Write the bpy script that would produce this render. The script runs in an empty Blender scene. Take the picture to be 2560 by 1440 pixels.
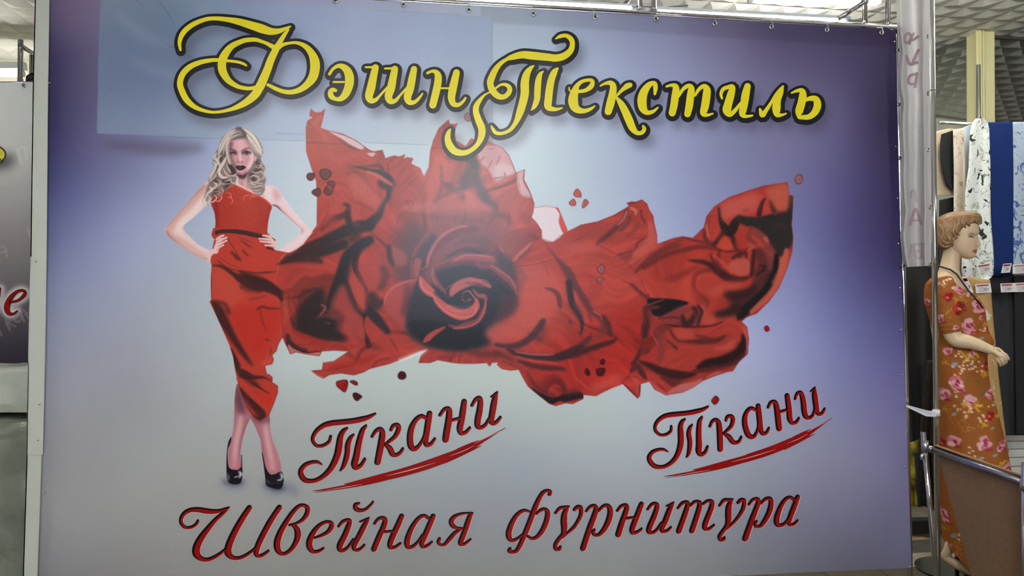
import bpy, bmesh, math, random
import numpy as np
from mathutils import Vector, Matrix
random.seed(7); RNG = np.random.default_rng(7)
SC = bpy.context.scene
COL = SC.collection
# ------------------------------------------------------------------ camera
F = 1900.0                       # focal length in pixels of a 2560 x 1440 frame
CAM_H, CAM_D = 1.36, 3.25        # eye height, distance to the banner along the axis
YAW, PITCH, ROLL = math.atan(0.147), math.radians(0.9), 0.0056
_f = Vector((math.sin(YAW)*math.cos(PITCH), math.cos(YAW)*math.cos(PITCH), math.sin(PITCH)))
_r0 = Vector((math.cos(YAW), -math.sin(YAW), 0)); _u0 = _r0.cross(_f)
_r = _r0*math.cos(ROLL) + _u0*math.sin(ROLL)
_u = _u0*math.cos(ROLL) - _r0*math.sin(ROLL)
CAM = Vector((0, -CAM_D*math.cos(YAW)*math.cos(PITCH), CAM_H))
cam_data = bpy.data.cameras.new('camera'); cam = bpy.data.objects.new('camera', cam_data)
COL.objects.link(cam); SC.camera = cam
cam_data.sensor_width = 36.0; cam_data.lens = 36.0*F/2560.0
cam_data.clip_start = 0.05; cam_data.clip_end = 100
cam.matrix_world = Matrix(((_r.x,_u.x,-_f.x,CAM.x),(_r.y,_u.y,-_f.y,CAM.y),(_r.z,_u.z,-_f.z,CAM.z),(0,0,0,1)))
# ------------------------------------------------------------------ world, exposure
w = bpy.data.worlds.new('world'); SC.world = w; w.use_nodes = True
w.node_tree.nodes['Background'].inputs[0].default_value = (0.78, 0.84, 0.9, 1)
w.node_tree.nodes['Background'].inputs[1].default_value = 0.25
SC.view_settings.view_transform = 'Standard'; SC.view_settings.look = 'None'
SC.view_settings.gamma = 1.0; SC.view_settings.use_curve_mapping = False
SC.view_settings.exposure = 1.90
SC.cycles.max_bounces = 5; SC.cycles.diffuse_bounces = 3; SC.cycles.glossy_bounces = 3; SC.cycles.caustics_reflective = False; SC.cycles.caustics_refractive = False
SC.cycles.use_adaptive_sampling = True; SC.cycles.adaptive_threshold = 0.035; SC.cycles.use_denoising = True
LAMP = 26.0                      # radiance of every fluorescent tube in the hall
PRINT_K = 0.80                   # paper white of the printed sheets: print tone / PRINT_K = reflectance
# ------------------------------------------------------------------ geometry of the view: pixel of the photograph -> point of the place
def rayd(px, py):
    return _f + _r*((px-1280.0)/F) + _u*((720.0-py)/F)
def P(px, py, Y=0.0):            # on the vertical plane y = Y
    d = rayd(px, py); t = (Y-CAM.y)/d.y
    return CAM + d*t
def PX(px, py, X):               # on the vertical plane x = X
    d = rayd(px, py); return CAM + d*((X-CAM.x)/d.x)
def PZ(px, py, Z=0.0):
    d = rayd(px, py); return CAM + d*((Z-CAM.z)/d.z)
def Parr(xy, Y=0.0):
    xy = np.asarray(xy, float)
    a = (xy[:,0]-1280.0)/F; b = (720.0-xy[:,1])/F
    d = np.outer(np.ones(len(xy)), np.array(_f)) + np.outer(a, np.array(_r)) + np.outer(b, np.array(_u))
    t = (Y-CAM.y)/d[:,1]
    return np.array(CAM)[None,:] + d*t[:,None]
def PROJ(co):                    # points (n,3) -> pixels
    v = np.asarray(co, float) - np.array(CAM)[None,:]
    z = v@np.array(_f); return np.stack([1280+F*(v@np.array(_r))/z, 720-F*(v@np.array(_u))/z], 1)
# ------------------------------------------------------------------ helpers: tags and meshes
def tag(o, label=None, cat=None, group=None, kind=None):
    if label: o['label'] = label
    if cat: o['category'] = cat
    if group: o['group'] = group
    if kind: o['kind'] = kind
    return o
def empty(name, loc, label, cat, group=None):
    o = bpy.data.objects.new(name, None); COL.objects.link(o); o.location = loc
    o.empty_display_size = 0.05
    return tag(o, label, cat, group)
def link(name, me, mat=None, parent=None, smooth=False):
    o = bpy.data.objects.new(name, me); COL.objects.link(o)
    if mat is not None and not me.materials: me.materials.append(mat)
    if smooth:
        me.polygons.foreach_set('use_smooth', [True]*len(me.polygons))
    if parent is not None:
        o.parent = parent; o.location = -Vector(parent.location) if parent.parent is None else -Vector(parent.location)-Vector(parent.parent.location)
    return o
def reparent_local(o, parent, world_loc):
    o.parent = parent; off = Vector((0,0,0)); q = parent
    while q is not None: off += Vector(q.location); q = q.parent
    o.location = Vector(world_loc)-off
    return o
class MB:                        # collects shapes into one mesh
    def __init__(s): s.v=[]; s.f=[]
    def add(s, vs, fs):
        b=len(s.v); s.v += [tuple(x) for x in vs]; s.f += [tuple(i+b for i in f) for f in fs]; return s
    def box(s, lo, hi):
        x0,y0,z0=lo; x1,y1,z1=hi
        return s.add([(x0,y0,z0),(x1,y0,z0),(x1,y1,z0),(x0,y1,z0),(x0,y0,z1),(x1,y0,z1),(x1,y1,z1),(x0,y1,z1)],
              [(0,3,2,1),(4,5,6,7),(0,1,5,4),(1,2,6,5),(2,3,7,6),(3,0,4,7)])
    def tube(s, pts, rad, n=14, caps=True, flat=None):
        pts=[Vector(p) for p in pts]; m=len(pts)
        rad = list(rad) if hasattr(rad,'__len__') else [rad]*m
        rings=[]; prev=None
        for i,p in enumerate(pts):
            t=(pts[min(i+1,m-1)]-pts[max(i-1,0)]); t.normalize()
            if prev is None:
                a=Vector((0,0,1)) if abs(t.z)<0.9 else Vector((0,1,0))
                u=t.cross(a).normalized()
            else:
                u=(prev-t*prev.dot(t)); u = u.normalized() if u.length>1e-6 else t.orthogonal().normalized()
            prev=u; v=t.cross(u)
            k = 1.0 if flat is None else flat
            rings.append([p+u*(rad[i]*math.cos(2*math.pi*j/n))+v*(k*rad[i]*math.sin(2*math.pi*j/n)) for j in range(n)])
        vs=[q for r in rings for q in r]; fs=[]
        for i in range(m-1):
            for j in range(n):
                a=i*n+j; b=i*n+(j+1)%n; fs.append((a,b,b+n,a+n))
        if caps:
            fs.append(tuple(range(n-1,-1,-1))); fs.append(tuple((m-1)*n+j for j in range(n)))
        return s.add(vs,fs)
    def ring(s, c, nrm, R, r, n=24, k=8):
        c=Vector(c); nrm=Vector(nrm).normalized(); a=nrm.orthogonal().normalized(); b=nrm.cross(a)
        vs=[]; fs=[]
        for i in range(n):
            t=2*math.pi*i/n; d=a*math.cos(t)+b*math.sin(t)
            for j in range(k):
                q=2*math.pi*j/k; vs.append(c+d*(R+r*math.cos(q))+nrm*(r*math.sin(q)))
        for i in range(n):
            for j in range(k):
                fs.append((i*k+j, ((i+1)%n)*k+j, ((i+1)%n)*k+(j+1)%k, i*k+(j+1)%k))
        return s.add(vs,fs)
    def ball(s, c, r, n=14, m=8):
        c=Vector(c); r = Vector((r,r,r)) if not hasattr(r,'__len__') else Vector(r); vs=[]; fs=[]
        for i in range(m+1):
            t=math.pi*i/m
            for j in range(n):
                q=2*math.pi*j/n; vs.append((c.x+r.x*math.sin(t)*math.cos(q), c.y+r.y*math.sin(t)*math.sin(q), c.z+r.z*math.cos(t)))
        for i in range(m):
            for j in range(n):
                fs.append((i*n+j,(i+1)*n+j,(i+1)*n+(j+1)%n,i*n+(j+1)%n))
        return s.add(vs,fs)
    def prism(s, pts, off):      # polygon given in 3-D, extruded by off
        pts=[Vector(p) for p in pts]; off=Vector(off); n=len(pts)
        vs=pts+[p+off for p in pts]
        fs=[tuple(range(n)), tuple(range(2*n-1,n-1,-1))]+[(i,i+n,(i+1)%n+n,(i+1)%n) for i in range(n)]
        return s.add(vs,fs)
    def mesh(s, name):
        me=bpy.data.meshes.new(name); me.from_pydata(s.v,[],s.f); me.update(); return me
    def build(s, name, mat, parent=None, smooth=False, bevel=0):
        me=s.mesh(name)
        bm=bmesh.new(); bm.from_mesh(me); bmesh.ops.recalc_face_normals(bm, faces=bm.faces)
        if bevel: bmesh.ops.bevel(bm, geom=bm.edges[:], offset=bevel, segments=2, affect='EDGES', profile=0.6)
        bm.to_mesh(me); bm.free()
        return link(name, me, mat, parent, smooth)
# ------------------------------------------------------------------ materials
def lin(c):
    c=np.asarray(c,float)/255.0
    return np.where(c<=0.04045, c/12.92, ((c+0.055)/1.055)**2.4)
def mat(name, rgb=(128,128,128), rough=0.5, metal=0.0, spec=0.5, noise=0.0, nscale=20.0, bump=0.0, bscale=60.0, emit=None, estr=0.0, trans=0.0, sheen=0.0, coat=0.0):
    m=bpy.data.materials.new(name); m.use_nodes=True; nt=m.node_tree; b=nt.nodes['Principled BSDF']
    c=tuple(lin(rgb))+(1,)
    b.inputs['Base Color'].default_value=c; b.inputs['Roughness'].default_value=rough
    b.inputs['Metallic'].default_value=metal; b.inputs['Specular IOR Level'].default_value=spec
    b.inputs['Sheen Weight'].default_value=sheen; b.inputs['Coat Weight'].default_value=coat
    if noise or bump: tc=nt.nodes.new('ShaderNodeTexCoord')
    if noise:
        n=nt.nodes.new('ShaderNodeTexNoise'); n.inputs['Scale'].default_value=nscale; n.inputs['Detail'].default_value=5
        nt.links.new(tc.outputs['Object'], n.inputs['Vector'])
        r=nt.nodes.new('ShaderNodeValToRGB'); r.color_ramp.elements[0].position=0.3; r.color_ramp.elements[1].position=0.7
        r.color_ramp.elements[0].color=tuple(np.clip(np.array(c[:3])*(1-noise),0,1))+(1,); r.color_ramp.elements[1].color=tuple(np.clip(np.array(c[:3])*(1+noise),0,1))+(1,)
        nt.links.new(n.outputs['Fac'], r.inputs['Fac']); nt.links.new(r.outputs['Color'], b.inputs['Base Color'])
    if bump:
        n=nt.nodes.new('ShaderNodeTexNoise'); n.inputs['Scale'].default_value=bscale; n.inputs['Detail'].default_value=4
        nt.links.new(tc.outputs['Object'], n.inputs['Vector'])
        k=nt.nodes.new('ShaderNodeBump'); k.inputs['Strength'].default_value=bump; k.inputs['Distance'].default_value=0.01
        nt.links.new(n.outputs['Fac'], k.inputs['Height']); nt.links.new(k.outputs['Normal'], b.inputs['Normal'])
    if emit is not None:
        b.inputs['Emission Color'].default_value=tuple(lin(emit))+(1,); b.inputs['Emission Strength'].default_value=estr
    if trans:
        t=nt.nodes.new('ShaderNodeBsdfTranslucent'); t.inputs[0].default_value=c; mx=nt.nodes.new('ShaderNodeMixShader'); mx.inputs[0].default_value=trans
        nt.links.new(b.outputs[0], mx.inputs[1]); nt.links.new(t.outputs[0], mx.inputs[2]); nt.links.new(mx.outputs[0], nt.nodes['Material Output'].inputs[0])
    return m
def print_mat(name, rough=0.4, spec=0.45, streak=0.05):
    m=bpy.data.materials.new(name); m.use_nodes=True; nt=m.node_tree; b=nt.nodes['Principled BSDF']
    a=nt.nodes.new('ShaderNodeAttribute'); a.attribute_name='Col'
    tc=nt.nodes.new('ShaderNodeTexCoord'); mp=nt.nodes.new('ShaderNodeMapping'); mp.inputs['Scale'].default_value=(3,3,90)
    n=nt.nodes.new('ShaderNodeTexNoise'); n.inputs['Scale'].default_value=2.0; n.inputs['Detail'].default_value=4
    nt.links.new(tc.outputs['Object'], mp.inputs['Vector']); nt.links.new(mp.outputs['Vector'], n.inputs['Vector'])
    mr=nt.nodes.new('ShaderNodeMapRange'); mr.inputs['To Min'].default_value=1-streak; mr.inputs['To Max'].default_value=1+streak
    nt.links.new(n.outputs['Fac'], mr.inputs['Value'])
    mx=nt.nodes.new('ShaderNodeVectorMath'); mx.operation='SCALE'
    nt.links.new(a.outputs['Color'], mx.inputs[0]); nt.links.new(mr.outputs['Result'], mx.inputs['Scale'])
    nt.links.new(mx.outputs['Vector'], b.inputs['Base Color'])
    b.inputs['Roughness'].default_value=rough; b.inputs['Specular IOR Level'].default_value=spec
    return m
M_CHROME = mat('chrome', (215,215,218), 0.09, 1.0)
M_STEEL = mat('brushed_steel', (190,192,198), 0.28, 1.0, bump=0.05, bscale=200)
M_TUBE = mat('lit_tube', (255,255,255), 0.5, emit=(255,250,240), estr=LAMP)
M_HOUS = mat('lamp_housing', (225,232,232), 0.4)
M_BLACKP = mat('black_plastic', (22,22,24), 0.45)
M_WHITEP = mat('white_plastic', (225,225,222), 0.4)
# ------------------------------------------------------------------ flat print: strokes and fields rasterised to vertex colours
def cr(pts, sub=8, closed=False):
    p=np.asarray(pts,float); n=len(p)
    if n<3 and not closed:
        t=np.linspace(0,1,sub+1)[:,None]; return p[0]*(1-t)+p[-1]*t
    if closed: q=np.concatenate([p[-1:],p,p[:2]])
    else: q=np.concatenate([2*p[:1]-p[1:2],p,2*p[-1:]-p[-2:-1]])
    t=np.linspace(0,1,sub,endpoint=False)[:,None]; out=[]
    for i in range(1,len(q)-2):
        a,b,c,d=q[i-1],q[i],q[i+1],q[i+2]
        out.append(0.5*((2*b)+(-a+c)*t+(2*a-5*b+4*c-d)*t*t+(-a+3*b-3*c+d)*t**3))
    if not closed: out.append(p[-1:])
    return np.concatenate(out)
def X(C, pts):                   # crop (ox, oy, scale) coordinates -> photograph pixels
    ox,oy,s=C; out=[]
    for p in pts: out.append((ox+p[0]/s, oy+p[1]/s)+tuple(q/s for q in p[2:]))
    return out
def boxblur(a, r):
    if r<1: return a
    k=2*r+1
    for ax in (0,1):
        pad=[(0,0),(0,0)]; pad[ax]=(r+1,r)
        c=np.cumsum(np.pad(a,pad,mode='edge'),axis=ax)
        n=a.shape[ax]
        a=(np.take(c,range(k,k+n),axis=ax)-np.take(c,range(0,n),axis=ax))/k
    return a
def gblur(a, s):
    if s<=0.3: return a
    if s<1.2:
        k=np.exp(-0.5*(np.arange(-3,4)/s)**2); k/=k.sum()
        for ax in (0,1):
            pad=[(0,0),(0,0)]; pad[ax]=(3,3); q=np.pad(a,pad,mode='edge'); n=a.shape[ax]
            a=sum(k[i]*np.take(q,range(i,i+n),axis=ax) for i in range(7))
        return a
    r=max(1,int(round(math.sqrt(s*s*12/3+1)/2-0.5)))
    for _ in range(3): a=boxblur(a,r)
    return a
class Canvas:
    def __init__(s, x0,y0,x1,y1,step):
        s.x0,s.y0,s.step=x0,y0,step; s.W=int((x1-x0)/step)+1; s.H=int((y1-y0)/step)+1
        s.rgb=np.zeros((s.H,s.W,3)); s.cov=np.zeros((s.H,s.W))
    def grid(s):
        return np.meshgrid(s.x0+np.arange(s.W)*s.step, s.y0+np.arange(s.H)*s.step)
    def win(s, pts, m):
        p=(np.asarray(pts)[:,:2]-[s.x0,s.y0])/s.step
        i0=max(0,int(p[:,0].min()-m)); i1=min(s.W,int(p[:,0].max()+m)+2); j0=max(0,int(p[:,1].min()-m)); j1=min(s.H,int(p[:,1].max()+m)+2)
        return p,i0,i1,j0,j1
    def put(s, msk, i0,j0, col, a, clip, cov):
        h,w_=msk.shape
        if clip is not None: msk=msk*clip[j0:j0+h,i0:i0+w_]
        v=s.rgb[j0:j0+h,i0:i0+w_]; m=(msk*a)[...,None]
        v[...]=v*(1-m)+np.asarray(col,float)*m
        if cov: s.cov[j0:j0+h,i0:i0+w_]=np.maximum(s.cov[j0:j0+h,i0:i0+w_], msk)
    def polymask(s, pts, blur=0, smooth=True):
        q=cr(pts,6,True) if smooth else np.asarray(pts,float)
        b=blur/s.step; p,i0,i1,j0,j1=s.win(q,3*b+2)
        if i1<=i0 or j1<=j0: return None
        S=3; w_,h=(i1-i0)*S,(j1-j0)*S
        x=(p[:,0]-i0+0.5)*S; y=(p[:,1]-j0+0.5)*S
        acc=np.zeros((h,w_+1),np.int32)
        x2=np.roll(x,-1); y2=np.roll(y,-1)
        for a0,b0,a1,b1 in zip(x,y,x2,y2):
            if b0==b1: continue
            lo,hi=(b0,b1) if b0<b1 else (b1,b0)
            r0=max(0,int(math.ceil(lo-0.5))); r1=min(h-1,int(math.ceil(hi-0.5))-1)
            if r1<r0: continue
            rr=np.arange(r0,r1+1); xc=a0+(rr+0.5-b0)*(a1-a0)/(b1-b0)
            np.add.at(acc,(rr,np.clip(np.ceil(xc-0.5),0,w_).astype(int)),1)
        m=(np.cumsum(acc,1)[:,:w_]&1).astype(float).reshape(h//S,S,w_//S,S).mean((1,3))
        return gblur(m,b),i0,j0
    def fill(s, pts, col, blur=0, a=1.0, clip=None, smooth=True, cov=False):
        r=s.polymask(pts,blur,smooth)
        if r: s.put(r[0],r[1],r[2],col,a,clip,cov)
    def mask(s, pts, blur=0, smooth=True):
        f=np.zeros((s.H,s.W)); r=s.polymask(pts,blur,smooth)
        if r:
            m,i0,j0=r; f[j0:j0+m.shape[0],i0:i0+m.shape[1]]=m
        return f
    def strokemask(s, pts, blur=0, smooth=True):
        q=np.asarray(pts,float)
        if smooth: q=cr(q,8)
        d=np.hypot(*np.diff(q[:,:2],axis=0).T); L=np.concatenate([[0],np.cumsum(d)])
        n=max(2,int(L[-1]/(0.45*s.step))); t=np.linspace(0,L[-1],n)
        q=np.stack([np.interp(t,L,q[:,k]) for k in range(3)],1)
        b=blur/s.step; rm=q[:,2].max()/2/s.step
        p,i0,i1,j0,j1=s.win(q,3*b+rm+2)
        if i1<=i0 or j1<=j0: return None
        m=np.zeros((j1-j0,i1-i0))
        for (x,y),r in zip(p,np.maximum(q[:,2]/2/s.step,0.25)):
            a0=max(i0,int(x-r-1)); a1=min(i1,int(x+r+2)+1); b0=max(j0,int(y-r-1)); b1=min(j1,int(y+r+2)+1)
            if a1<=a0 or b1<=b0: continue
            xx=np.arange(a0,a1)[None,:]-x; yy=np.arange(b0,b1)[:,None]-y
            v=m[b0-j0:b1-j0,a0-i0:a1-i0]
            np.maximum(v, np.clip(r+0.5-np.sqrt(xx*xx+yy*yy),0,1)*min(1,2*r), out=v)
        return gblur(m,b),i0,j0
    def stroke(s, pts, col, blur=0, a=1.0, clip=None, cov=False, smooth=True):
        r=s.strokemask(pts,blur,smooth)
        if r: s.put(r[0],r[1],r[2],col,a,clip,cov)
    def sample(s, px):
        i=np.clip((px[:,0]-s.x0)/s.step,0,s.W-1.001); j=np.clip((px[:,1]-s.y0)/s.step,0,s.H-1.001)
        i0=i.astype(int); j0=j.astype(int); fi=(i-i0)[:,None]; fj=(j-j0)[:,None]
        return (s.rgb[j0,i0]*(1-fi)+s.rgb[j0,i0+1]*fi)*(1-fj)+(s.rgb[j0+1,i0]*(1-fi)+s.rgb[j0+1,i0+1]*fi)*fj
def setcol(me, srgb, k=None):
    k = PRINT_K if k is None else k
    c=np.ones((len(me.vertices),4),np.float32); c[:,:3]=np.clip(lin(np.clip(srgb,0,255))/k,0,0.95)
    at=me.color_attributes.new('Col','FLOAT_COLOR','POINT'); at.data.foreach_set('color',c.ravel())
def gridmesh(name, co, nx, ny, keep=None):
    idx=np.arange(nx*ny).reshape(ny,nx)
    q=np.stack([idx[:-1,:-1],idx[1:,:-1],idx[1:,1:],idx[:-1,1:]],-1).reshape(-1,4)
    if keep is not None:
        q=q[keep.reshape(-1)]; used=np.unique(q); mp=np.full(nx*ny,-1); mp[used]=np.arange(len(used)); q=mp[q]; co=co[used]
    else: used=np.arange(nx*ny)
    me=bpy.data.meshes.new(name); me.vertices.add(len(co)); me.vertices.foreach_set('co',np.ascontiguousarray(co,np.float32).ravel())
    me.loops.add(len(q)*4); me.loops.foreach_set('vertex_index',q.ravel().astype(np.int32))
    me.polygons.add(len(q)); me.polygons.foreach_set('loop_start',np.arange(0,len(q)*4,4,dtype=np.int32))
    try: me.polygons.foreach_set('loop_total',np.full(len(q),4,np.int32))
    except Exception: pass
    me.polygons.foreach_set('use_smooth',np.ones(len(q),bool))
    me.update(calc_edges=True); return me, used
def tps(pts, vals, smooth=0.0):
    p=np.asarray(pts,float)/1000.0; n=len(p)
    d=np.hypot(p[:,None,0]-p[None,:,0],p[:,None,1]-p[None,:,1]); K=np.where(d>0,d*d*np.log(d+1e-12),0)+smooth*np.eye(n)
    A=np.zeros((n+3,n+3)); A[:n,:n]=K; A[:n,n]=1; A[:n,n+1:]=p; A[n,:n]=1; A[n+1:,:n]=p.T
    wv=np.linalg.solve(A,np.concatenate([np.asarray(vals,float),np.zeros((3,np.asarray(vals).shape[1]))]))
    def ev(x,y):
        sh=x.shape; q=np.stack([x.ravel(),y.ravel()],1)/1000.0; out=np.empty((len(q),wv.shape[1]))
        for a in range(0,len(q),20000):
            b=q[a:a+20000]; dd=np.hypot(b[:,None,0]-p[None,:,0],b[:,None,1]-p[None,:,1])
            out[a:a+20000]=np.where(dd>0,dd*dd*np.log(dd+1e-12),0)@wv[:n]+wv[n]+b@wv[n+1:]
        return out.reshape(sh+(wv.shape[1],))
    return ev
# relief of the hanging sheet (metres towards the viewer)
def relief(co):
    x=co[:,0]; z=co[:,2]; zt=2.62
    top=np.clip((z-(zt-0.5))/0.5,0,1)**2
    h=0.006*top*np.sin(2*math.pi*x/0.30+0.6)
    h+=0.006*np.sin(1.7*x+0.9*z+0.5)*np.sin(1.1*z+0.3)+0.003*np.sin(4.3*x-2.1*z)*np.sin(2.2*z)
    for cx,cz,ang,L,wd,am in ((-1.55,0.55,0.9,0.9,0.05,0.006),(-1.2,0.35,0.8,0.8,0.06,0.005),(1.9,0.5,-1.1,0.7,0.05,0.004),(-1.75,1.25,1.45,0.8,0.03,0.005),(1.75,2.1,-1.3,0.9,0.06,0.004)):
        u=(x-cx)*math.cos(ang)+(z-cz)*math.sin(ang); v=-(x-cx)*math.sin(ang)+(z-cz)*math.cos(ang)
        h+=am*np.exp(-(v/wd)**2)*np.exp(-(u/L)**2)
    return h
def onbanner(xy, off):           # photograph pixels -> points on the sheet, off metres proud of it
    return Parr(xy,-relief(Parr(xy,0.0))-off)
def ribbons(strokes, dw=0.0, kw=1.0, dx=0.0, dy=0.0, off=0.001, seg=6, place=None):
    V=[];Fc=[]; nb=0
    place = place or (lambda xy: onbanner(xy,off))
    for st in strokes:
        q=cr(np.asarray(st,float),seg); xy=q[:,:2]+[dx,dy]; hw=np.maximum(q[:,2]*kw+dw,0.6)/2
        t=np.gradient(xy,axis=0); t/=np.maximum(np.hypot(t[:,0],t[:,1]),1e-6)[:,None]; nrm=np.stack([-t[:,1],t[:,0]],1)
        a=xy+nrm*hw[:,None]; b=xy-nrm*hw[:,None]; n=len(xy)
        V.append(np.concatenate([a,b])); Fc+=[(nb+i,nb+n+i,nb+n+i+1,nb+i+1) for i in range(n-1)]; nb+=2*n
        for e in (0,n-1):        # rounded ends
            ang=np.linspace(0,2*math.pi,12,endpoint=False); V.append(xy[e]+hw[e]*np.stack([np.cos(ang),np.sin(ang)],1)); Fc.append(tuple(range(nb+11,nb-1,-1))); nb+=12
    return place(np.concatenate(V)), Fc
def lettermesh(name, strokes, material, parent, **kw):
    co,fc=ribbons(strokes,**kw); me=bpy.data.meshes.new(name); me.from_pydata([tuple(c) for c in co],[],fc); me.update()
    bm=bmesh.new(); bm.from_mesh(me)
    for f in bm.faces:
        if f.normal.y>0: f.normal_flip()
    bm.to_mesh(me); bm.free()
    return link(name,me,material,parent)
# ------------------------------------------------------------------ the hall: floor, ceiling, walls, mirrors
CEIL=3.25; WX0,WX1,WY0,WY1=-6.0,6.5,-6.5,3.4
M_FLOOR=mat('stone_floor',(120,112,98),0.45,noise=0.25,nscale=9,bump=0.05); M_CREAM=mat('cream_wall',(214,210,190),0.6,noise=0.04,nscale=3); M_COLUMN=mat('cream_column_paint',(214,210,160),0.5,noise=0.04,nscale=6)
M_CEIL=mat('white_ceiling_tile',(226,228,222),0.7,noise=0.03,nscale=12); M_MIRROR=mat('mirror_glass',(214,222,220),0.02,1.0); M_DAY=mat('daylit_window',(200,215,235),0.5,emit=(214,224,244),estr=3.6)
floor=MB().add([(WX0,WY0,0),(WX1,WY0,0),(WX1,WY1,0),(WX0,WY1,0)],[(0,1,2,3)]).build('floor',M_FLOOR); tag(floor,kind='structure')
FT=[mat('floor_tile_%d'%i,c,0.4,noise=0.2,nscale=25,bump=0.04) for i,c in enumerate(((176,168,148),(92,88,84),(170,142,104),(98,96,90),(182,176,158),(88,80,66)))]
tb=MB(); tb.box((-0.148,-0.098,0.001),(0.148,0.098,0.007)); tile_me={}
for i in range(6): tile_me[i]=tb.mesh('floor_tile'); tile_me[i].materials.append(FT[i])
for j in range(16):
    for i in range(6):
        o=bpy.data.objects.new('floor_tile',tile_me[(5 if j<4 else (0,1,2,3,4,1,0,3,2,4,1,0)[j-4])]); COL.objects.link(o); o.parent=floor; o.location=(1.35+i*0.3,-0.35+j*0.2,0)
for j in range(6):
    for i in range(4):
        o=bpy.data.objects.new('floor_tile',tile_me[(i+j*2)%3 if (i+j)%2 else 5]); COL.objects.link(o); o.parent=floor; o.location=(-2.75+i*0.3,-0.3+j*0.2,0)
ceil=MB().add([(WX0,WY0,CEIL+0.02),(WX0,WY1,CEIL+0.02),(WX1,WY1,CEIL+0.02),(WX1,WY0,CEIL+0.02)],[(0,1,2,3)]).build('ceiling',M_CEIL); tag(ceil,kind='structure')
cb=MB(); TS=0.66; n=4; q=TS/n; e=0.0014
for i in range(n):
    for j in range(n):
        x0,y0=-TS/2+i*q,-TS/2+j*q; x1,y1=x0+q,y0+q; a=e if i==0 else 0; b=e if i==n-1 else 0; c_=e if j==0 else 0; d_=e if j==n-1 else 0
        x0+=a; x1-=b; y0+=c_; y1-=d_
        cb.add([(x0,y0,0),(x1,y0,0),(x1,y1,0),(x0,y1,0),((x0+x1)/2-q*0.12,(y0+y1)/2+q*0.1,-0.017)],[(0,4,1),(1,4,2),(2,4,3),(3,4,0)])
ct_me=cb.mesh('ceiling_tile'); ct_me.materials.append(M_CEIL)
for i in range(19):
    for j in range(10):
        o=bpy.data.objects.new('ceiling_tile',ct_me); COL.objects.link(o); o.parent=ceil; o.location=(WX0+0.33+i*TS,-3.3+0.33+j*TS,CEIL)
def wall(name,a,b,material,z0=0.0,z1=CEIL+0.02):
    o=MB().add([(a[0],a[1],z0),(b[0],b[1],z0),(b[0],b[1],z1),(a[0],a[1],z1)],[(0,1,2,3)]).build(name,material); return tag(o,kind='structure')
wall('wall_back',(WX0,WY1),(WX1,WY1),M_CREAM); wall('wall_left',(WX0,WY0),(WX0,WY1),M_CREAM); M_HALL=mat('hall_wall',(112,106,100),0.7,noise=0.1,nscale=2); wall('wall_right',(WX1,WY0),(WX1,WY1),M_HALL); wall('wall_front',(WX0,WY0),(WX1,WY0),M_HALL)
# shop window at the far end of the hall, behind the viewer
wn=MB().box((-0.1,WY0+0.01,1.6),(1.75,WY0+0.04,3.1)).build('window_1',M_DAY); tag(wn,kind='structure')
MB().box((0.80,WY0+0.03,1.6),(0.85,WY0+0.08,3.1)).box((-0.16,WY0+0.03,3.1),(1.81,WY0+0.08,3.17)).box((-0.16,WY0+0.03,1.53),(1.81,WY0+0.08,1.6)).build('window_frame',M_WHITEP,wn)
# mirrored wall with a cream pilaster, right
ck=P(2449,400,1.50); c1=P(2489,400,1.50); by=PX(2416,400,ck.x).y; MY=1.56
m1=MB().box((c1.x-0.005,MY,0),(c1.x+1.6,MY+0.03,CEIL)).build('mirror_panel',M_MIRROR); tag(m1,'tall mirror panel to the right of the cream pillar','mirror','wall mirrors')
lx=P(2300,400,by+0.42); m2=MB().prism([(ck.x+0.004,by,0),(lx.x,by+0.42,0),(lx.x,by+0.42,CEIL),(ck.x+0.004,by,CEIL)],(0.012,0.03,0)).build('mirror_panel',M_MIRROR); tag(m2,'tall mirror panel to the left of the cream pillar','mirror','wall mirrors')
col=empty('wall_pillar',((ck.x+c1.x)/2,1.52,0),'cream painted square pillar with vertical mouldings between the mirrors','pillar')
W_=c1.x-ck.x; M_COL2=M_COLUMN
MB().box((ck.x,1.50,0),(c1.x,by,CEIL)).build('shaft',M_COLUMN,col,bevel=0.008)
for f0,f1,d in ((0.0,0.10,0.012),(0.16,0.24,0.018),(0.30,0.36,0.012)): MB().box((ck.x+W_*f0,1.50-d,0),(ck.x+W_*f1,1.51,CEIL)).build('moulding',M_COLUMN,col,bevel=0.004)
for f0,f1,d in ((0.06,0.14,0.014),(0.2,0.26,0.010)): MB().box((ck.x-d,1.50+(by-1.5)*f0,0),(ck.x+0.01,1.50+(by-1.5)*f1,CEIL)).build('moulding',M_COLUMN,col,bevel=0.003)
tr=MB().box((c1.x-0.02,MY-0.012,CEIL-0.03),(c1.x+1.6,MY,CEIL)).build('trim_1',mat('dark_trim',(70,66,60),0.5)); tag(tr,kind='structure')
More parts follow.
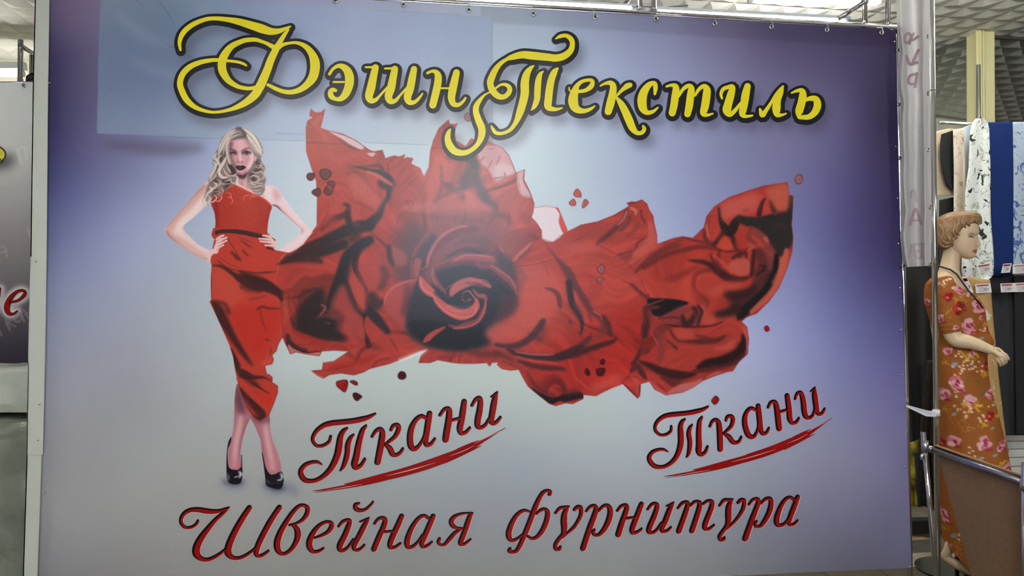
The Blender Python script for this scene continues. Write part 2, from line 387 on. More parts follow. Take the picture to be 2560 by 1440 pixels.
# ------------------------------------------------------------------ fluorescent lamps
def tube_lamp(a,b,label,group=None,r=0.014,house=(0.03,0.035),up=(0,0,1),twin=False,name='tube_lamp'):
    a=Vector(a); b=Vector(b); d=(b-a).normalized(); up=Vector(up); side=d.cross(up).normalized()
    t=empty(name,(a+b)/2,label,'lamp',group)
    for s in ((-0.045,0.045) if twin else (0.0,)):
        MB().tube([a+side*s,b+side*s],r,14).build('tube',M_TUBE,t,True)
        for e0,dd in ((a,-d),(b,d)): MB().tube([e0+side*s,e0+side*s+dd*0.018],r*1.25,14).build('end_cap',M_HOUS,t,True)
    hw,hh=house; hw=hw*(2.6 if twin else 1); base=[a-d*0.03,b+d*0.03]; z0=up*(r*1.15)
    p=[base[0]+z0-side*hw/2,base[0]+z0+side*hw/2,base[0]+z0+side*hw/2*0.7+up*hh,base[0]+z0-side*hw/2*0.7+up*hh]
    MB().prism(p,base[1]-base[0]).build('housing',M_HOUS,t)
    return t
for x,y in ((-4.3,-2.6),(-0.7,-3.5),(1.0,-3.5),(5.0,-2.4),(0.75,-5.0)): tube_lamp((x-0.6,y,CEIL-0.42),(x+0.6,y,CEIL-0.42),'twin-tube fluorescent ceiling lamp of the hall behind the viewer','hall ceiling lamps',twin=True,house=(0.06,0.05))
# ------------------------------------------------------------------ lettering of the main banner, traced stroke by stroke (x, y, width)
T1,T2,T3,T4=(0,0,4),(640,0,4),(1280,0,4),(1920,0,4)
W_FASHION=[
 [(451,125,6),(449,105,10),(457.5,82.5,13),(480,62.5,12.5),(512,49,10.5),(537,46,10),(570,49,12.5),(600,55,17),(640,67,21),(655,72,22),(677,78.5,18),(697,77.5,13),(715,71,8),(726,66,4)],
 [(721,74,5),(711,87,10),(697,110,14),(689,125,17),(677,150,19),(668,175,20),(654,208,22),(646,223,22),(637,237,21),(620,252,18),(600,264,14),(575,274,9),(545,280,7),(520,279,7.5),(490,269,11),(467,250,15),(454,225,15.5),(450,207,15),(457,185,15),(475,167,14),(500,156,12),(525,151,10),(542,150,9),(570,152,7),(595,155,7),(610,160,6.5),(616,164,4.5)],
 [(684,118,12),(668,109,9),(655,104,8.5),(640,99.5,10),(622,99.5,11),(605,103,12),(580,115,15),(565,132,19),(556,150,21),(555,170,21),(560,185,19),(572,202,15),(592,215,11),(610,220,9.5),(625,221,9),(640,218,9),(648,212,8)],
 [(696,120,10),(707,112,9),(725,107.5,7),(745,107.5,8.5),(765,117,13),(780,135,18.5),(787,155,24),(787,175,24),(781,195,22.5),(767,212,17.5),(750,224,14),(730,230,12),(710,229,10.5),(690,222,9.5),(670,212,8)],
]+[X(T2,s) for s in (
 [(735,740,30),(770,690,30),(820,660,40),(870,668,60),(915,710,80),(935,780,90),(928,860,85),(895,940,75),(850,985,55),(800,990,38),(755,965,55),(745,920,52),(768,897,42),(795,905,34)],
 [(775,820,20),(880,820,20)],
 [(1095,672,18),(1150,672,22),(1205,668,24)],
 [(1195,675,66),(1175,760,75),(1150,880,85),(1130,960,78),(1150,1005,60),(1195,1000,40),(1240,955,24),(1315,870,20)],
 [(1288,685,18),(1340,684,22),(1398,680,24)],
 [(1388,690,66),(1370,780,75),(1350,880,82),(1325,960,78),(1345,1012,60),(1395,1005,40),(1440,955,24),(1515,870,20)],
 [(1580,690,62),(1560,790,75),(1540,890,78),(1515,970,76),(1535,1022,56),(1590,1018,38),(1640,970,26),(1665,935,16)],
 [(1715,730,28),(1760,712,30),(1800,722,50),(1822,765,70),(1815,850,75),(1795,940,75),(1768,1050,72)],
 [(1840,882,18),(1930,882,18)],
 [(2005,725,66),(1985,810,76),(1965,900,80),(1955,980,72),(1975,1038,56),(2025,1048,40),(2070,1015,28),(2095,980,22)])]
W_TEXTILE=[
 [(1389,97,3),(1400,91,9),(1415,89,10),(1427,97,12.5),(1431,110,12.5),(1426,127,15),(1410,140,17.5),(1390,145,18),(1370,143,18.5),(1330,139,20),(1305,137,18),(1280,143,14),(1267,148,9),(1250,160,11),(1237,177,15),(1227,200,17.5),(1226,212,16),(1232,227,17),(1245,240,15),(1260,242,12.5),(1272,232,12.5),(1274,220,12),(1265,212,9),(1252,212,6),(1240,220,5),(1225,230,4),(1212,237,5),(1200,250,10),(1191,265,14),(1190,280,15),(1196,300,17),(1204,320,18),(1204,338,17),(1196,358,12),(1180,374,11),(1161,382,13),(1139,379,17),(1125,365,18),(1119,346,15),(1122,330,10),(1126,323,4)],
 [(1335,164,3),(1327,170,10),(1317,185,17.5),(1312,207,21),(1312,232,21),(1307,257,20),(1300,280,18.5),(1290,305,12),(1276,324,9),(1257,333,8),(1240,332,9),(1232,322,8),(1228,315,4)],
]+[X(T3,s) for s in (
 [(315,712,10),(285,740,40),(265,800,60),(255,900,65),(250,990,60),(225,1060,45),(195,1100,14)],
 [(455,685,25),(425,720,60),(395,790,70),(375,890,75),(365,980,75),(360,1060,74),(395,1088,50),(450,1092,32),(500,1080,18)],
 [(572,875,14),(572,900,14),(600,914,18),(650,915,32),(730,905,38),(790,865,50),(805,815,40),(770,800,34),(700,815,36),(650,860,50),(620,940,85),(612,1020,98),(640,1085,80),(710,1110,48),(780,1092,34),(828,1060,14)],
 [(885,858,18),(930,835,28),(985,830,50),(1012,865,66),(1005,940,75),(985,1030,82),(962,1115,72)],
 [(1180,850,50),(1150,862,55),(1100,902,36),(1040,965,20)],
 [(1045,975,25),(1090,1035,60),(1130,1110,75),(1170,1200,80),(1205,1280,70),(1250,1328,45),(1300,1325,40),(1322,1290,40),(1312,1262,26)],
 [(1428,940,25),(1435,880,45),(1425,832,42),(1370,850,58),(1320,920,82),(1300,1000,92),(1310,1080,82),(1350,1125,50),(1410,1115,35),(1460,1075,15)],
 [(1545,865,22),(1590,852,30),(1632,862,56),(1640,900,70),(1632,960,75),(1620,1050,75),(1602,1130,70)],
 [(1665,965,25),(1710,893,36),(1765,858,44),(1792,885,64),(1785,960,75),(1772,1060,75),(1755,1140,66)],
 [(1830,955,25),(1870,893,36),(1918,862,46),(1948,895,72),(1945,960,80),(1930,1060,80),(1915,1130,66),(1952,1150,34),(2010,1135,15)],
 [(2100,985,20),(2090,940,32),(2112,892,38),(2160,872,40),(2205,870,52),(2190,940,75),(2162,1040,82),(2150,1105,86),(2180,1145,50),(2230,1105,40),(2290,1030,28)],
 [(2355,862,65),(2335,950,80),(2320,1050,76),(2305,1135,68),(2340,1163,35),(2405,1155,18)])]+[X(T4,s) for s in (
 [(-80,1092,25),(-58,1150,52),(-22,1108,42),(30,1030,32),(80,942,26),(130,880,20)],
 [(150,862,20),(122,920,66),(95,1000,70),(84,1080,84),(92,1142,60),(135,1150,30),(182,1135,15)],
 [(235,930,15),(290,908,32),(340,908,54),(348,955,76),(335,1030,80),(312,1110,80),(318,1165,56)],
 [(360,1010,24),(420,985,46),(478,992,64),(495,1050,76),(470,1120,70),(410,1168,54),(330,1172,44)])]
K1=(730,940,4.571)
W_CLOTH=[X(K1,s) for s in (
 [(445,690,30),(425,750,32),(360,795,35),(290,800,35),(245,750,40),(245,690,40),(290,620,45),(370,565,55),(460,540,60),(560,530,60),(700,515,60),(800,495,60),(880,470,45),(955,428,15)],
 [(635,592,15),(590,630,50),(555,700,65),(540,800,75),(520,900,75),(480,1000,70),(420,1090,60),(340,1160,50),(250,1200,45),(160,1195,55),(110,1140,60),(105,1080,55),(150,1020,45),(220,990,40),(290,985,35),(340,1010,18)],
 [(710,665,12),(670,710,45),(640,790,60),(635,870,60),(620,950,60),(590,1030,45),(550,1085,12)],
 [(850,565,20),(810,620,55),(780,710,65),(755,820,70),(735,930,75),(715,1010,75),(735,1050,55),(790,1020,40),(835,950,30)],
 [(915,695,28),(960,630,38),(1010,610,50),(1035,650,65),(1025,750,75),(1005,860,75),(980,985,72)],
 [(1130,620,30),(1160,570,40),(1210,565,50),(1220,610,55),(1180,690,45),(1110,750,35),(1060,790,28)],
 [(1070,790,35),(1120,830,60),(1150,890,60),(1190,905,45),(1235,880,35),(1270,830,28)],
 [(1530,480,40),(1480,460,45),(1420,500,50),(1370,590,65),(1350,700,70),(1360,800,70),(1400,835,55),(1450,800,38),(1500,720,30),(1520,650,25)],
 [(1575,430,62),(1560,520,70),(1545,620,70),(1530,730,65),(1540,790,50),(1590,775,38),(1635,715,25)],
 [(1690,450,30),(1740,385,38),(1785,375,50),(1800,410,65),(1790,520,75),(1770,640,75),(1757,728,72)],
 [(1820,510,32),(1930,480,32)],
 [(1970,295,62),(1955,400,70),(1940,500,70),(1920,600,70),(1935,655,50),(1985,645,38),(2035,590,25)],
 [(2055,340,28),(2100,270,38),(2145,255,50),(2155,300,62),(2145,400,70),(2125,500,70),(2125,570,65),(2160,590,45),(2210,560,35),(2260,480,30)],
 [(2335,205,40),(2312,300,68),(2295,400,70),(2280,500,65),(2295,545,45),(2340,525,38),(2385,470,25)],
 [(2275,240,16),(2350,182,14)])]
W_LINE=[X(K1,s) for s in (
 [(600,1235,8),(750,1222,60),(1000,1165,82),(1300,1090,95),(1600,995,105),(1900,880,90),(2090,795,46),(2250,700,28),(2440,592,6)],
 [(1900,850,50),(2040,785,40),(2140,733,5)],
 [(240,1315,6),(450,1287,26),(650,1255,36),(900,1212,40)],
 [(270,1330,5),(600,1282,12),(900,1228,14),(1200,1152,14),(1500,1062,12)],
 [(1280,1050,5),(1600,950,10),(1920,825,6)],
 [(1750,985,26),(1900,915,30),(2050,845,26),(2165,797,6)])]
W_SLIT=[X(K1,s) for s in ([(1080,1142,3),(1350,1075,12),(1640,990,3)],[(400,1304,3),(600,1272,8),(800,1238,3)],[(2080,770,3),(2250,690,7),(2420,612,3)],[(1800,915,3),(1950,860,8),(2080,795,3)])]
def homog(src,dst):
    A=[];b=[]
    for (x,y),(u,v) in zip(src,dst):
        A.append([x,y,1,0,0,0,-u*x,-u*y]); b.append(u); A.append([0,0,0,x,y,1,-v*x,-v*y]); b.append(v)
    h=np.linalg.lstsq(np.array(A),np.array(b),rcond=None)[0]; return np.append(h,1).reshape(3,3)
K2=(1580,940,4.571)
_H=homog([p for p in X(K1,[(240,1315),(2440,592),(955,428),(2350,182),(105,1090)])],[p for p in X(K2,[(395,1125),(2276,492),(878,345),(2105,118),(172,960)])])
def mv(st):
    out=[]
    for x,y,w_ in st:
        q=_H@np.array([x,y,1]); out.append((q[0]/q[2],q[1]/q[2],w_*0.87))
    return out
S1,S2,S3,S4=(430,1180,5.333),(820,1180,5.333),(1230,1180,5.333),(1600,1180,5.333)
W_SEWING=[X(S1,s) for s in (
 [(350,650,30),(320,700,35),(250,740,35),(180,740,40),(130,690,45),(125,620,45),(170,550,50),(250,510,55),(350,505,65),(450,520,68),(550,530,60),(640,520,45),(720,490,30),(765,470,15)],
 [(740,490,25),(680,550,40),(580,640,50),(480,760,70),(390,880,85),(335,990,95),(325,1080,98),(370,1145,70),(450,1172,50),(540,1150,45),(640,1090,36),(705,1035,25)],
 [(1035,478,68),(960,590,75),(870,740,80),(800,880,85),(755,1000,90),(750,1080,90),(800,1138,60),(880,1152,45),(970,1120,40),(1060,1060,32),(1105,1020,25)],
 [(1435,475,68),(1370,570,70),(1290,700,75),(1210,850,75),(1150,980,75),(1125,1080,66),(1150,1122,45),(1210,1108,40),(1290,1050,25)],
 [(1570,710,28),(1650,690,30),(1740,640,45),(1800,560,60),(1810,490,60),(1770,450,45),(1700,455,45),(1620,530,55),(1530,660,65),(1450,800,75),(1405,930,85),(1410,1030,80),(1460,1090,50),(1530,1080,45),(1610,1010,55),(1670,900,75),(1680,810,80),(1650,740,60),(1600,710,30)],
 [(1900,880,25),(1990,850,35),(2080,800,50),(2130,730,65),(2120,680,50),(2050,670,40),(1960,720,50),(1880,820,70),(1835,930,80),(1840,1010,75),(1890,1065,50),(1960,1055,38),(2025,1015,22)])]+[X(S2,s) for s in (
 [(140,730,25),(190,670,38),(250,645,45),(293,660,55),(270,740,70),(220,860,75),(165,970,80),(160,1030,65),(200,1050,45),(270,1000,35),(340,900,28)],
 [(530,640,45),(480,730,70),(420,850,70),(360,960,70),(350,1020,55),(390,1045,40),(440,1020,32),(490,970,22)],
 [(430,665,22),(550,610,16)],
 [(420,415,20),(370,440,50),(375,490,60),(430,515,50),(500,500,35),(560,450,30),(605,395,20)],
 [(620,690,28),(670,630,38),(730,615,50),(765,650,65),(740,740,72),(690,850,75),(615,1030,74)],
 [(760,800,32),(880,790,32)],
 [(985,592,68),(930,720,75),(870,850,75),(830,960,72),(840,1010,50),(900,1000,38),(970,950,25)],
 [(1345,620,40),(1290,585,42),(1220,610,48),(1140,710,60),(1080,840,72),(1055,950,75),(1080,1005,55),(1140,990,40),(1210,920,32),(1260,840,25)],
 [(1405,592,66),(1350,720,72),(1290,860,72),(1255,950,65),(1270,1000,45),(1330,980,35),(1390,930,22)],
 [(1930,548,22),(1800,555,30),(1700,590,45),(1650,650,65),(1660,710,60),(1720,750,40),(1790,755,30)],
 [(1905,562,56),(1870,660,70),(1830,780,70),(1785,900,70),(1770,950,65),(1800,970,40),(1850,940,32),(1905,895,22)],
 [(1760,770,35),(1690,820,50),(1620,900,55),(1560,965,40),(1510,975,35),(1475,940,45),(1490,895,45)])]
W_HABERD=[X(S3,s) for s in (
 [(770,300,48),(780,265,45),(730,250,40),(670,290,50),(610,400,65),(560,520,70),(500,680,70),(440,830,70),(390,950,60),(330,1050,50),(270,1070,45),(235,1050,55),(245,1025,40)],
 [(500,530,30),(430,515,40),(350,560,50),(280,660,65),(230,790,75),(230,870,70),(270,915,45),(340,890,35),(400,840,25)],
 [(590,560,25),(650,510,38),(710,500,45),(745,550,65),(730,650,70),(680,770,65),(610,860,50),(540,890,40),(480,860,30)],
 [(845,550,28),(900,490,40),(960,475,45),(1030,460,20)],
 [(1000,490,50),(970,560,75),(960,660,85),(965,750,80),(950,830,60),(890,900,50),(850,970,55),(855,1025,50),(895,1030,45),(915,1000,35)],
 [(1100,505,40),(1140,470,50),(1185,480,55),(1190,560,55),(1150,650,45),(1090,740,40),(1010,810,30),(940,870,25)],
 [(1255,525,25),(1310,465,38),(1370,455,50),(1390,500,65),(1360,600,72),(1300,760,75),(1215,1020,76)],
 [(1420,520,30),(1490,455,40),(1550,455,55),(1580,520,70),(1560,640,75),(1500,760,65),(1430,835,45),(1370,840,40),(1350,800,45),(1370,770,30)],
 [(1670,520,28),(1720,460,38),(1780,445,50),(1800,480,65),(1770,580,72),(1730,690,75),(1685,835,76)],
 [(1800,620,32),(1910,605,32)],
 [(1995,432,66),(1950,550,72),(1900,680,72),(1870,770,70),(1880,815,48),(1940,800,36),(2000,755,24)],
 [(2075,500,26),(2130,435,38),(2180,425,48),(2205,460,62),(2170,580,70),(2110,720,72),(2095,790,65),(2140,810,42),(2200,770,34),(2260,680,28)],
 [(2405,430,48),(2360,530,70),(2310,660,72),(2270,750,68),(2280,795,45),(2340,780,34),(2390,735,22)],
 [(2330,455,20),(2425,405,16)])]+[X(S4,s) for s in (
 [(505,485,26),(560,420,38),(620,405,48),(640,440,62),(600,570,70),(520,790,72)],
 [(670,450,28),(730,400,38),(790,405,50),(800,440,65),(770,560,70),(695,785,72)],
 [(840,430,28),(900,390,40),(960,400,55),(960,460,68),(920,570,70),(870,700,72),(870,755,55),(920,760,36),(990,705,24)],
 [(1060,450,28),(1120,380,42),(1180,375,45),(1240,365,20)],
 [(1215,390,50),(1185,470,75),(1180,570,80),(1180,650,75),(1160,720,58),(1100,800,50),(1065,860,52),(1080,905,48),(1120,895,42),(1130,875,30)],
 [(1310,410,40),(1350,375,48),(1390,390,55),(1385,470,55),(1340,560,45),(1280,640,38),(1210,710,28),(1150,760,25)],
 [(1450,435,25),(1510,370,38),(1570,365,50),(1580,410,65),(1540,520,70),(1490,650,75),(1405,890,76)],
 [(1610,420,30),(1680,360,40),(1740,365,58),(1750,440,68),(1720,550,70),(1660,660,60),(1600,725,42),(1545,720,42),(1540,680,42),(1560,655,25)],
 [(2060,370,40),(2000,340,42),(1940,370,48),(1880,460,60),(1835,580,70),(1825,670,72),(1860,715,52),(1930,690,38),(1990,610,30),(2030,540,25)],
 [(2105,337,62),(2060,460,70),(2010,590,70),(1990,670,62),(2010,705,42),(2060,690,34),(2105,645,22)])]
# ------------------------------------------------------------------ printed ground of the banner
BG=[(130,20,100,88,118),(180,60,108,96,128),(150,140,72,66,102),(150,320,68,66,104),(215,200,92,88,118),(220,330,96,92,130),(150,450,82,84,128),(150,600,112,118,156),(150,750,136,143,170),(140,950,150,152,166),(130,1150,150,150,154),(130,1320,150,150,153),(120,1450,132,130,134),(120,1520,128,126,130),
 (330,420,122,126,160),(330,580,148,157,190),(330,760,155,160,180),(330,980,152,155,163),(330,1250,156,157,158),(330,1440,140,139,139),
 (470,430,150,158,192),(470,700,165,173,186),(450,950,163,168,175),(480,1200,160,162,161),(720,420,184,197,212),(720,560,190,203,210),(740,900,184,196,196),(740,1050,166,172,172),(650,1430,146,146,143),
 (1000,420,188,202,210),(1000,980,178,188,186),(1050,1240,150,156,161),(1000,1420,142,143,140),(1200,600,190,200,205),(1300,450,186,202,210),(1300,960,182,194,192),(1300,1180,154,161,170),(1400,1420,145,147,145),
 (1450,440,180,195,210),(1500,1050,178,188,191),(1500,1200,160,166,175),(1600,430,164,174,203),(1700,460,148,156,192),(1620,1100,170,180,188),(1750,550,142,150,188),(1750,1100,162,172,183),(1700,1420,138,140,142),(1800,400,132,136,172),
 (1900,880,160,166,203),(1900,380,122,122,158),(1950,1000,150,155,185),(2000,400,112,110,150),(2000,700,124,128,172),(2040,560,104,104,150),(2030,880,136,140,184),(2000,1100,146,150,170),(2000,1300,124,124,145),(1900,1420,124,125,133),
 (2100,760,106,107,156),(2100,300,98,92,130),(2120,450,84,80,124),(2130,600,80,76,122),(2120,950,122,122,166),(2120,1200,128,127,152),(2120,1420,108,107,122),
 (2210,150,66,56,88),(2210,300,50,41,74),(2215,500,58,50,88),(2225,700,70,66,108),(2235,900,98,97,144),(2240,1050,114,112,152),(2250,1250,118,116,146),(2260,1420,100,98,120),
 (700,-20,150,155,185),(1000,15,165,172,196),(1250,40,170,182,200),(1350,80,168,182,204),(1500,90,152,162,190),(1650,90,138,142,174),(1800,100,118,114,148),(1950,110,92,84,118),(1500,180,164,176,204),(1600,260,158,168,200),(1700,200,144,150,184),(1850,180,120,118,150),(1990,220,106,102,136),(1850,300,128,130,166),(1100,180,178,190,208),(900,200,172,184,206),(500,200,134,146,176),(350,200,104,106,146)]
_bg=tps([b[:2] for b in BG],[b[2:] for b in BG],0.002)
PATCH=[(250,-40),(247,60),(245,130),(243,240),(241,335),(320,339),(520,347),(830,355),(1040,362),(1234,374),(1232,200),(1232,43),(1150,36),(940,24),(800,14),(600,2),(420,-20)]
PC=[(260,20,122,132,156),(300,90,108,122,150),(300,200,108,122,152),(300,310,122,134,162),(420,60,112,128,154),(420,200,112,125,154),(430,310,132,146,172),(560,30,132,150,176),(600,300,150,165,190),(560,180,130,142,168),(700,40,146,160,190),(780,80,152,166,196),(780,300,166,180,204),(900,60,160,172,200),(950,150,160,172,202),(950,330,174,188,206),(1080,80,160,174,202),(1100,320,182,194,204),(1200,60,158,172,198),(1215,180,160,174,200),(1215,340,172,186,196)]
_pc=tps([b[:2] for b in PC],[b[2:] for b in PC],0.002)
TITLE=W_FASHION+W_TEXTILE
def ground(c, patch=True):
    xx,yy=c.grid(); c.rgb[...]=np.clip(_bg(xx,yy),20,240)
    # welded hem along the top, slightly darker than the single sheet
    hem=np.clip((62+(xx-1280)*0.0625-yy)/3.0,0,1)*(xx>1200); c.rgb*=(1-0.085*hem)[...,None]
    if patch:
        m=c.mask(PATCH,0,False)[...,None]; c.rgb[...]=c.rgb*(1-m)+np.clip(_pc(xx,yy),20,240)*m
    # remains of the older lettering's printed shadow below the pasted sheet
    c.stroke([(260,362,14),(330,366,30),(420,372,34),(500,370,20)],(84,74,92),11,0.55)
    sh=np.zeros((c.H,c.W))
    for st in TITLE:
        r=c.strokemask([(x+15,y+24,w_+17) for x,y,w_ in st],9)
        if r:
            m,i0,j0=r; v=sh[j0:j0+m.shape[0],i0:i0+m.shape[1]]; np.maximum(v,m,out=v)
    sh=gblur(sh,7/c.step)
    c.rgb[...]=c.rgb*(1-0.46*sh[...,None])+np.array((66,62,76))*(0.46*sh[...,None])
    # printed shadow under the shoes
    for pts in ([(560,1206,14),(590,1212,22),(612,1205,14)],[(660,1212,14),(690,1222,26),(722,1218,20),(740,1232,18)]):
        c.stroke(pts,(92,94,128),9,0.55)
    c.stroke([(560,1204,8),(585,1210,10),(605,1205,8)],(60,58,84),4,0.6); c.stroke([(665,1214,8),(690,1222,10),(712,1220,8)],(60,58,84),4,0.6)
    return c
# ------------------------------------------------------------------ the printed woman
A1,A2,A3,A4=(400,300,3.6),(400,560,3.6),(480,860,3.6),(500,310,7.2)
def paint_woman(c):
    skin=(226,197,198); pale=(236,218,222); rose=(206,150,150); shade=(150,98,104)
    red=(176,56,44); rd=(170,44,38); dk=(52,30,30)
    # legs and shoes
    legL=X(A3,[(405,360),(385,480),(380,640),(370,780),(340,900),(320,1000),(318,1110),(380,1135),(440,1125),(435,1000),(450,880),(490,740),(532,650),(520,560),(440,400)])
    legR=X(A3,[(520,630),(570,750),(615,860),(630,980),(655,1110),(700,1170),(800,1155),(778,1000),(730,880),(703,760),(695,630),(620,600)])
    for leg in (legL,legR): c.fill(leg,(168,108,118),0.5,1,None,True,True)
    cl=np.maximum(c.mask(legL,0.5),c.mask(legR,0.5))
    c.stroke(X(A3,[(440,640,30),(425,760,40),(395,900,42),(385,1010,36),(380,1100,30)]),(214,170,172),5,0.9,cl)
    c.stroke(X(A3,[(660,700,30),(670,800,45),(690,920,45),(710,1020,40),(730,1120,40)]),(214,170,172),5,0.85,cl)
    c.stroke(X(A3,[(410,380,60),(420,500,90),(450,600,70)]),(92,50,62),7,0.85,cl)
    c.stroke(X(A3,[(540,640,20),(600,680,60),(690,680,40)]),(96,56,66),6,0.8,cl)
    c.stroke(X(A3,[(500,700,24),(470,780,22),(450,880,22),(440,1000,20)]),(134,78,90),3,0.7,cl)
    c.stroke(X(A3,[(715,780,24),(750,920,24),(785,1040,20)]),(190,140,146),3,0.7,cl)
    c.stroke(X(A3,[(560,740,20),(610,850,20),(635,980,18),(660,1110,16)]),(150,88,100),3,0.6,cl)
    for leg,cc in (((330,1060),(440,1080)),((660,1080),(770,1090))): c.stroke(X(A3,[leg+(60,),cc+(60,)]),(190,118,124),6,0.5,cl)
    shL=X(A3,[(352,835),(325,890),(312,990),(310,1160),(325,1240),(380,1264),(440,1247),(455,1160),(447,1105),(410,1132),(345,1122),(325,1080),(322,960),(350,880)])
    shR=X(A3,[(628,975),(643,1080),(658,1200),(670,1272),(740,1302),(802,1300),(826,1235),(818,1165),(795,1148),(740,1172),(700,1168),(665,1110),(640,1000)])
    for s in (shL,shR): c.fill(s,(24,20,28),0.4,1,None,True,True)
    c.stroke(X(A3,[(446,1000,8),(447,1110,10)]),(30,24,32),0.6)
    c.stroke(X(A3,[(425,1150,16),(440,1170,26),(425,1200,14)]),(226,224,232),1.6,0.85); c.stroke(X(A3,[(385,1200,8),(412,1190,6)]),(240,240,245),0.7,0.9)
    c.stroke(X(A3,[(318,1170,10),(330,1205,14),(322,1225,8)]),(150,150,178),1.6,0.8); c.stroke(X(A3,[(308,900,8),(306,950,10)]),(170,172,186),1.2,0.6)
    c.stroke(X(A3,[(800,1165,16),(812,1195,24),(805,1215,14)]),(214,212,222),1.8,0.85); c.stroke(X(A3,[(772,1226,10),(800,1222,10)]),(240,240,245),0.8,0.9)
    c.stroke(X(A3,[(675,1225,10),(690,1245,12)]),(130,130,150),1.5,0.6); c.stroke(X(A3,[(660,1235,5),(740,1255,5),(815,1240,5)]),(70,66,80),0.8,0.7)
    # arms
    armL=X(A1,[(440,555),(380,590),(300,680),(180,820),(60,960),(44,1000),(70,1050),(180,1130),(300,1210),(410,1262),(455,1268),(490,1190),(440,1170),(330,1110),(212,968),(300,880),(395,790),(470,700),(500,620)])
    armR=X(A1,[(900,640),(950,595),(990,585),(1050,608),(1110,690),(1220,840),(1330,960),(1372,1000),(1345,1045),(1270,1130),(1165,1192),(1080,1168),(1180,1090),(1275,1005),(1200,920),(1100,830),(1050,785),(1005,768),(930,720)])
    chest=X(A1,[(700,520),(690,590),(820,660),(930,710),(1005,768),(1050,720),(1040,640),(960,590),(900,540),(860,480),(760,470)])
    for a in (chest,armL,armR): c.fill(a,skin,0.6,1,None,True,True)
    cL,cR,cC=c.mask(armL,0.5),c.mask(armR,0.5),c.mask(chest,0.5)
    c.stroke(X(A1,[(430,600,70),(300,730,60),(150,900,50),(90,990,60)]),(198,150,138),6,0.8,cL)
    c.stroke(X(A1,[(400,700,40),(300,830,40),(200,930,50),(170,990,60)]),(238,216,210),5,0.8,cL)
    c.stroke(X(A1,[(100,1040,50),(220,1110,44),(340,1190,40),(430,1240,36)]),(200,154,142),5,0.8,cL)
    c.stroke(X(A1,[(60,1000,24),(90,1055,22),(200,1140,14),(320,1218,14),(420,1262,14)]),(150,96,88),2.6,0.85,cL)
    c.stroke(X(A1,[(400,590,20),(290,695,18),(150,860,16),(55,970,16)]),(156,102,94),2.8,0.8,cL)
    c.stroke(X(A1,[(212,968,24),(250,1010,24)]),(176,120,120),3,0.6,cL)
    c.stroke(X(A1,[(980,620,60),(1060,690,60),(1150,800,50),(1260,930,44)]),(232,204,210),5,0.8,cR)
    c.stroke(X(A1,[(1030,640,36),(1060,700,44)]),(180,110,122),6,0.65,cR)
    c.stroke(X(A1,[(1060,790,26),(1140,870,24),(1230,960,26),(1280,1005,30)]),(176,104,114),3.2,0.85,cR)
    c.stroke(X(A1,[(1010,770,16),(1050,780,18),(1100,840,10)]),(70,30,36),2,0.85,cR)
    c.stroke(X(A1,[(1110,690,14),(1220,840,12),(1330,960,14)]),(238,222,226),2.4,0.6,cR)
    c.stroke(X(A1,[(1320,1010,30),(1240,1100,26),(1140,1170,26)]),(238,212,216),4,0.7,cR)
    c.stroke(X(A1,[(1340,1050,10),(1270,1135,10),(1170,1195,10)]),(200,140,146),2,0.6,cR)
    c.stroke(X(A1,[(900,580,60),(960,640,60),(980,720,50)]),(236,214,218),6,0.7,cC)
    c.stroke(X(A1,[(760,560,50),(830,630,30)]),(206,150,150),5,0.6,cC)
    # bodice
    bod=[(591,463),(628,481),(658,494),(679,514),(674,536),(669,567),(671,590),(690,628),(640,640),(539,600),(532,574),(538,567),(537,536),(527,505),(538,486),(560,470),(575,464)]
    c.fill(bod,(164,50,39),0.5,1,None,True,True); cb=c.mask(bod,0.5)
    c.stroke([(600,480,40),(615,520,60),(610,560,50)],(176,60,47),10,0.6,cb)
    c.stroke([(540,500,12),(541,540,12),(542,565,12)],(128,28,28),3.5,0.7,cb)
    c.stroke([(676,518,8),(671,545,8),(668,570,10)],(146,34,34),3,0.7,cb)
    c.stroke([(594,466,4),(628,482,3),(658,496,3),(679,514,3)],(222,100,80),0.8,0.7,cb)
    for x0,y0 in ((575,520),(600,545),(640,530),(650,556)): c.stroke([(x0,y0,3),(x0+14,y0+3,5),(x0+30,y0+6,3)],(160,42,36),3,0.5,cb)
    # skirt
    skirt=[(539,583),(533,610),(526,652),(529,663),(527,700),(528,749),(524,754),(536,779),(555,821),(573,862),(583,893),(588,925),(592,945),(602,979),(619,1021),(635,1043),(649,1052),(672,1038),(685,1007),(694,982),(694,965),(680,956),(681,944),(674,937),(666,935),(662,914),(680,910),(684,899),(680,888),(691,877),(696,860),(707,841),(702,800),(700,760),(722,700),(736,660),(719,631),(686,625),(671,624),(690,600),(671,586),(600,576)]
    xx,yy=c.grid(); soft=1-c.mask(CLOTH,2.0,False)*np.clip((xx-(655+np.clip((yy-640)*0.12,0,30)))/50.0,0,1)*np.clip((850-yy)/25.0,0,1)
    c.fill(skirt,red,0.5,1,soft,False,True); cs=np.maximum(c.mask(skirt,0.5,False),c.mask(CLOTH,0.5,False))
    c.fill(X(A2,[(465,370),(560,380),(700,440),(760,520),(740,680),(620,760),(500,700),(458,600)]),(180,70,55),9,0.8,cs)
    c.fill(X(A2,[(660,760),(1050,740),(1090,900),(980,1080),(900,1200),(760,1080),(660,900)]),(174,42,33),10,0.8,cs)
    # belt and gathers
    c.fill(X(A1,[(478,985),(540,965),(660,960),(800,990),(960,1020),(972,1040),(800,1030),(640,1005),(500,1010)]),(176,52,42),1.5,0.9)
    c.fill(X(A1,[(500,1000),(560,985),(700,985),(830,1008),(945,1040),(940,1075),(850,1055),(700,1025),(560,1018),(505,1035)]),(52,34,32),0.9,0.95)
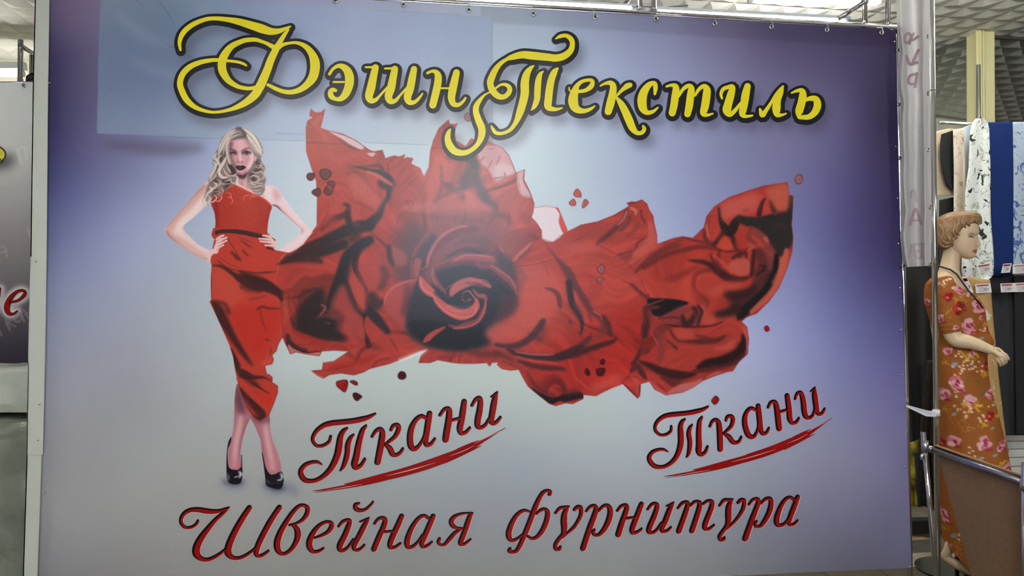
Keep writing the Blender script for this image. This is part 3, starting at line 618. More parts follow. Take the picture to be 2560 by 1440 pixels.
    for k in range(16): c.stroke(X(A1,[(530+k*26,955+k*4,5),(528+k*26,985+k*4,4)]),(120,30,30),0.7,0.5)
    D=(58,30,30)
    for pts,bl,al in (
      ([(470,370,10),(560,385,18),(660,450,30),(740,500,60),(860,540,90),(960,560,80),(1060,620,50),(1100,690,16)],3.5,0.92),
      ([(720,430,20),(800,480,60),(900,520,70),(1000,570,50),(1100,620,24)],4,0.9),
      ([(740,560,40),(800,590,30),(900,600,30)],5,0.6),
      ([(600,120,5),(660,210,6),(720,320,8)],1.2,0.6),([(640,250,14),(690,300,26),(730,330,8)],2.6,0.65),
      ([(745,235,8),(775,270,12),(800,290,5)],1.4,0.75),([(720,140,5),(790,190,9),(830,215,4)],1.4,0.75),([(700,110,4),(780,150,6),(820,160,3)],1,0.6),
      ([(520,330,6),(600,390,8),(700,420,7),(860,440,10),(960,435,12),(1050,425,5)],2.0,0.75),
      ([(540,300,4),(620,360,5),(720,395,4)],1.2,0.5),
      ([(1050,365,6),(1150,330,26),(1230,290,50),(1330,210,60),(1440,180,80)],3.5,0.95),
      ([(870,770,10),(920,745,16),(990,760,14),(1085,760,8)],2,0.7),([(900,760,8),(910,830,10),(930,900,10),(960,960,6)],2.5,0.45),
      ([(460,690,10),(520,760,60),(560,850,70),(610,940,60),(650,1010,50),(700,1090,44),(760,1180,34),(830,1270,14)],5,0.95),
      ([(490,700,24),(580,720,26),(620,800,30)],5,0.7),
      ([(640,1120,14),(670,1200,30),(700,1280,40)],3,0.85),
      ([(960,1040,20),(980,1050,14)],3,0.5),([(800,680,8),(900,660,10),(960,640,6)],2.5,0.5),
      ([(1000,1110,8),(990,1180,12),(960,1250,8)],2,0.4),
      ([(458,380,8),(460,520,8),(458,660,8)],1.4,0.7)): c.stroke([(x,y,w_*1.3) for x,y,w_ in X(A2,pts)],D,bl*0.7,al,cs)
    c.fill(X(A2,[(980,480),(1060,470),(1120,520),(1050,530)]),(176,52,46),3,0.9,cs)
    for pts,bl,al in (
      ([(430,230,20),(480,280,60),(560,300,30),(640,300,18),(720,330,8)],2.2,0.85),([(450,250,30),(530,330,50),(600,380,20)],4,0.7),
      ([(540,350,8),(620,400,14),(700,450,6)],1.6,0.85),([(430,400,14),(480,480,30),(560,560,50),(620,620,60),(640,650,40)],3.4,0.9),
      ([(380,120,20),(400,220,26),(440,300,16)],3,0.75),([(440,400,14),(500,480,30),(560,530,20),(600,580,18)],3,0.7),
      ([(410,380,6),(470,500,7),(540,620,7)],1.2,0.6),([(560,640,14),(600,670,30),(640,680,20)],3,0.85)): c.stroke([(x,y,w_*1.3) for x,y,w_ in X(A3,pts)],D,bl*0.7,al,cs)
    for pts,cc in (([(470,500,30),(520,590,30),(580,640,20)],(150,54,48)),([(620,480,50),(700,520,60),(720,440,50)],(196,38,32)),([(560,430,30),(640,470,20)],(160,36,34)),([(640,180,30),(690,160,40),(700,110,30)],(216,92,76)),([(680,300,20),(710,320,20)],(206,70,58))): c.stroke(X(A3,pts),cc,4,0.6,cs)
    c.stroke([(x,y,2.2) for x,y in skirt[12:32]],(110,18,24),0.8,0.6,None,False,False)
    # hands
    for C,f in ((A1,[[(500,1180,50),(520,1120,44),(545,1070,26)],[(510,1075,22),(545,1050,20),(572,1040,14)],[(515,1100,24),(560,1075,22),(600,1058,14)],[(520,1130,22),(560,1105,20),(600,1085,14)],[(510,1160,22),(545,1140,18),(570,1125,12)],[(440,1210,50),(480,1180,40)]]),
                (A1,[[(1040,1150,40),(1020,1110,44),(990,1070,34)],[(1000,1055,22),(960,1045,20),(928,1040,13)],[(1005,1080,22),(950,1072,20),(895,1068,13)],[(1015,1105,22),(960,1098,20),(905,1092,13)],[(1030,1135,20),(990,1130,18),(950,1128,12)]])):
        for s in f: c.stroke(X(C,s),(222,186,186),0.7,1,None,True)
        for s in f[1:5]: c.stroke(X(C,[(s[0][0],s[0][1]+10,5),(s[-1][0],s[-1][1]+9,3)]),(140,84,84),0.8,0.7); c.stroke(X(C,[(s[-1][0]-4,s[-1][1],9),(s[-1][0]+3,s[-1][1],7)]),(244,230,228),0.6,0.9)
    c.stroke(X(A1,[(965,1150,20),(1020,1165,14)]),(60,16,20),1.5,0.8)
    # hair, face
    hair=X(A4,[(640,75),(740,62),(860,95),(980,180),(1060,290),(1110,390),(1135,480),(1120,570),(1095,620),(1120,700),(1180,790),(1150,850),(1170,930),(1190,1010),(1165,1090),(1170,1180),(1120,1270),(1060,1290),(980,1240),(910,1170),(850,1080),(840,980),(760,920),(660,950),(640,1080),(560,1100),(500,1150),(440,1230),(330,1290),(240,1300),(150,1390),(95,1370),(100,1250),(130,1120),(160,1050),(150,980),(215,880),(245,760),(228,680),(245,600),(280,520),(330,430),(380,280),(450,190),(560,110)])
    c.fill(hair,(132,112,108),1.0,1,None,True,True); ch=c.mask(hair,1.0)
    # dark depth between the locks
    for pts,bl in (([(330,500,60),(380,620,60),(330,760,60),(300,900,50)],4),([(540,760,80),(600,860,100),(560,920,60)],3),([(420,1010,60),(520,1060,70),(440,1150,50)],4),([(720,940,120),(740,1000,90)],3),([(1040,680,80),(1060,800,70),(960,880,60)],3.4),([(900,900,50),(960,980,60),(1000,1060,50)],3.4),([(240,1040,60),(320,1010,70)],4),([(240,1160,40),(300,1200,40),(220,1300,40)],4),([(440,400,40),(430,500,40),(470,600,40)],5),([(360,1320,40),(440,1220,40)],3)):
        c.stroke(X(A4,pts),(54,38,40),bl*0.75,0.92,ch)
    rr=np.random.default_rng(3)
    def lock(pts,wd,tone,al=0.9,bl=0.5): c.stroke(X(A4,[(x,y,w_*wd) for (x,y),w_ in zip(pts,[0.4]+[1]*(len(pts)-2)+[0.4])]),tone,bl,al)
    lt=(208,195,184); md=(176,158,148); wm=(196,168,162)
    for pts,wd,t in (([(640,110),(520,180),(430,300),(370,440),(330,560)],70,lt),([(700,110),(580,190),(500,300),(440,420),(420,540)],46,md),([(640,150),(540,230),(490,340),(480,470),(500,600),(540,720)],40,lt),([(680,200),(600,230),(530,300),(500,420),(510,560),(560,720)],26,md),
      ([(760,80),(900,160),(1000,290),(1060,430),(1110,560)],80,lt),([(850,200),(930,320),(990,430),(1090,520)],60,(232,222,212)),([(870,280),(940,400),(1010,500),(1110,575)],40,md),([(820,110),(960,230),(1060,380),(1120,480)],26,(240,230,220)),
      ([(300,520),(260,600),(320,680),(280,780)],44,lt),([(380,560),(320,640),(360,760),(330,850),(360,930)],44,lt),([(470,600),(420,700),(360,800),(340,880),(400,960),(500,960)],50,(224,208,200)),([(250,680),(280,740),(250,840),(200,920),(170,990)],50,lt),([(300,860),(270,940),(200,1010),(170,1040)],40,md),
      ([(420,800),(460,880),(520,930),(600,930),(660,900)],34,wm),([(480,740),(520,820),(560,890)],26,(210,190,184)),([(440,1030),(520,1010),(560,980)],20,lt),([(350,1070),(440,1080),(560,1070)],16,wm),
      ([(560,980),(560,1040),(620,1065),(675,1020),(670,950),(600,930)],16,(238,212,206)),([(240,1050),(300,1090),(260,1150),(180,1180)],40,lt),([(170,1130),(220,1180),(140,1250),(110,1330)],34,(220,208,196)),([(150,1290),(190,1360),(110,1420)],30,lt),([(300,1000),(370,1040),(330,1110),(260,1130)],30,md),([(380,1150),(420,1200),(400,1260)],18,(230,180,170)),
      ([(130,1290),(95,1370),(60,1430),(85,1490),(150,1470)],20,lt),([(200,1270),(150,1360),(130,1430),(190,1490)],22,md),([(250,1270),(300,1330),(240,1400),(170,1400)],22,lt),([(110,1220),(70,1320),(40,1410)],16,md),([(330,1260),(390,1320),(340,1390),(280,1380)],18,(210,150,136)),([(1100,1250),(1150,1290),(1110,1330)],14,wm),([(1000,760),(1080,740),(1120,790),(1210,800)],20,wm),([(930,850),(1000,880),(1100,860),(1150,920),(1130,980),(1050,1000)],26,wm),([(900,960),(960,930),(1040,950),(1060,1010),(980,1050),(900,1040)],24,lt),([(860,1060),(960,1090),(1060,1060),(1160,1090)],26,wm),([(920,1130),(1000,1130),(1100,1110),(1160,1150)],22,lt),([(940,1180),(1020,1200),(1110,1180)],24,wm),([(980,1230),(1060,1250),(1110,1220)],20,lt),([(1060,680),(1110,720),(1060,790),(1000,770)],22,wm),([(1120,860),(1170,900),(1160,980)],18,lt),([(890,1000),(930,1060),(1000,1110)],16,lt)):
        lock(pts,wd,t)
        for k in range(3):
            d=rr.normal(0,wd*0.25,2); lock([(x+d[0],y+d[1]) for x,y in pts],wd*0.16,[(232,222,212),(112,92,90),(156,136,130)][k],0.45,0.4)
    for pts in ([(640,80),(700,70),(760,110),(800,180),(820,230)],[(700,100),(640,150),(540,230)],[(780,150),(800,220),(720,245),(640,270),(560,300)]): lock(pts,44,(70,60,62),0.85,2.0)
    lock([(690,130),(600,170),(540,230)],26,(206,194,182)); lock([(700,190),(620,215),(560,250)],22,(196,182,172))
    face=X(A4,[(535,330),(600,285),(720,262),(830,268),(880,330),(940,470),(972,580),(960,680),(900,800),(830,880),(760,912),(690,890),(640,815),(580,690),(545,560),(525,430)])
    neck=X(A4,[(700,900),(690,1000),(700,1080),(800,1130),(900,1180),(920,1130),(850,1050),(830,960),(850,860)])
    c.fill(neck,(190,138,138),1.2); c.stroke(X(A4,[(700,930,80),(780,950,70),(850,880,50)]),(46,28,32),2.4,0.9,c.mask(neck,1.5)); c.stroke(X(A4,[(800,1040,30),(820,1110,40)]),(226,190,188),2.5,0.7)
    c.fill(face,(206,152,158),0.7); cf=c.mask(face,0.7)
    c.stroke(X(A4,[(720,330,170),(740,420,150)]),(220,172,178),4,0.8,cf)
    c.stroke(X(A4,[(940,560,70),(935,680,70),(880,780,60)]),(238,208,214),3.5,0.9,cf); c.stroke(X(A4,[(860,620,60),(840,700,50)]),(200,120,140),4,0.6,cf)
    c.stroke(X(A4,[(560,330,50),(545,450,46),(560,600,46),(610,720,46),(650,820,40)]),(66,36,44),3.2,0.92,cf)
    c.stroke(X(A4,[(610,600,70),(650,700,60)]),(206,142,152),4,0.7,cf)
    c.stroke(X(A4,[(840,280,30),(890,380,26),(940,480,20)]),(110,66,74),2.6,0.7,cf); c.stroke(X(A4,[(600,285,24),(720,265,20),(840,272,20)]),(96,60,66),2.2,0.7,cf)
    c.stroke(X(A4,[(690,880,30),(760,900,30),(840,860,26)]),(120,50,66),2.4,0.6,cf)
    K=(28,18,24)
    c.stroke(X(A4,[(542,458,12),(600,462,18),(660,492,12)]),K,0.7,0.9); c.stroke(X(A4,[(745,490,14),(800,455,18),(880,435,12),(908,452,6)]),K,0.7,0.9)
    c.stroke(X(A4,[(555,525,40),(600,520,66),(650,530,40)]),(50,34,42),2,0.95); c.stroke(X(A4,[(760,525,30),(830,515,80),(900,520,40)]),(46,30,38),2,0.95)
    c.stroke(X(A4,[(548,520,12),(600,500,14),(655,520,10)]),(12,8,12),0.6); c.stroke(X(A4,[(765,520,12),(830,492,16),(905,515,12)]),(12,8,12),0.6)
    c.stroke(X(A4,[(575,545,12),(620,535,16)]),(206,190,196),0.8,0.8); c.stroke(X(A4,[(795,535,16),(810,530,14)]),(224,212,216),0.8,0.9); c.stroke(X(A4,[(870,538,12),(888,532,10)]),(224,212,216),0.8,0.8)
    c.stroke(X(A4,[(612,522,26),(614,523,26)]),(20,14,20),0.6); c.stroke(X(A4,[(842,518,30),(844,519,30)]),(20,14,20),0.6)
    c.stroke(X(A4,[(870,470,16),(900,490,16)]),(236,204,212),1.6,0.7); c.stroke(X(A4,[(550,490,12),(580,480,12)]),(190,150,160),1.4,0.7)
    c.stroke(X(A4,[(720,540,30),(715,600,34),(735,650,30)]),(240,206,210),1.8,0.85,cf); c.stroke(X(A4,[(670,560,16),(680,640,20),(670,680,18)]),(170,104,118),1.8,0.7,cf)
    c.stroke(X(A4,[(672,682,16),(700,692,14)]),(80,34,44),0.9,0.85); c.stroke(X(A4,[(742,690,14),(772,682,14)]),(80,34,44),0.9,0.85)
    c.stroke(X(A4,[(720,700,14),(722,730,14)]),(196,140,148),1.2,0.6)
    c.fill(X(A4,[(645,772),(690,744),(725,756),(760,744),(828,772),(785,818),(725,838),(680,818)]),(22,16,18),0.6); c.stroke(X(A4,[(695,785,14),(740,788,14)]),(120,112,108),1,0.9); c.stroke(X(A4,[(670,770,5),(735,772,5),(800,770,4)]),(6,4,6),0.5)
    c.stroke(X(A4,[(720,860,40),(780,860,30)]),(216,150,160),2.5,0.6,cf)
    c.fill(X(A4,[(975,580),(1020,590),(1010,650),(980,670)]),(210,158,164),0.8)
    # hair ends tinted by the dress
    for pts in ([(480,1180),(560,1130),(650,1110)],[(230,1240),(300,1210),(380,1250),(390,1340),(320,1390),(240,1350)],[(440,1230),(540,1250),(560,1320),(500,1300)],[(480,1320),(560,1330),(590,1400),(540,1440)],[(280,1330),(330,1310),(350,1350)],[(780,1400),(800,1310),(860,1280),(940,1290)],[(890,1360),(930,1310),(1010,1290)],[(930,1170),(960,1290),(1080,1300)]):
        lock(pts,13,(232,120,96),0.85)
    return c
# ------------------------------------------------------------------ the printed red cloth with the rose
RA,RB,RC,RD,RE,RF,RG,RH=(680,260,3.6),(1000,260,3.6),(680,600,3.6),(1000,560,3.6),(1300,440,3.6),(1240,680,3.6),(1560,420,3.2),(1540,660,3.6)
CLOTH=[(719,631),(736,625),(758,611),(775,586),(792,563),(793,496),(791,454),(777,415),(766,379),(765,321),(769,302),(784,293),(774,290),(777,272),(788,282),(803,281),(813,272),(810,285),(801,320),(822,327),(858,335),(891,352),(922,374),(935,379),(956,375),(963,396),(985,389),(999,392),(1012,386),(1009,398),(1017,393),(1033,396),(1028,409),(1051,421),(1055,432),(1060,442),(1072,418),(1076,377),(1083,352),(1097,321),(1121,299),(1125,310),(1135,311),(1144,308),(1136,327),(1140,352),(1164,366),(1178,346),(1186,349),(1217,352),(1233,360),(1255,368),(1272,388),(1283,413),(1290,432),(1312,424),(1310,449),(1325,479),(1336,510),(1333,530),(1329,543),(1342,557),(1354,576),(1356,597),(1383,605),(1400,590),(1419,579),(1453,562),(1494,554),(1536,537),(1573,515),(1567,508),(1578,504),(1589,505),(1605,499),(1617,509),(1624,526),(1633,540),(1635,556),(1642,587),(1643,610),(1685,595),(1707,591),(1732,595),(1760,568),(1766,542),(1785,517),(1822,493),(1872,476),(1910,464),(1969,456),(1972,487),(1983,489),(1982,520),(1979,561),(1983,595),(1980,632),(1966,676),(1947,720),(1922,754),(1891,784),(1866,793),(1854,804),(1868,818),(1872,849),(1869,885),(1848,904),(1832,928),(1818,930),(1790,939),(1757,952),(1734,968),(1707,981),(1665,988),(1637,974),(1623,954),(1602,960),(1600,990),(1594,996),(1579,982),(1557,960),(1532,969),(1507,981),(1490,990),(1459,987),(1458,997),(1432,1010),(1415,1008),(1390,1015),(1373,1009),(1343,985),(1320,966),(1307,944),(1297,924),(1276,926),(1254,922),(1243,912),(1245,906),(1254,904),(1230,907),(1224,916),(1217,907),(1189,909),(1155,909),(1133,907),(1094,900),(1075,907),(1047,907),(1053,888),(1069,874),(1049,878),(1013,894),(972,910),(924,922),(910,930),(885,938),(852,933),(824,937),(808,946),(791,937),(779,927),(805,925),(808,907),(835,903),(872,878),(835,876),(805,878),(798,890),(769,886),(740,880),(726,885),(713,858),(706,842),(700,780),(690,700),(700,650)]
def paint_cloth(c):
    c.fill(CLOTH,(184,54,45),0.5,1,None,False,True); cl=c.mask(CLOTH,0.6,False)
    def S(C,pts,col=(48,26,30),bl=3,al=0.9,k=1.3):
        if sum(col)<330 and bl>2: k=1.45-0.45*min(1,max(p[2] for p in pts)/80.0); col=tuple(v*0.9 for v in col)
        c.stroke([(x,y,w_*k) for x,y,w_ in X(C,pts)],col,bl*0.6,al,cl)
    def G(C,pts,col,bl=3,al=0.9): c.fill(X(C,pts),col,bl*0.7,al,cl)
    # broad tones
    c.fill([(770,280),(960,380),(1060,450),(1040,560),(900,560),(800,560),(770,400)],(192,60,52),20,0.9,cl)
    c.fill([(1080,320),(1290,420),(1340,560),(1200,600),(1060,540)],(190,84,78),24,0.8,cl)
    c.fill([(1360,600),(1560,560),(1640,700),(1600,860),(1400,820),(1330,700)],(194,66,57),24,0.8,cl)
    c.fill([(1330,900),(1580,760),(1640,850),(1560,960),(1400,1000)],(186,36,29),22,0.85,cl)
    c.fill([(1620,640),(1780,600),(1900,620),(1880,740),(1700,760),(1630,720)],(188,50,40),20,0.8,cl)
    c.fill([(1640,720),(1750,660),(1800,720),(1720,770)],(194,60,48),14,0.8,cl)
    xx,yy=c.grid(); dx,dy=xx-1165,yy-735; r=np.hypot(dx,dy)+1; an=np.arctan2(dx,-dy)
    def vn(u,v,seed):            # smooth value noise
        tb=np.random.default_rng(seed).normal(0,1,(64,64)); i=np.floor(u).astype(int); j=np.floor(v).astype(int); f=u-i; g=v-j; f=f*f*(3-2*f); g=g*g*(3-2*g)
        return (tb[i%64,j%64]*(1-f)+tb[(i+1)%64,j%64]*f)*(1-g)+(tb[i%64,(j+1)%64]*(1-f)+tb[(i+1)%64,(j+1)%64]*f)*g
    wr=0.35*np.sin(r/90.0)+0.25*vn(xx/70,yy/70,5)
    t=0.050*vn((an+wr*0.5)*11,r/150,1)+0.040*vn((an+wr*0.4)*26,r/110,2)+0.022*vn((an+wr*0.3)*60,r/90,3)-0.03
    dk_=np.clip(vn((an+wr*0.55)*15,r/170,8)-0.75,0,1)*0.30
    m=cl[...,None]; c.rgb[...]=c.rgb*(1-m)+np.clip(c.rgb*(1+t-dk_)[...,None],0,255)*m
    # ---- upper left wing
    S(RA,[(310,345,8),(420,350,10),(540,358,8),(650,360,5)],(120,30,32),1.2,0.8); S(RA,[(310,265,4),(380,262,5)],(110,28,30),1,0.6)
    S(RA,[(350,200,26),(400,160,30),(440,110,20)],(186,96,92),3,0.6); S(RA,[(330,170,12),(370,215,14),(345,240,10)],(130,44,44),2,0.5)
    G(RA,[(510,245),(600,268),(690,300),(780,345),(830,392),(790,408),(700,362),(620,310)],(232,200,206),1.2,0.95); G(RA,[(855,443),(930,440),(900,475)],(228,190,194),0.8,0.9)
    S(RA,[(500,240,4),(640,275,4),(760,335,4),(870,412,4),(930,432,4),(1000,420,4)],(130,30,36),0.8,0.7)
    S(RA,[(600,320,8),(700,385,14),(800,420,8)],(110,32,36),2.2,0.7)
    S(RA,[(960,520,30),(990,450,30)],(150,40,40),4,0.5)
    S(RA,[(700,560,10),(800,575,16),(900,600,26),(980,620,46),(1050,670,60),(1090,720,50)],(46,28,34),3,0.92); S(RA,[(720,565,8),(860,560,14),(960,555,30),(1000,600,30)],(96,36,40),3,0.8)
    S(RA,[(860,610,20),(940,640,24),(1020,690,26),(1080,730,20)],(206,84,74),1.8,0.9)
    S(RA,[(970,710,40),(1010,740,46),(1080,760,30)],(58,26,32),4,0.85); S(RA,[(1060,780,50),(1040,850,40),(990,920,50),(960,1000,70),(880,1080,100)],(44,30,38),5,0.9)
    S(RA,[(670,625,12),(740,605,20),(820,660,30),(880,740,16),(960,820,10),(1020,850,10)],(128,44,46),4,0.7)
    G(RA,[(700,680),(820,660),(900,760),(990,850),(940,950),(820,880),(720,790)],(204,88,80),10,0.7)
    S(RA,[(620,770,6),(700,850,10),(800,900,16),(920,960,14)],(140,50,50),4,0.6)
    S(RA,[(650,900,24),(690,920,30),(680,990,50),(690,1050,60)],(56,24,28),3.4,0.9); S(RA,[(690,980,40),(600,1020,50),(520,1060,40),(450,1130,30)],(70,26,28),5,0.85)
    S(RA,[(510,850,4),(500,970,6),(460,1060,8),(400,1150,10),(320,1220,6)],(120,34,34),1.6,0.6); S(RA,[(540,840,4),(560,900,4)],(120,34,34),1.2,0.5)
    S(RA,[(80,1420,10),(250,1340,50),(420,1260,90),(600,1170,110),(760,1110,120),(880,1100,90)],(44,28,30),5,0.97)
    S(RA,[(760,1190,90),(640,1260,60),(480,1340,50),(360,1390,40)],(60,28,30),6,0.8)
    G(RA,[(480,1040),(580,1030),(620,1080),(520,1150),(450,1160)],(172,50,44),6,0.6)
    for k in range(16): S(RA,[(690+k*3,930+k*11,4),(730+k*5,940+k*11,3)],(214,90,76),0.8,0.45)
    # ---- folds below the upper right corner of the wing
    for a,b in (((1030,610),(1130,540)),((1110,680),(1230,540)),((1130,760),(1300,600)),((1150,820),(1320,640)),((1060,640),(1180,500))): S(RA,[a+(6,),((a[0]+b[0])/2,(a[1]+b[1])/2-6,12),b+(5,)],(146,48,48),2.4,0.55)
    S(RA,[(1110,690,40),(1110,800,60),(1160,900,60)],(166,62,60),8,0.6); S(RA,[(1200,870,8),(1260,880,14),(1260,940,8),(1160,1000,12),(1130,1080,10)],(116,40,44),2,0.65); S(RA,[(1210,880,18),(1240,930,14)],(110,40,44),3,0.6)
    # ---- middle flame (upper)
    S(RB,[(280,395,8),(400,400,6)],(110,30,34),1.2,0.6); S(RB,[(290,480,10),(270,600,12),(200,760,14),(120,870,10)],(160,72,72),3,0.6)
    S(RB,[(370,560,20),(380,680,16),(360,780,20),(330,870,26)],(132,60,62),4,0.65); S(RB,[(420,480,24),(560,500,50),(600,480,40)],(130,70,72),5,0.6)
    S(RB,[(640,480,60),(660,540,110),(640,640,150),(600,700,140),(560,760,60)],(92,64,72),6,0.88); S(RB,[(690,640,60),(720,760,90),(780,860,90),(860,940,50)],(88,62,72),6,0.85)
    S(RB,[(600,500,40),(640,500,60),(680,560,50)],(72,52,60),4,0.8); S(RB,[(400,720,30),(470,760,60),(540,800,60),(580,860,30)],(110,60,66),5,0.75)
    S(RB,[(360,640,10),(380,700,12),(480,720,14),(540,690,10)],(112,56,60),2,0.6); S(RB,[(300,880,20),(380,840,20),(460,790,20)],(120,60,64),4,0.6)
    G(RB,[(590,800),(640,790),(690,900),(680,960),(600,950)],(214,92,88),6,0.75); G(RB,[(730,910),(790,920),(820,970),(740,980)],(212,90,86),6,0.7)
    G(RB,[(700,400),(840,370),(930,400),(1000,500),(1040,610),(960,650),(860,700),(800,600),(720,520)],(214,160,166),4,0.9)
    G(RB,[(860,560),(960,540),(1030,610),(870,695)],(232,196,202),6,0.6); G(RB,[(740,420),(900,400),(880,520),(780,560)],(198,130,136),8,0.5)
    for p in ([(780,600,8),(830,510,8)],[(870,540,8),(900,470,8)],[(850,670,12),(950,655,8)],[(940,620,10),(950,650,8)],[(800,405,8),(850,400,6)],[(710,520,8),(760,480,8)]): S(RB,p,(150,60,72),1.3,0.7)
    S(RB,[(1000,500,7),(1030,580,7),(1045,620,6)],(140,40,52),1.2,0.7); S(RB,[(920,390,6),(980,460,7)],(150,50,60),1.2,0.6)
    G(RB,[(1055,630),(1118,600),(1110,690),(1160,790),(1175,840),(1090,822),(1060,730)],(226,182,188),1.5,0.85); S(RB,[(1120,600,5),(1112,690,5),(1170,800,5),(1208,900,5)],(140,36,46),1,0.7); S(RB,[(1055,640,5),(1075,740,5),(1095,822,5),(1170,830,5)],(150,50,56),1,0.6)
    S(RB,[(760,570,10),(850,690,10),(960,660,8),(1050,625,6)],(170,60,62),1.6,0.6)
    S(RB,[(740,980,40),(860,1000,50),(960,1010,40),(990,1080,30)],(124,56,62),7,0.7); S(RB,[(980,980,8),(985,1050,10),(950,1130,8),(900,1140,6)],(110,48,56),1.8,0.6)
    S(RB,[(130,990,24),(300,1010,40),(500,1030,60),(640,1060,60),(760,1050,50)],(136,58,62),8,0.6); S(RB,[(60,980,8),(110,985,10),(130,1000,6)],(100,40,46),1.6,0.6)
    S(RB,[(1100,1000,70),(1160,1060,80),(1180,1160,80)],(170,64,62),9,0.6); S(RB,[(1010,1350,26),(1090,1270,50),(1170,1190,40),(1240,1210,20)],(120,46,54),5,0.7)
    S(RB,[(40,940,40),(200,930,70),(420,940,80),(640,930,70),(820,960,50)],(204,96,92),9,0.6); S(RB,[(330,880,16),(480,830,30),(600,800,30),(720,900,30)],(206,100,96),6,0.5)
    # ---- heart of the rose
    G(RD,[(70,120),(240,20),(420,-10),(760,20),(930,120),(1030,300),(1075,600),(1050,760),(900,900),(800,1080),(560,1140),(260,1110),(120,1020),(40,860),(40,560),(70,300)],(124,62,64),20,0.95)
    c.fill([(985,590),(1030,540),(1070,600),(1050,690),(1015,740),(985,680)],(74,50,56),14,0.75,cl); c.fill([(1020,545),(1120,520),(1250,540),(1300,600),(1250,600),(1120,560)],(120,66,68),14,0.5,cl)
    G(RD,[(110,500),(110,340),(170,210),(290,110),(340,140),(280,250),(245,370),(170,470)],(70,52,60),7,0.85)
    G(RD,[(330,330),(420,230),(560,170),(700,170),(800,250),(900,380),(1010,480),(1050,620),(960,560),(820,430),(680,330),(520,300),(400,350)],(82,58,66),8,0.8)
    G(RD,[(860,230),(960,270),(1030,380),(1075,600),(1050,640),(1000,490),(900,400)],(64,50,58),9,0.85)
    G(RD,[(60,620),(130,510),(190,470),(240,560),(320,520),(320,420),(420,390),(560,350),(700,370),(850,440),(980,560),(1050,630),(1070,720),(1000,820),(870,890),(755,985),(815,1050),(800,1085),(640,1130),(500,1142),(260,1108),(200,1072),(90,1000),(40,860)],(42,39,49),8,0.95)
    G(RD,[(70,900),(200,860),(420,900),(640,930),(760,880),(760,985),(805,1060),(640,1122),(500,1132),(260,1096),(130,1010)],(24,22,28),9,0.95)
    G(RD,[(880,690),(960,640),(1050,680),(1040,790),(920,860),(870,830)],(74,40,48),6,0.85)
    G(RD,[(560,720),(640,700),(690,640),(780,640),(860,600),(900,700),(820,880),(740,900)],(36,34,44),8,0.7)
    G(RD,[(100,480),(110,330),(150,220),(240,110),(330,40),(440,5),(420,60),(300,150),(230,260),(190,380),(150,480)],(136,62,66),4,0.9)
    G(RD,[(175,430),(200,310),(270,190),(350,120),(330,180),(285,270),(255,380)],(58,46,54),5,0.9)
    G(RD,[(245,385),(262,290),(320,170),(400,90),(520,30),(640,15),(800,60),(880,150),(760,120),(620,130),(480,200),(380,290),(330,370)],(134,66,70),5,0.92)
    G(RD,[(420,220),(560,130),(700,110),(820,160),(780,200),(640,180),(500,215)],(104,60,66),8,0.8)
    G(RD,[(330,385),(400,290),(500,225),(620,195),(720,200),(640,250),(520,285),(420,340),(350,400)],(120,62,68),4,0.85)
    G(RD,[(455,350),(560,285),(700,275),(840,305),(850,350),(760,345),(640,330),(520,350)],(146,68,74),4,0.9)
    G(RD,[(870,200),(930,90),(1010,60),(1180,110),(1090,230),(1000,310),(930,270)],(150,66,66),8,0.7)
    S(RD,[(900,210,8),(930,250,12),(900,200,6)],(196,100,96),1.6,0.6)
    ED=(176,72,74); BR=(206,92,88); PK=(190,90,92)
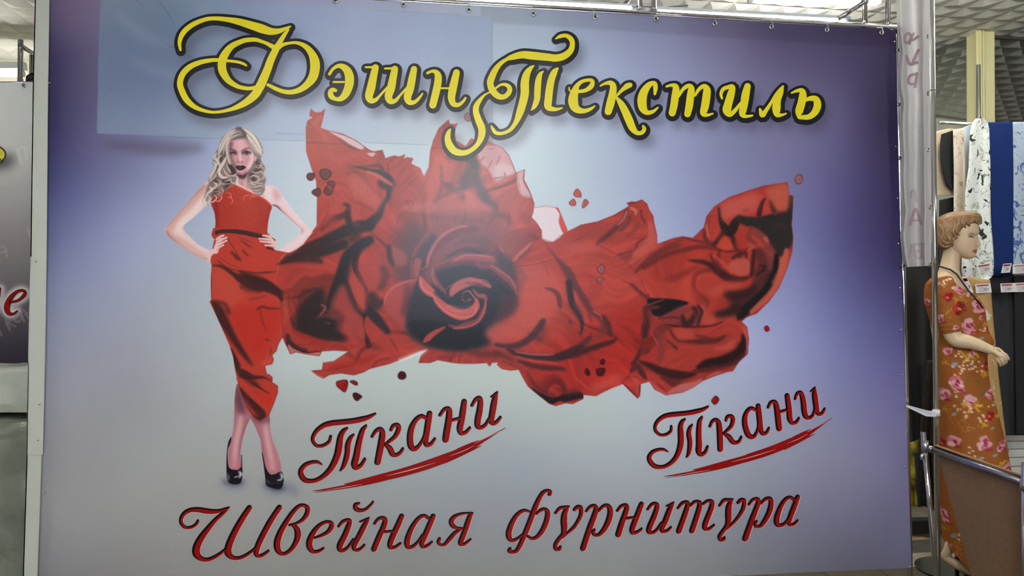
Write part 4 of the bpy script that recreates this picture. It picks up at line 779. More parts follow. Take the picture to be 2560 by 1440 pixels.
    for pts,col,bl,al in (
      ([(250,380,40),(270,280,70),(340,180,90),(440,110,90),(560,60,80),(680,50,60)],(128,58,62),5,0.9),([(245,380,14),(262,290,20),(320,170,24),(400,90,22),(520,30,18),(600,20,14)],PK,1.6,0.9),
      ([(100,480,14),(110,330,20),(150,220,26),(240,110,30),(320,40,24),(440,10,18)],(158,66,68),2.4,0.85),([(150,330,60),(220,220,70),(300,120,60)],(64,52,62),6,0.85),
      ([(330,380,20),(400,280,34),(500,220,40),(600,190,40),(700,190,24)],(150,70,74),2.6,0.85),([(430,300,24),(540,240,30),(660,240,40),(760,290,30)],(74,52,62),5,0.8),
      ([(330,370,10),(450,320,16),(540,290,20),(640,280,20)],(150,72,78),2,0.8),
      ([(450,360,12),(560,300,24),(680,290,30),(780,300,40),(840,330,24)],(160,70,74),2,0.9),([(480,330,8),(580,285,10),(700,282,10),(840,300,10)],(196,96,96),1.2,0.85),
      ([(440,370,30),(560,350,40),(660,350,40),(720,390,30)],(112,56,66),4,0.7),
      ([(690,350,20),(740,390,34),(820,380,40),(900,440,50),(980,500,50),(1030,570,36),(1052,630,14)],(150,68,74),2.2,0.92),([(720,400,20),(800,430,30),(900,500,30),(980,580,24)],(80,48,60),4,0.7),([(820,372,8),(910,430,9),(990,490,9),(1040,570,8)],(190,94,98),1.4,0.8),
      ([(310,350,14),(290,420,36),(300,480,44),(340,540,40),(390,600,26),(440,680,10)],(150,70,76),2.2,0.92),([(295,400,8),(292,470,9),(330,550,8)],(190,96,100),1.3,0.8),
      ([(160,335,50),(155,400,44),(150,460,24),(150,500,10)],(164,70,72),2,0.85),([(200,410,14),(250,370,14)],(150,66,70),2,0.8),
      ([(395,600,8),(450,560,10),(520,525,8)],(146,70,76),1.4,0.8),
      ([(455,650,16),(480,600,50),(540,550,66),(620,520,60),(700,515,36),(760,540,30),(810,568,16)],PK,2.2,0.95),([(600,530,20),(680,540,30),(760,560,20)],(140,66,72),3,0.7),([(640,510,6),(760,505,8),(820,560,8)],(206,108,106),1.3,0.7),
      ([(660,590,12),(700,640,24),(750,650,34),(775,670,20)],(160,76,80),1.6,0.9),([(770,660,14),(765,740,24),(740,810,40),(700,870,36),(600,910,50),(510,930,30),(440,910,12)],(156,62,66),2.4,0.95),([(772,680,7),(760,770,8),(700,880,8),(600,925,8),(480,940,7)],(216,98,96),1.2,0.85),
      ([(560,680,10),(590,700,18),(630,680,14)],PK,1.2,0.9),([(560,660,8),(575,620,10),(620,605,10),(660,650,12),(690,700,10)],(176,86,88),1.2,0.9),
      ([(560,650,14),(590,620,14),(630,640,14)],(44,44,58),1.6,0.9),
      ([(185,480,20),(210,550,60),(270,610,64),(310,640,36),(340,690,50),(400,750,60),(480,800,66),(560,820,70),(640,790,66),(685,740,50),(690,680,20)],(206,84,82),1.8,0.97),([(180,500,8),(215,590,9),(290,635,8),(330,700,8),(420,790,8),(540,838,8),(660,820,8),(692,720,7)],(232,116,110),1.0,0.8),
      ([(440,750,40),(540,770,50),(640,740,30)],(214,104,100),4,0.6),
      ([(210,1065,10),(250,1030,40),(310,980,34),(400,930,14)],(196,66,60),2,0.9),
      ([(0,540,30),(60,530,30),(140,510,16)],(176,72,72),3,0.8),([(90,640,30),(120,560,20),(150,510,10)],(120,56,60),3,0.6)): S(RD,pts,col,bl,al)
    G(RD,[(300,620),(420,700),(560,760),(640,740),(640,690),(520,680),(430,640),(360,600)],(40,40,54),3,0.75)
    # ---- right of the heart: cheek of the rose
    G(RD,[(1080,400),(1250,360),(1440,480),(1440,760),(1300,900),(1100,1040),(860,1060),(780,980),(960,860),(1060,760),(1080,600)],(204,80,72),14,0.85)
    S(RD,[(1020,330,14),(1100,250,24),(1180,180,16)],(214,110,100),3,0.7); S(RD,[(1040,400,30),(1120,470,40),(1080,560,40)],(150,70,74),8,0.5)
    S(RE,[(160,600,6),(190,720,8),(260,900,8)],(150,50,50),2,0.55); S(RE,[(210,590,6),(330,740,26),(380,800,50),(440,880,80),(480,960,70),(540,1050,60),(600,1150,60),(650,1230,40),(720,1290,30),(760,1400,40)],(104,52,60),4,0.85)
    S(RE,[(440,960,50),(450,1050,50),(470,1150,50),(510,1220,44),(550,1290,34),(560,1360,26),(545,1430,16)],(58,40,52),3,0.93); S(RE,[(500,1160,26),(550,1230,22),(575,1290,10)],(120,60,66),4,0.6)
    S(RE,[(230,1010,14),(300,1030,30),(345,1080,36),(360,1160,34),(365,1190,14)],(112,50,58),2.4,0.85); S(RE,[(600,1180,10),(640,1300,20),(650,1310,8)],(120,40,46),2,0.7)
    S(RE,[(700,1240,8),(740,1260,14),(790,1330,40),(810,1420,30)],(96,34,40),3,0.75); S(RE,[(660,1220,6),(720,1250,6),(740,1290,5)],(226,130,116),1.2,0.6)
    S(RE,[(560,830,60),(660,760,60),(760,660,50)],(182,70,66),12,0.5); S(RE,[(380,620,20),(480,640,60),(640,650,60)],(196,84,80),12,0.6)
    S(RE,[(0,740,20),(60,690,24),(110,620,12)],(110,44,54),4,0.7); S(RE,[(450,1310,30),(460,1330,20)],(96,44,52),4,0.6)
    # ---- second wing
    S(RE,[(430,500,5),(550,442,5),(700,412,5),(850,352,5),(985,272,5)],(110,28,34),1,0.6); S(RE,[(560,560,40),(700,500,50),(860,420,40)],(176,66,60),8,0.6)
    S(RE,[(960,300,12),(930,390,24),(860,470,36),(780,540,40),(690,610,16)],(104,44,54),3.4,0.85); S(RE,[(990,360,30),(960,430,40),(900,490,24)],(122,52,58),4,0.8); S(RE,[(960,320,8),(930,390,9),(880,440,6)],(226,140,128),1.4,0.7)
    S(RE,[(1060,440,30),(1020,500,30),(960,540,20)],(140,56,52),5,0.6); S(RE,[(1090,310,12),(1100,380,14),(1140,440,10),(1140,540,10),(1060,600,14),(1040,660,14),(960,690,10),(880,710,10)],(96,36,40),1.8,0.75)
    S(RE,[(1000,290,20),(1040,310,20),(1040,350,10)],(222,130,118),2,0.7); G(RE,[(1150,420),(1205,430),(1232,540),(1228,620),(1060,720),(1000,700),(1130,580)],(206,88,78),5,0.8)
    S(RE,[(965,245,8),(1030,240,10),(1110,215,8),(1140,255,10),(1140,270,6)],(110,36,40),1.2,0.7); S(RE,[(1165,315,5),(1205,400,6),(1230,540,6),(1232,610,5)],(140,44,46),1.2,0.6)
    S(RE,[(900,700,20),(960,740,26),(1010,690,20)],(130,50,58),4,0.6); S(RE,[(460,590,6),(540,560,10),(620,515,6)],(130,44,46),1.8,0.5)
    S(RE,[(700,620,8),(860,700,8),(960,780,6),(1060,880,6),(1110,990,8),(1155,1080,10)],(140,44,46),1.6,0.7); S(RE,[(920,930,5),(1000,980,8),(1080,1040,14),(1140,1090,16)],(110,36,38),2,0.75); S(RE,[(1000,970,20),(1080,1050,30),(1150,1100,26)],(110,38,40),3.5,0.7)
    S(RE,[(1030,870,14),(1120,790,26),(1220,710,30),(1330,660,26),(1440,620,20)],(120,46,44),4,0.8); S(RE,[(1160,1060,8),(1150,1180,10),(1120,1300,14),(1100,1440,16)],(120,28,28),2,0.7)
    # pale hole in the cloth beside the rose
    hole=X(RE,[(135,285),(245,272),(325,290),(355,340),(355,410),(390,510),(297,592),(200,565),(195,490),(150,420),(105,370),(130,330)])
    c.fill(hole,(216,202,208),0.6,1,None,True,True); strap=X(RE,[(320,286),(345,290),(362,330),(400,420),(428,500),(390,517),(350,420),(355,345)])
    c.fill(strap,(196,70,68),0.5,1,None,True,True); c.stroke(X(RE,[(135,285,6),(245,273,6),(330,290,6)]),(184,76,82),0.7,0.9); c.stroke(X(RE,[(345,290,4),(400,420,4),(428,500,4)]),(130,36,44),0.7,0.7)
    # ---- right tail of the cloth
    S(RG,[(90,830,14),(160,770,40),(250,700,44),(340,640,30),(460,570,16)],(126,42,40),4,0.75); S(RG,[(60,760,16),(160,680,26),(300,610,16)],(206,86,74),5,0.6)
    S(RG,[(160,800,24),(330,700,30),(500,650,30),(620,630,30),(740,650,16)],(110,34,34),4,0.75); S(RG,[(470,560,10),(560,580,16),(660,600,22),(740,640,16)],(120,36,36),2.4,0.75)
    S(RG,[(340,900,60),(450,860,50),(560,800,30),(600,770,14)],(150,40,36),7,0.75); S(RG,[(300,930,60),(420,960,70),(560,1000,50)],(206,66,52),9,0.6)
    S(RG,[(520,740,14),(620,750,30),(700,780,40),(760,830,50),(840,880,50),(930,890,36),(1010,870,14)],(70,26,28),4,0.93); S(RG,[(690,690,10),(720,760,20),(760,830,24)],(96,32,32),3,0.8)
    S(RG,[(720,700,14),(800,770,20),(860,830,20)],(206,80,66),3,0.6); G(RG,[(860,750),(960,720),(1020,780),(1010,840),(920,860),(840,800)],(202,84,70),4,0.85)
    S(RG,[(740,650,8),(840,668,14),(960,655,14),(990,640,10)],(90,30,30),2,0.8); S(RG,[(870,720,20),(920,690,30),(970,680,26),(980,720,10)],(84,30,30),3,0.85); S(RG,[(980,620,14),(1010,605,18),(1035,630,18),(1000,650,14)],(180,76,62),1.4,0.9)
    S(RG,[(760,320,20),(770,400,30),(800,470,60),(850,510,80),(890,440,70),(920,390,40)],(40,24,26),3,0.95); S(RG,[(660,460,10),(670,540,14),(690,600,14)],(214,110,92),1.8,0.7); S(RG,[(640,500,20),(650,560,30),(690,600,30)],(110,36,36),3,0.8); S(RG,[(720,610,30),(770,560,30),(800,500,30)],(70,28,30),3,0.85)
    G(RG,[(750,620),(790,550),(840,560),(870,620),(850,655),(780,648)],(204,66,44),3,0.9); S(RG,[(860,540,20),(890,600,40),(900,640,30)],(60,26,28),3,0.85); G(RG,[(900,640),(900,540),(960,480),(1020,490),(1010,580),(960,650)],(178,48,36),5,0.9)
    S(RG,[(920,400,50),(1000,430,70),(1100,430,80),(1220,400,80),(1320,400,70)],(36,28,28),3.5,0.97); S(RG,[(1120,480,60),(1200,520,120),(1260,580,120),(1250,660,70)],(44,34,32),5,0.95); S(RG,[(1330,240,40),(1335,340,44),(1330,460,50),(1320,600,40)],(52,44,38),3,0.9)
    G(RG,[(890,410),(1000,395),(1100,400),(1240,360),(1340,330),(1348,480),(1330,640),(1240,720),(1180,640),(1120,540),(1040,475),(950,450)],(44,35,34),6,0.93)
    G(RG,[(1230,700),(1222,820),(1170,940),(1080,1060),(970,1185),(920,1195),(860,1180),(760,1195),(740,1160),(860,1100),(800,1010),(900,980),(1020,960),(1080,880),(1180,760)],(50,27,29),9,0.85)
    S(RG,[(1020,480,30),(1000,560,36),(1050,600,30)],(140,54,46),3,0.85); S(RG,[(1060,520,50),(1110,560,60),(1150,620,40),(1200,680,30)],(146,60,54),4,0.85); S(RG,[(1130,560,24),(1150,590,16)],(206,90,66),3,0.8)
    S(RG,[(1080,680,90),(1120,760,110),(1080,880,100),(1060,960,80)],(96,38,40),6,0.9); S(RG,[(1130,640,30),(1160,720,40),(1180,800,40)],(140,62,60),4,0.7); S(RG,[(1060,860,10),(1110,820,20),(1130,790,20),(1090,780,14)],(50,22,24),2,0.7); S(RG,[(1040,660,20),(1030,760,30),(1020,860,20)],(60,24,26),3,0.85)
    S(RG,[(1220,700,36),(1215,800,50),(1180,900,60),(1120,1000,70),(1040,1080,80),(960,1150,80),(920,1200,40)],(30,22,24),3.4,0.97); S(RG,[(820,1000,50),(900,1020,70),(980,1000,60),(1040,960,50)],(60,26,28),6,0.9); S(RG,[(740,1170,30),(820,1160,50),(900,1120,70)],(56,26,28),6,0.85); S(RG,[(660,1060,26),(700,1050,30)],(140,50,46),6,0.5)
    S(RG,[(1300,660,30),(1280,780,40),(1240,900,44),(1180,1000,40),(1100,1080,36),(1020,1150,24)],(206,86,68),3,0.9); S(RG,[(1345,690,6),(1300,820,6),(1240,960,6),(1160,1070,8),(1060,1165,10),(980,1195,10)],(120,36,38),1.4,0.75); S(RG,[(1260,720,20),(1240,820,16),(1190,920,14)],(226,110,84),4,0.6)
    S(RG,[(1130,240,10),(1100,290,26),(1080,370,34)],(60,26,28),2.4,0.9); S(RG,[(1180,270,30),(1200,330,40),(1210,350,20)],(64,30,30),4,0.85); S(RG,[(1140,180,6),(1130,240,6),(1200,210,4)],(150,60,54),1.6,0.6); S(RG,[(1210,370,20),(1260,340,16),(1310,310,8)],(110,40,36),2,0.7)
    G(RG,[(780,290),(900,240),(1050,200),(1080,260),(1040,340),(940,370),(830,400),(790,420)],(204,86,76),8,0.8); G(RG,[(1140,170),(1310,130),(1310,320),(1220,330),(1160,230)],(204,90,70),6,0.8); S(RG,[(960,340,20),(1000,340,14)],(150,50,46),4,0.5)
    S(RG,[(700,1000,50),(800,960,60),(920,930,50)],(206,82,64),9,0.5); S(RG,[(640,1120,50),(640,1200,60),(690,1220,60)],(200,78,62),7,0.6)
    # ---- dark pocket and lower folds
    G(RH,[(295,312),(430,322),(560,327),(650,355),(560,400),(420,470),(350,462),(290,390)],(34,22,26),4,0.92); G(RH,[(720,965),(820,885),(940,862),(1050,820),(1130,680),(1180,700),(1180,810),(1090,895),(1000,930),(860,955)],(50,23,25),5,0.85); G(RH,[(190,875),(320,905),(480,960),(720,985),(640,1030),(540,1080),(430,1020),(300,950)],(72,28,30),6,0.8)
    S(RH,[(300,330,30),(380,340,60),(480,350,70),(560,350,50),(640,350,20)],(30,20,24),2.6,0.97); S(RH,[(340,440,40),(400,430,60),(480,400,50)],(34,20,22),3,0.95); S(RH,[(290,370,8),(370,340,10),(430,320,8)],(176,66,58),1.4,0.7); S(RH,[(300,390,16),(380,390,20)],(150,44,36),3,0.7)
    G(RH,[(400,490),(500,430),(600,390),(700,380),(690,430),(600,470),(560,540),(450,540)],(132,48,46),3,0.9); S(RH,[(380,495,8),(500,480,12),(580,490,10)],(70,26,28),1.8,0.7); S(RH,[(600,470,30),(620,540,50),(680,520,50),(720,440,40),(700,390,24)],(56,28,32),4,0.9); S(RH,[(740,380,20),(770,430,26),(750,500,26),(735,550,20)],(64,30,32),2.4,0.85); S(RH,[(700,420,16),(720,470,20),(700,530,14)],(120,50,50),3,0.6)
    S(RH,[(430,545,8),(560,560,14),(700,566,14),(860,555,12),(960,520,10)],(70,24,26),2.2,0.85); S(RH,[(270,400,50),(280,480,60),(270,580,60),(260,650,50)],(76,30,34),4,0.85); S(RH,[(250,560,26),(250,640,30)],(50,22,26),3,0.8)
    S(RH,[(300,430,26),(330,540,30),(380,640,30),(400,740,20)],(150,54,50),5,0.7); S(RH,[(320,620,6),(360,690,8),(400,750,5)],(216,110,96),1.4,0.6); S(RH,[(410,560,60),(420,660,60),(400,800,60),(400,880,50)],(136,50,52),8,0.6)
    S(RH,[(480,590,14),(530,660,24),(570,690,14)],(90,32,34),2.6,0.8); S(RH,[(450,680,8),(500,720,16),(545,760,24)],(90,32,36),3,0.8)
    S(RH,[(560,690,16),(680,700,34),(800,700,44),(900,690,40),(980,650,16)],(84,30,30),4,0.88); S(RH,[(700,640,20),(780,660,30),(860,680,20)],(110,36,36),4,0.7); G(RH,[(530,600),(640,590),(720,640),(640,680),(560,680)],(200,70,60),5,0.7)
    S(RH,[(600,760,60),(800,770,80),(980,740,70),(1060,660,60),(1090,600,40)],(200,58,46),9,0.7); S(RH,[(900,760,20),(1000,750,30),(1070,690,24)],(224,96,80),6,0.6)
    S(RH,[(740,930,40),(820,890,70),(920,870,70),(1020,840,80),(1110,780,70),(1150,700,50),(1140,640,24)],(46,20,22),4,0.95); S(RH,[(700,960,20),(800,960,30),(900,930,24)],(110,30,30),3,0.8)
    S(RH,[(200,870,10),(300,910,40),(400,960,60),(520,990,70),(640,1000,50),(720,985,20)],(66,24,26),4,0.92); S(RH,[(420,1020,30),(500,1080,30),(560,1090,20)],(90,28,30),4,0.7); S(RH,[(1150,570,20),(1180,660,20),(1185,760,18),(1170,830,14)],(206,84,80),1.8,0.8); S(RH,[(1190,660,6),(1190,780,6),(1120,880,6),(1050,965,6)],(96,20,24),1.2,0.7)
    G(RH,[(560,1090),(700,1060),(780,1030),(730,1090),(640,1140),(520,1165),(450,1170)],(206,108,106),2,0.8); G(RH,[(800,1030),(880,975),(960,965),(900,1000)],(200,90,86),1.6,0.75); S(RH,[(370,1065,8),(420,1120,14),(460,1160,8)],(110,30,34),2,0.7); S(RH,[(300,1060,16),(380,1130,20),(450,1165,16)],(204,88,80),2.4,0.7); S(RH,[(780,1045,6),(830,990,8),(900,960,8),(1000,950,6)],(120,30,34),1.4,0.7)
    S(RH,[(140,960,30),(190,920,40),(240,990,40),(270,1030,20)],(76,34,40),3,0.85); S(RH,[(140,1010,14),(200,1080,30),(200,1160,26)],(200,78,66),3,0.7); S(RH,[(70,1080,10),(140,1150,14),(190,1200,12)],(90,26,30),2,0.7); S(RH,[(215,1090,14),(212,1160,14)],(96,34,38),3,0.7); S(RH,[(110,1020,8),(200,1010,8)],(110,34,38),1.4,0.6)
    S(RH,[(240,760,20),(290,780,26),(240,810,16)],(96,34,38),2,0.8); S(RH,[(160,900,20),(220,800,20),(240,700,18),(250,560,14),(280,420,14)],(120,34,36),3,0.7)
    # ---- lower middle: swirl
    S(RF,[(0,655,30),(120,670,40),(220,650,50),(300,600,56),(370,530,60),(420,450,50),(430,430,20)],(74,38,48),4,0.9); S(RF,[(390,600,40),(440,520,40)],(110,44,50),6,0.6)
    S(RF,[(110,700,20),(200,740,40),(330,760,50),(460,770,60),(560,765,66),(660,720,60),(760,670,50),(850,590,30)],(58,28,38),3.4,0.93); S(RF,[(560,780,30),(700,740,60),(820,700,50),(940,660,46),(1040,630,36),(1085,600,14)],(70,24,32),4,0.92)
    S(RF,[(800,640,40),(900,600,50),(960,540,60),(980,470,50)],(140,44,42),6,0.7); S(RF,[(970,400,30),(1000,470,46),(1030,560,30)],(96,34,40),4,0.8); S(RF,[(760,640,10),(840,580,12),(860,550,8)],(96,36,38),2,0.7)
    S(RF,[(180,720,10),(320,740,14),(460,745,14),(520,740,8)],(206,96,88),2,0.7); S(RF,[(180,760,10),(330,800,14),(480,815,14),(560,830,8)],(206,70,60),2.4,0.7); S(RF,[(200,800,20),(320,840,40),(460,865,44),(580,870,30),(640,890,10)],(84,28,34),3.4,0.85); S(RF,[(0,720,40),(80,760,40),(150,800,16)],(110,40,44),4,0.7)
    S(RF,[(280,900,12),(340,1000,20),(420,1070,26),(520,1110,30)],(110,28,30),4,0.7); S(RF,[(330,1060,20),(430,1130,46),(520,1160,60),(640,1130,70),(740,1110,60),(780,1120,30)],(34,16,18),3,0.95); S(RF,[(540,1060,30),(640,1080,40),(740,1070,30)],(110,30,32),6,0.7); G(RF,[(520,1190),(580,1162),(620,1185),(560,1202)],(196,52,44),1,0.9)
    S(RF,[(720,960,8),(780,1010,8),(830,1060,6)],(226,110,96),3,0.5); S(RF,[(880,1050,50),(1000,1000,50),(1100,950,40)],(206,86,76),9,0.6); S(RF,[(860,860,6),(1000,828,6),(1150,820,5)],(140,26,24),1.4,0.55)
    S(RF,[(1130,1000,8),(1220,900,10),(1290,740,10),(1320,560,8),(1360,280,8)],(120,30,32),1.8,0.7); S(RF,[(1230,830,30),(1270,770,30),(1300,700,20)],(84,34,38),3,0.8)
    S(RF,[(15,830,12),(80,860,20),(160,860,14)],(206,66,54),2,0.6); S(RF,[(60,800,6),(130,830,10),(170,860,6)],(110,26,28),1.8,0.7)
    S(RD,[(340,1200,20),(460,1190,30),(560,1180,20)],(150,40,38),5,0.6); S(RD,[(640,1160,40),(760,1170,60),(880,1180,60)],(110,34,38),6,0.75); S(RD,[(200,1190,20),(280,1150,30),(400,1170,20)],(196,56,46),5,0.6); S(RD,[(180,1245,5),(260,1250,5),(340,1226,5)],(110,24,28),1,0.5)
    # ---- left lower petals
    G(RC,[(880,0),(760,40),(640,130),(600,300),(520,520),(500,620),(560,600),(620,440),(700,330),(720,200),(800,120),(900,20)],(40,28,32),6,0.85)
    G(RC,[(460,440),(360,470),(270,540),(220,640),(200,780),(260,860),(400,900),(600,920),(690,890),(600,800),(620,700),(500,640),(480,560)],(40,26,28),8,0.95)
    S(RC,[(130,160,10),(300,130,60),(480,90,90),(640,40,90)],(46,28,30),5,0.9); S(RC,[(60,215,8),(180,190,30),(330,170,60),(440,190,40)],(60,28,30),5,0.85)
    S(RC,[(880,0,80),(780,50,90),(690,130,90),(640,230,80),(600,330,70),(560,430,60),(520,530,50),(500,610,40)],(38,28,32),3.4,0.96); S(RC,[(620,330,60),(660,400,60),(690,480,60),(730,560,60),(770,620,60),(830,660,60)],(42,28,32),3.4,0.94)
    S(RC,[(770,100,50),(745,200,50),(760,280,44),(800,360,40),(850,440,20)],(44,26,30),2.8,0.94); S(RC,[(840,440,24),(850,500,30),(860,600,60),(900,660,90),(950,720,90),(1030,820,70)],(40,26,32),5,0.93); S(RC,[(900,500,90),(930,580,100),(990,560,60)],(48,30,36),7,0.85)
    S(RC,[(830,680,24),(825,760,10),(840,830,10),(860,900,36),(870,950,40)],(40,22,26),2.4,0.92); S(RC,[(880,940,60),(960,960,40),(1000,980,20)],(96,30,32),6,0.7); S(RC,[(720,1140,12),(770,1060,20),(800,1000,30),(860,960,40)],(110,28,28),5,0.65)
    G(RC,[(800,180),(980,160),(1060,260),(980,440),(880,460),(800,380),(770,260)],(176,58,54),10,0.75); G(RC,[(1060,100),(1100,60),(1200,120),(1210,220),(1120,240),(1070,190)],(176,76,74),6,0.7); S(RC,[(1050,60,30),(1060,160,40),(1090,220,30)],(60,34,40),4,0.8); S(RC,[(1000,250,60),(1020,340,70),(980,430,60)],(90,40,44),7,0.75)
    G(RC,[(1020,600),(1040,480),(1120,400),(1260,370),(1300,360),(1240,480),(1200,620),(1190,760),(1100,800),(1040,700)],(176,64,62),7,0.9); S(RC,[(1010,590,10),(1030,500,14),(1100,420,14),(1210,375,12),(1300,358,8)],(206,96,90),2,0.75); S(RC,[(1220,430,60),(1210,560,60),(1180,660,50)],(110,50,56),8,0.7)
    S(RC,[(1050,700,40),(1110,760,60),(1150,840,50)],(170,50,46),8,0.6); G(RC,[(840,730),(940,780),(1060,880),(1110,990),(1060,1030),(950,960),(870,880)],(180,52,44),6,0.75); S(RC,[(1060,880,8),(1100,940,14),(1130,1000,8)],(110,34,36),3,0.6); S(RC,[(1060,1060,8),(950,1090,14),(900,1150,8)],(130,22,24),1.6,0.7)
    G(RC,[(700,300),(760,330),(850,480),(840,640),(780,620),(740,500)],(190,66,58),5,0.75); G(RC,[(640,400),(700,520),(760,640),(810,720),(830,880),(760,900),(640,800),(560,640),(540,560)],(170,60,56),8,0.85); S(RC,[(560,640,60),(620,700,60),(600,780,50)],(96,38,40),8,0.6)
    S(RC,[(150,520,6),(260,510,30),(300,470,40),(420,440,16)],(84,34,34),4,0.8); S(RC,[(120,470,5),(150,490,7),(140,530,7),(160,590,6),(150,610,4)],(110,34,34),1.2,0.7); S(RC,[(200,420,20),(260,390,20)],(140,50,46),3,0.6)
    S(RC,[(400,700,12),(470,680,24),(560,690,40)],(140,60,56),4,0.6); S(RC,[(440,580,10),(480,610,16),(430,680,10)],(196,84,78),2.4,0.7); S(RC,[(470,740,6),(520,750,10)],(146,80,76),2,0.5)
    S(RC,[(140,860,30),(160,930,50),(230,990,60),(300,1000,40)],(60,28,30),4,0.85); S(RC,[(200,820,20),(300,880,60),(430,930,60),(580,950,50),(700,960,30),(800,945,12)],(190,44,36),4,0.85); S(RC,[(130,930,8),(190,970,10),(300,1010,10),(420,1005,8)],(60,16,18),1.4,0.8)
    S(RC,[(110,760,24),(130,640,30),(110,560,30)],(196,78,62),5,0.6); S(RC,[(170,700,14),(190,760,20),(200,790,10)],(70,28,28),2,0.7)
    G(RC,[(145,940),(200,980),(310,1020),(430,1010),(425,1045),(320,1030),(215,1010),(168,1025)],(216,120,114),1,0.8)
    S(RC,[(520,1150,30),(640,1130,50),(780,1100,50),(900,1060,40)],(192,40,30),6,0.7); S(RC,[(460,1110,10),(560,1095,12)],(206,84,76),2.6,0.6); S(RC,[(380,1180,6),(450,1175,6),(560,1165,8),(660,1140,8),(720,1120,6)],(130,26,28),1.6,0.65); S(RC,[(365,1180,6),(400,1210,8),(460,1240,6)],(236,160,150),1,0.6)
    S(RC,[(700,960,6),(560,920,6),(480,990,5)],(220,90,78),2,0.4)
    for k in range(7): S(RC,[(330+k*24,1005-k*1.5,4),(345+k*24,985-k*2,3)],(110,20,22),0.8,0.6)
    for k in range(150):                                   # velvet grain radiating over the petals
        u=RNG.random(); a=(780+u*260,90+RNG.random()*330)
        S(RC,[(a[0],a[1],3),(a[0]+14,a[1]+RNG.normal(-6,4),3)],(206,96,88) if RNG.random()<0.5 else (120,42,44),0.7,0.22)
    for k in range(220):
        a=(880+RNG.random()*420,620+RNG.random()*420)
        S(RD,[(a[0],a[1],3),(a[0]+RNG.normal(0,8),a[1]+9,3)],(226,120,108) if RNG.random()<0.5 else (160,60,56),0.7,0.2)
    c.stroke([(x,y,1.6) for x,y in CLOTH[4:128]],(132,30,38),0.7,0.55,None,False,False)
    c.stroke([(x,y,1.8) for x,y in CLOTH[128:178]],(120,20,26),0.7,0.6,None,False,False)
    c.stroke([(1000,900,10),(1040,888,16),(1066,876,8)],(226,214,212),3,0.55)
    m=cl[...,None]; c.rgb[...]=c.rgb*(1-m)+(c.rgb*0.87+np.array((4,9,9)))*m
    # loose petals
    def petal(pts,col,cc=None):
        q=np.array(pts,float); c.fill(pts,(44,14,20) if cc is None else cc,0.7,1,None,True,True); m=q.mean(0); c.fill([tuple(m+(p-m)*0.82) for p in q],col,0.9,1)
        d=q-m; k=np.argmax(np.hypot(d[:,0],d[:,1])); c.stroke([tuple(m-d[k]*0.5)+(1.6,),tuple(m+d[k]*0.1+[1.5,1])+(2.6,),tuple(m+d[k]*0.6)+(1.4,)],tuple(v*0.6 for v in col),0.8,0.6)
    R1=(164,48,44); DR=(104,34,36); DD=(74,14,20)
    for pts,col in ((X(RA,[(310,650),(330,620),(385,625),(385,660),(360,690),(325,685)]),DR),(X(RA,[(425,620),(440,588),(490,583),(535,610),(530,650),(490,685),(445,668)]),DR),(X(RA,[(492,715),(515,690),(560,700),(568,735),(550,765),(520,745)]),DR),(X(RA,[(355,795),(375,770),(420,755),(442,785),(435,820),(410,835),(375,820)]),DR),(X(RA,[(468,770),(490,735),(525,770),(552,770),(540,810),(500,825),(470,800)]),DR),(X(RA,[(675,560),(692,535),(725,560),(722,585),(690,578)]),(150,58,56)),
      (X(RE,[(480,160),(500,122),(520,115),(550,150),(550,190),(500,188)]),(190,84,80)),(X(RE,[(440,240),(480,205),(505,235),(500,265),(460,268)]),(190,84,80)),(X(RE,[(575,215),(600,212),(618,245),(570,290),(557,270)]),(190,84,80)),(X(RE,[(692,840),(720,800),(750,800),(765,850),(740,888),(715,875)]),(150,84,90)),(X(RE,[(686,930),(710,905),(757,925),(730,962),(695,955)]),(150,84,90)),
      (X(RF,[(932,805),(960,780),(982,795),(975,830),(945,832)]),DD),(X(RF,[(797,900),(820,862),(845,900),(845,930),(815,930)]),DD),(X(RF,[(898,880),(935,862),(985,870),(980,910),(950,940),(910,930)]),DD),
      (X(RC,[(575,1300),(590,1268),(680,1262),(640,1350),(600,1335)]),(164,22,20)),(X(RC,[(625,1345),(680,1275),(684,1310),(660,1370)]),(150,20,18)),(X(RC,[(698,1270),(740,1263),(773,1285),(765,1310),(730,1300)]),(130,24,26)),(X(RC,[(725,1385),(760,1373),(812,1408),(790,1435),(770,1450),(740,1435)]),DD),(X(RC,[(1132,1210),(1160,1180),(1200,1195),(1208,1235),(1180,1257),(1140,1248)]),DD),
      (X(RG,[(1365,95),(1385,55),(1420,55),(1432,90),(1410,128),(1380,125)]),(150,96,94)),(X(RG,[(1120,1275),(1145,1260),(1165,1285),(1155,1308),(1130,1305)]),(150,26,28)),(X(RH,[(858,1225),(895,1185),(930,1215),(915,1250),(890,1268),(865,1250)]),(150,20,22)),(X(RB,[(575,115),(605,80),(640,100),(645,150),(600,155)]),(150,108,104))):
        petal(pts,col,(90,40,46) if col[0]>=150 and col[1]>50 else None)
    return c
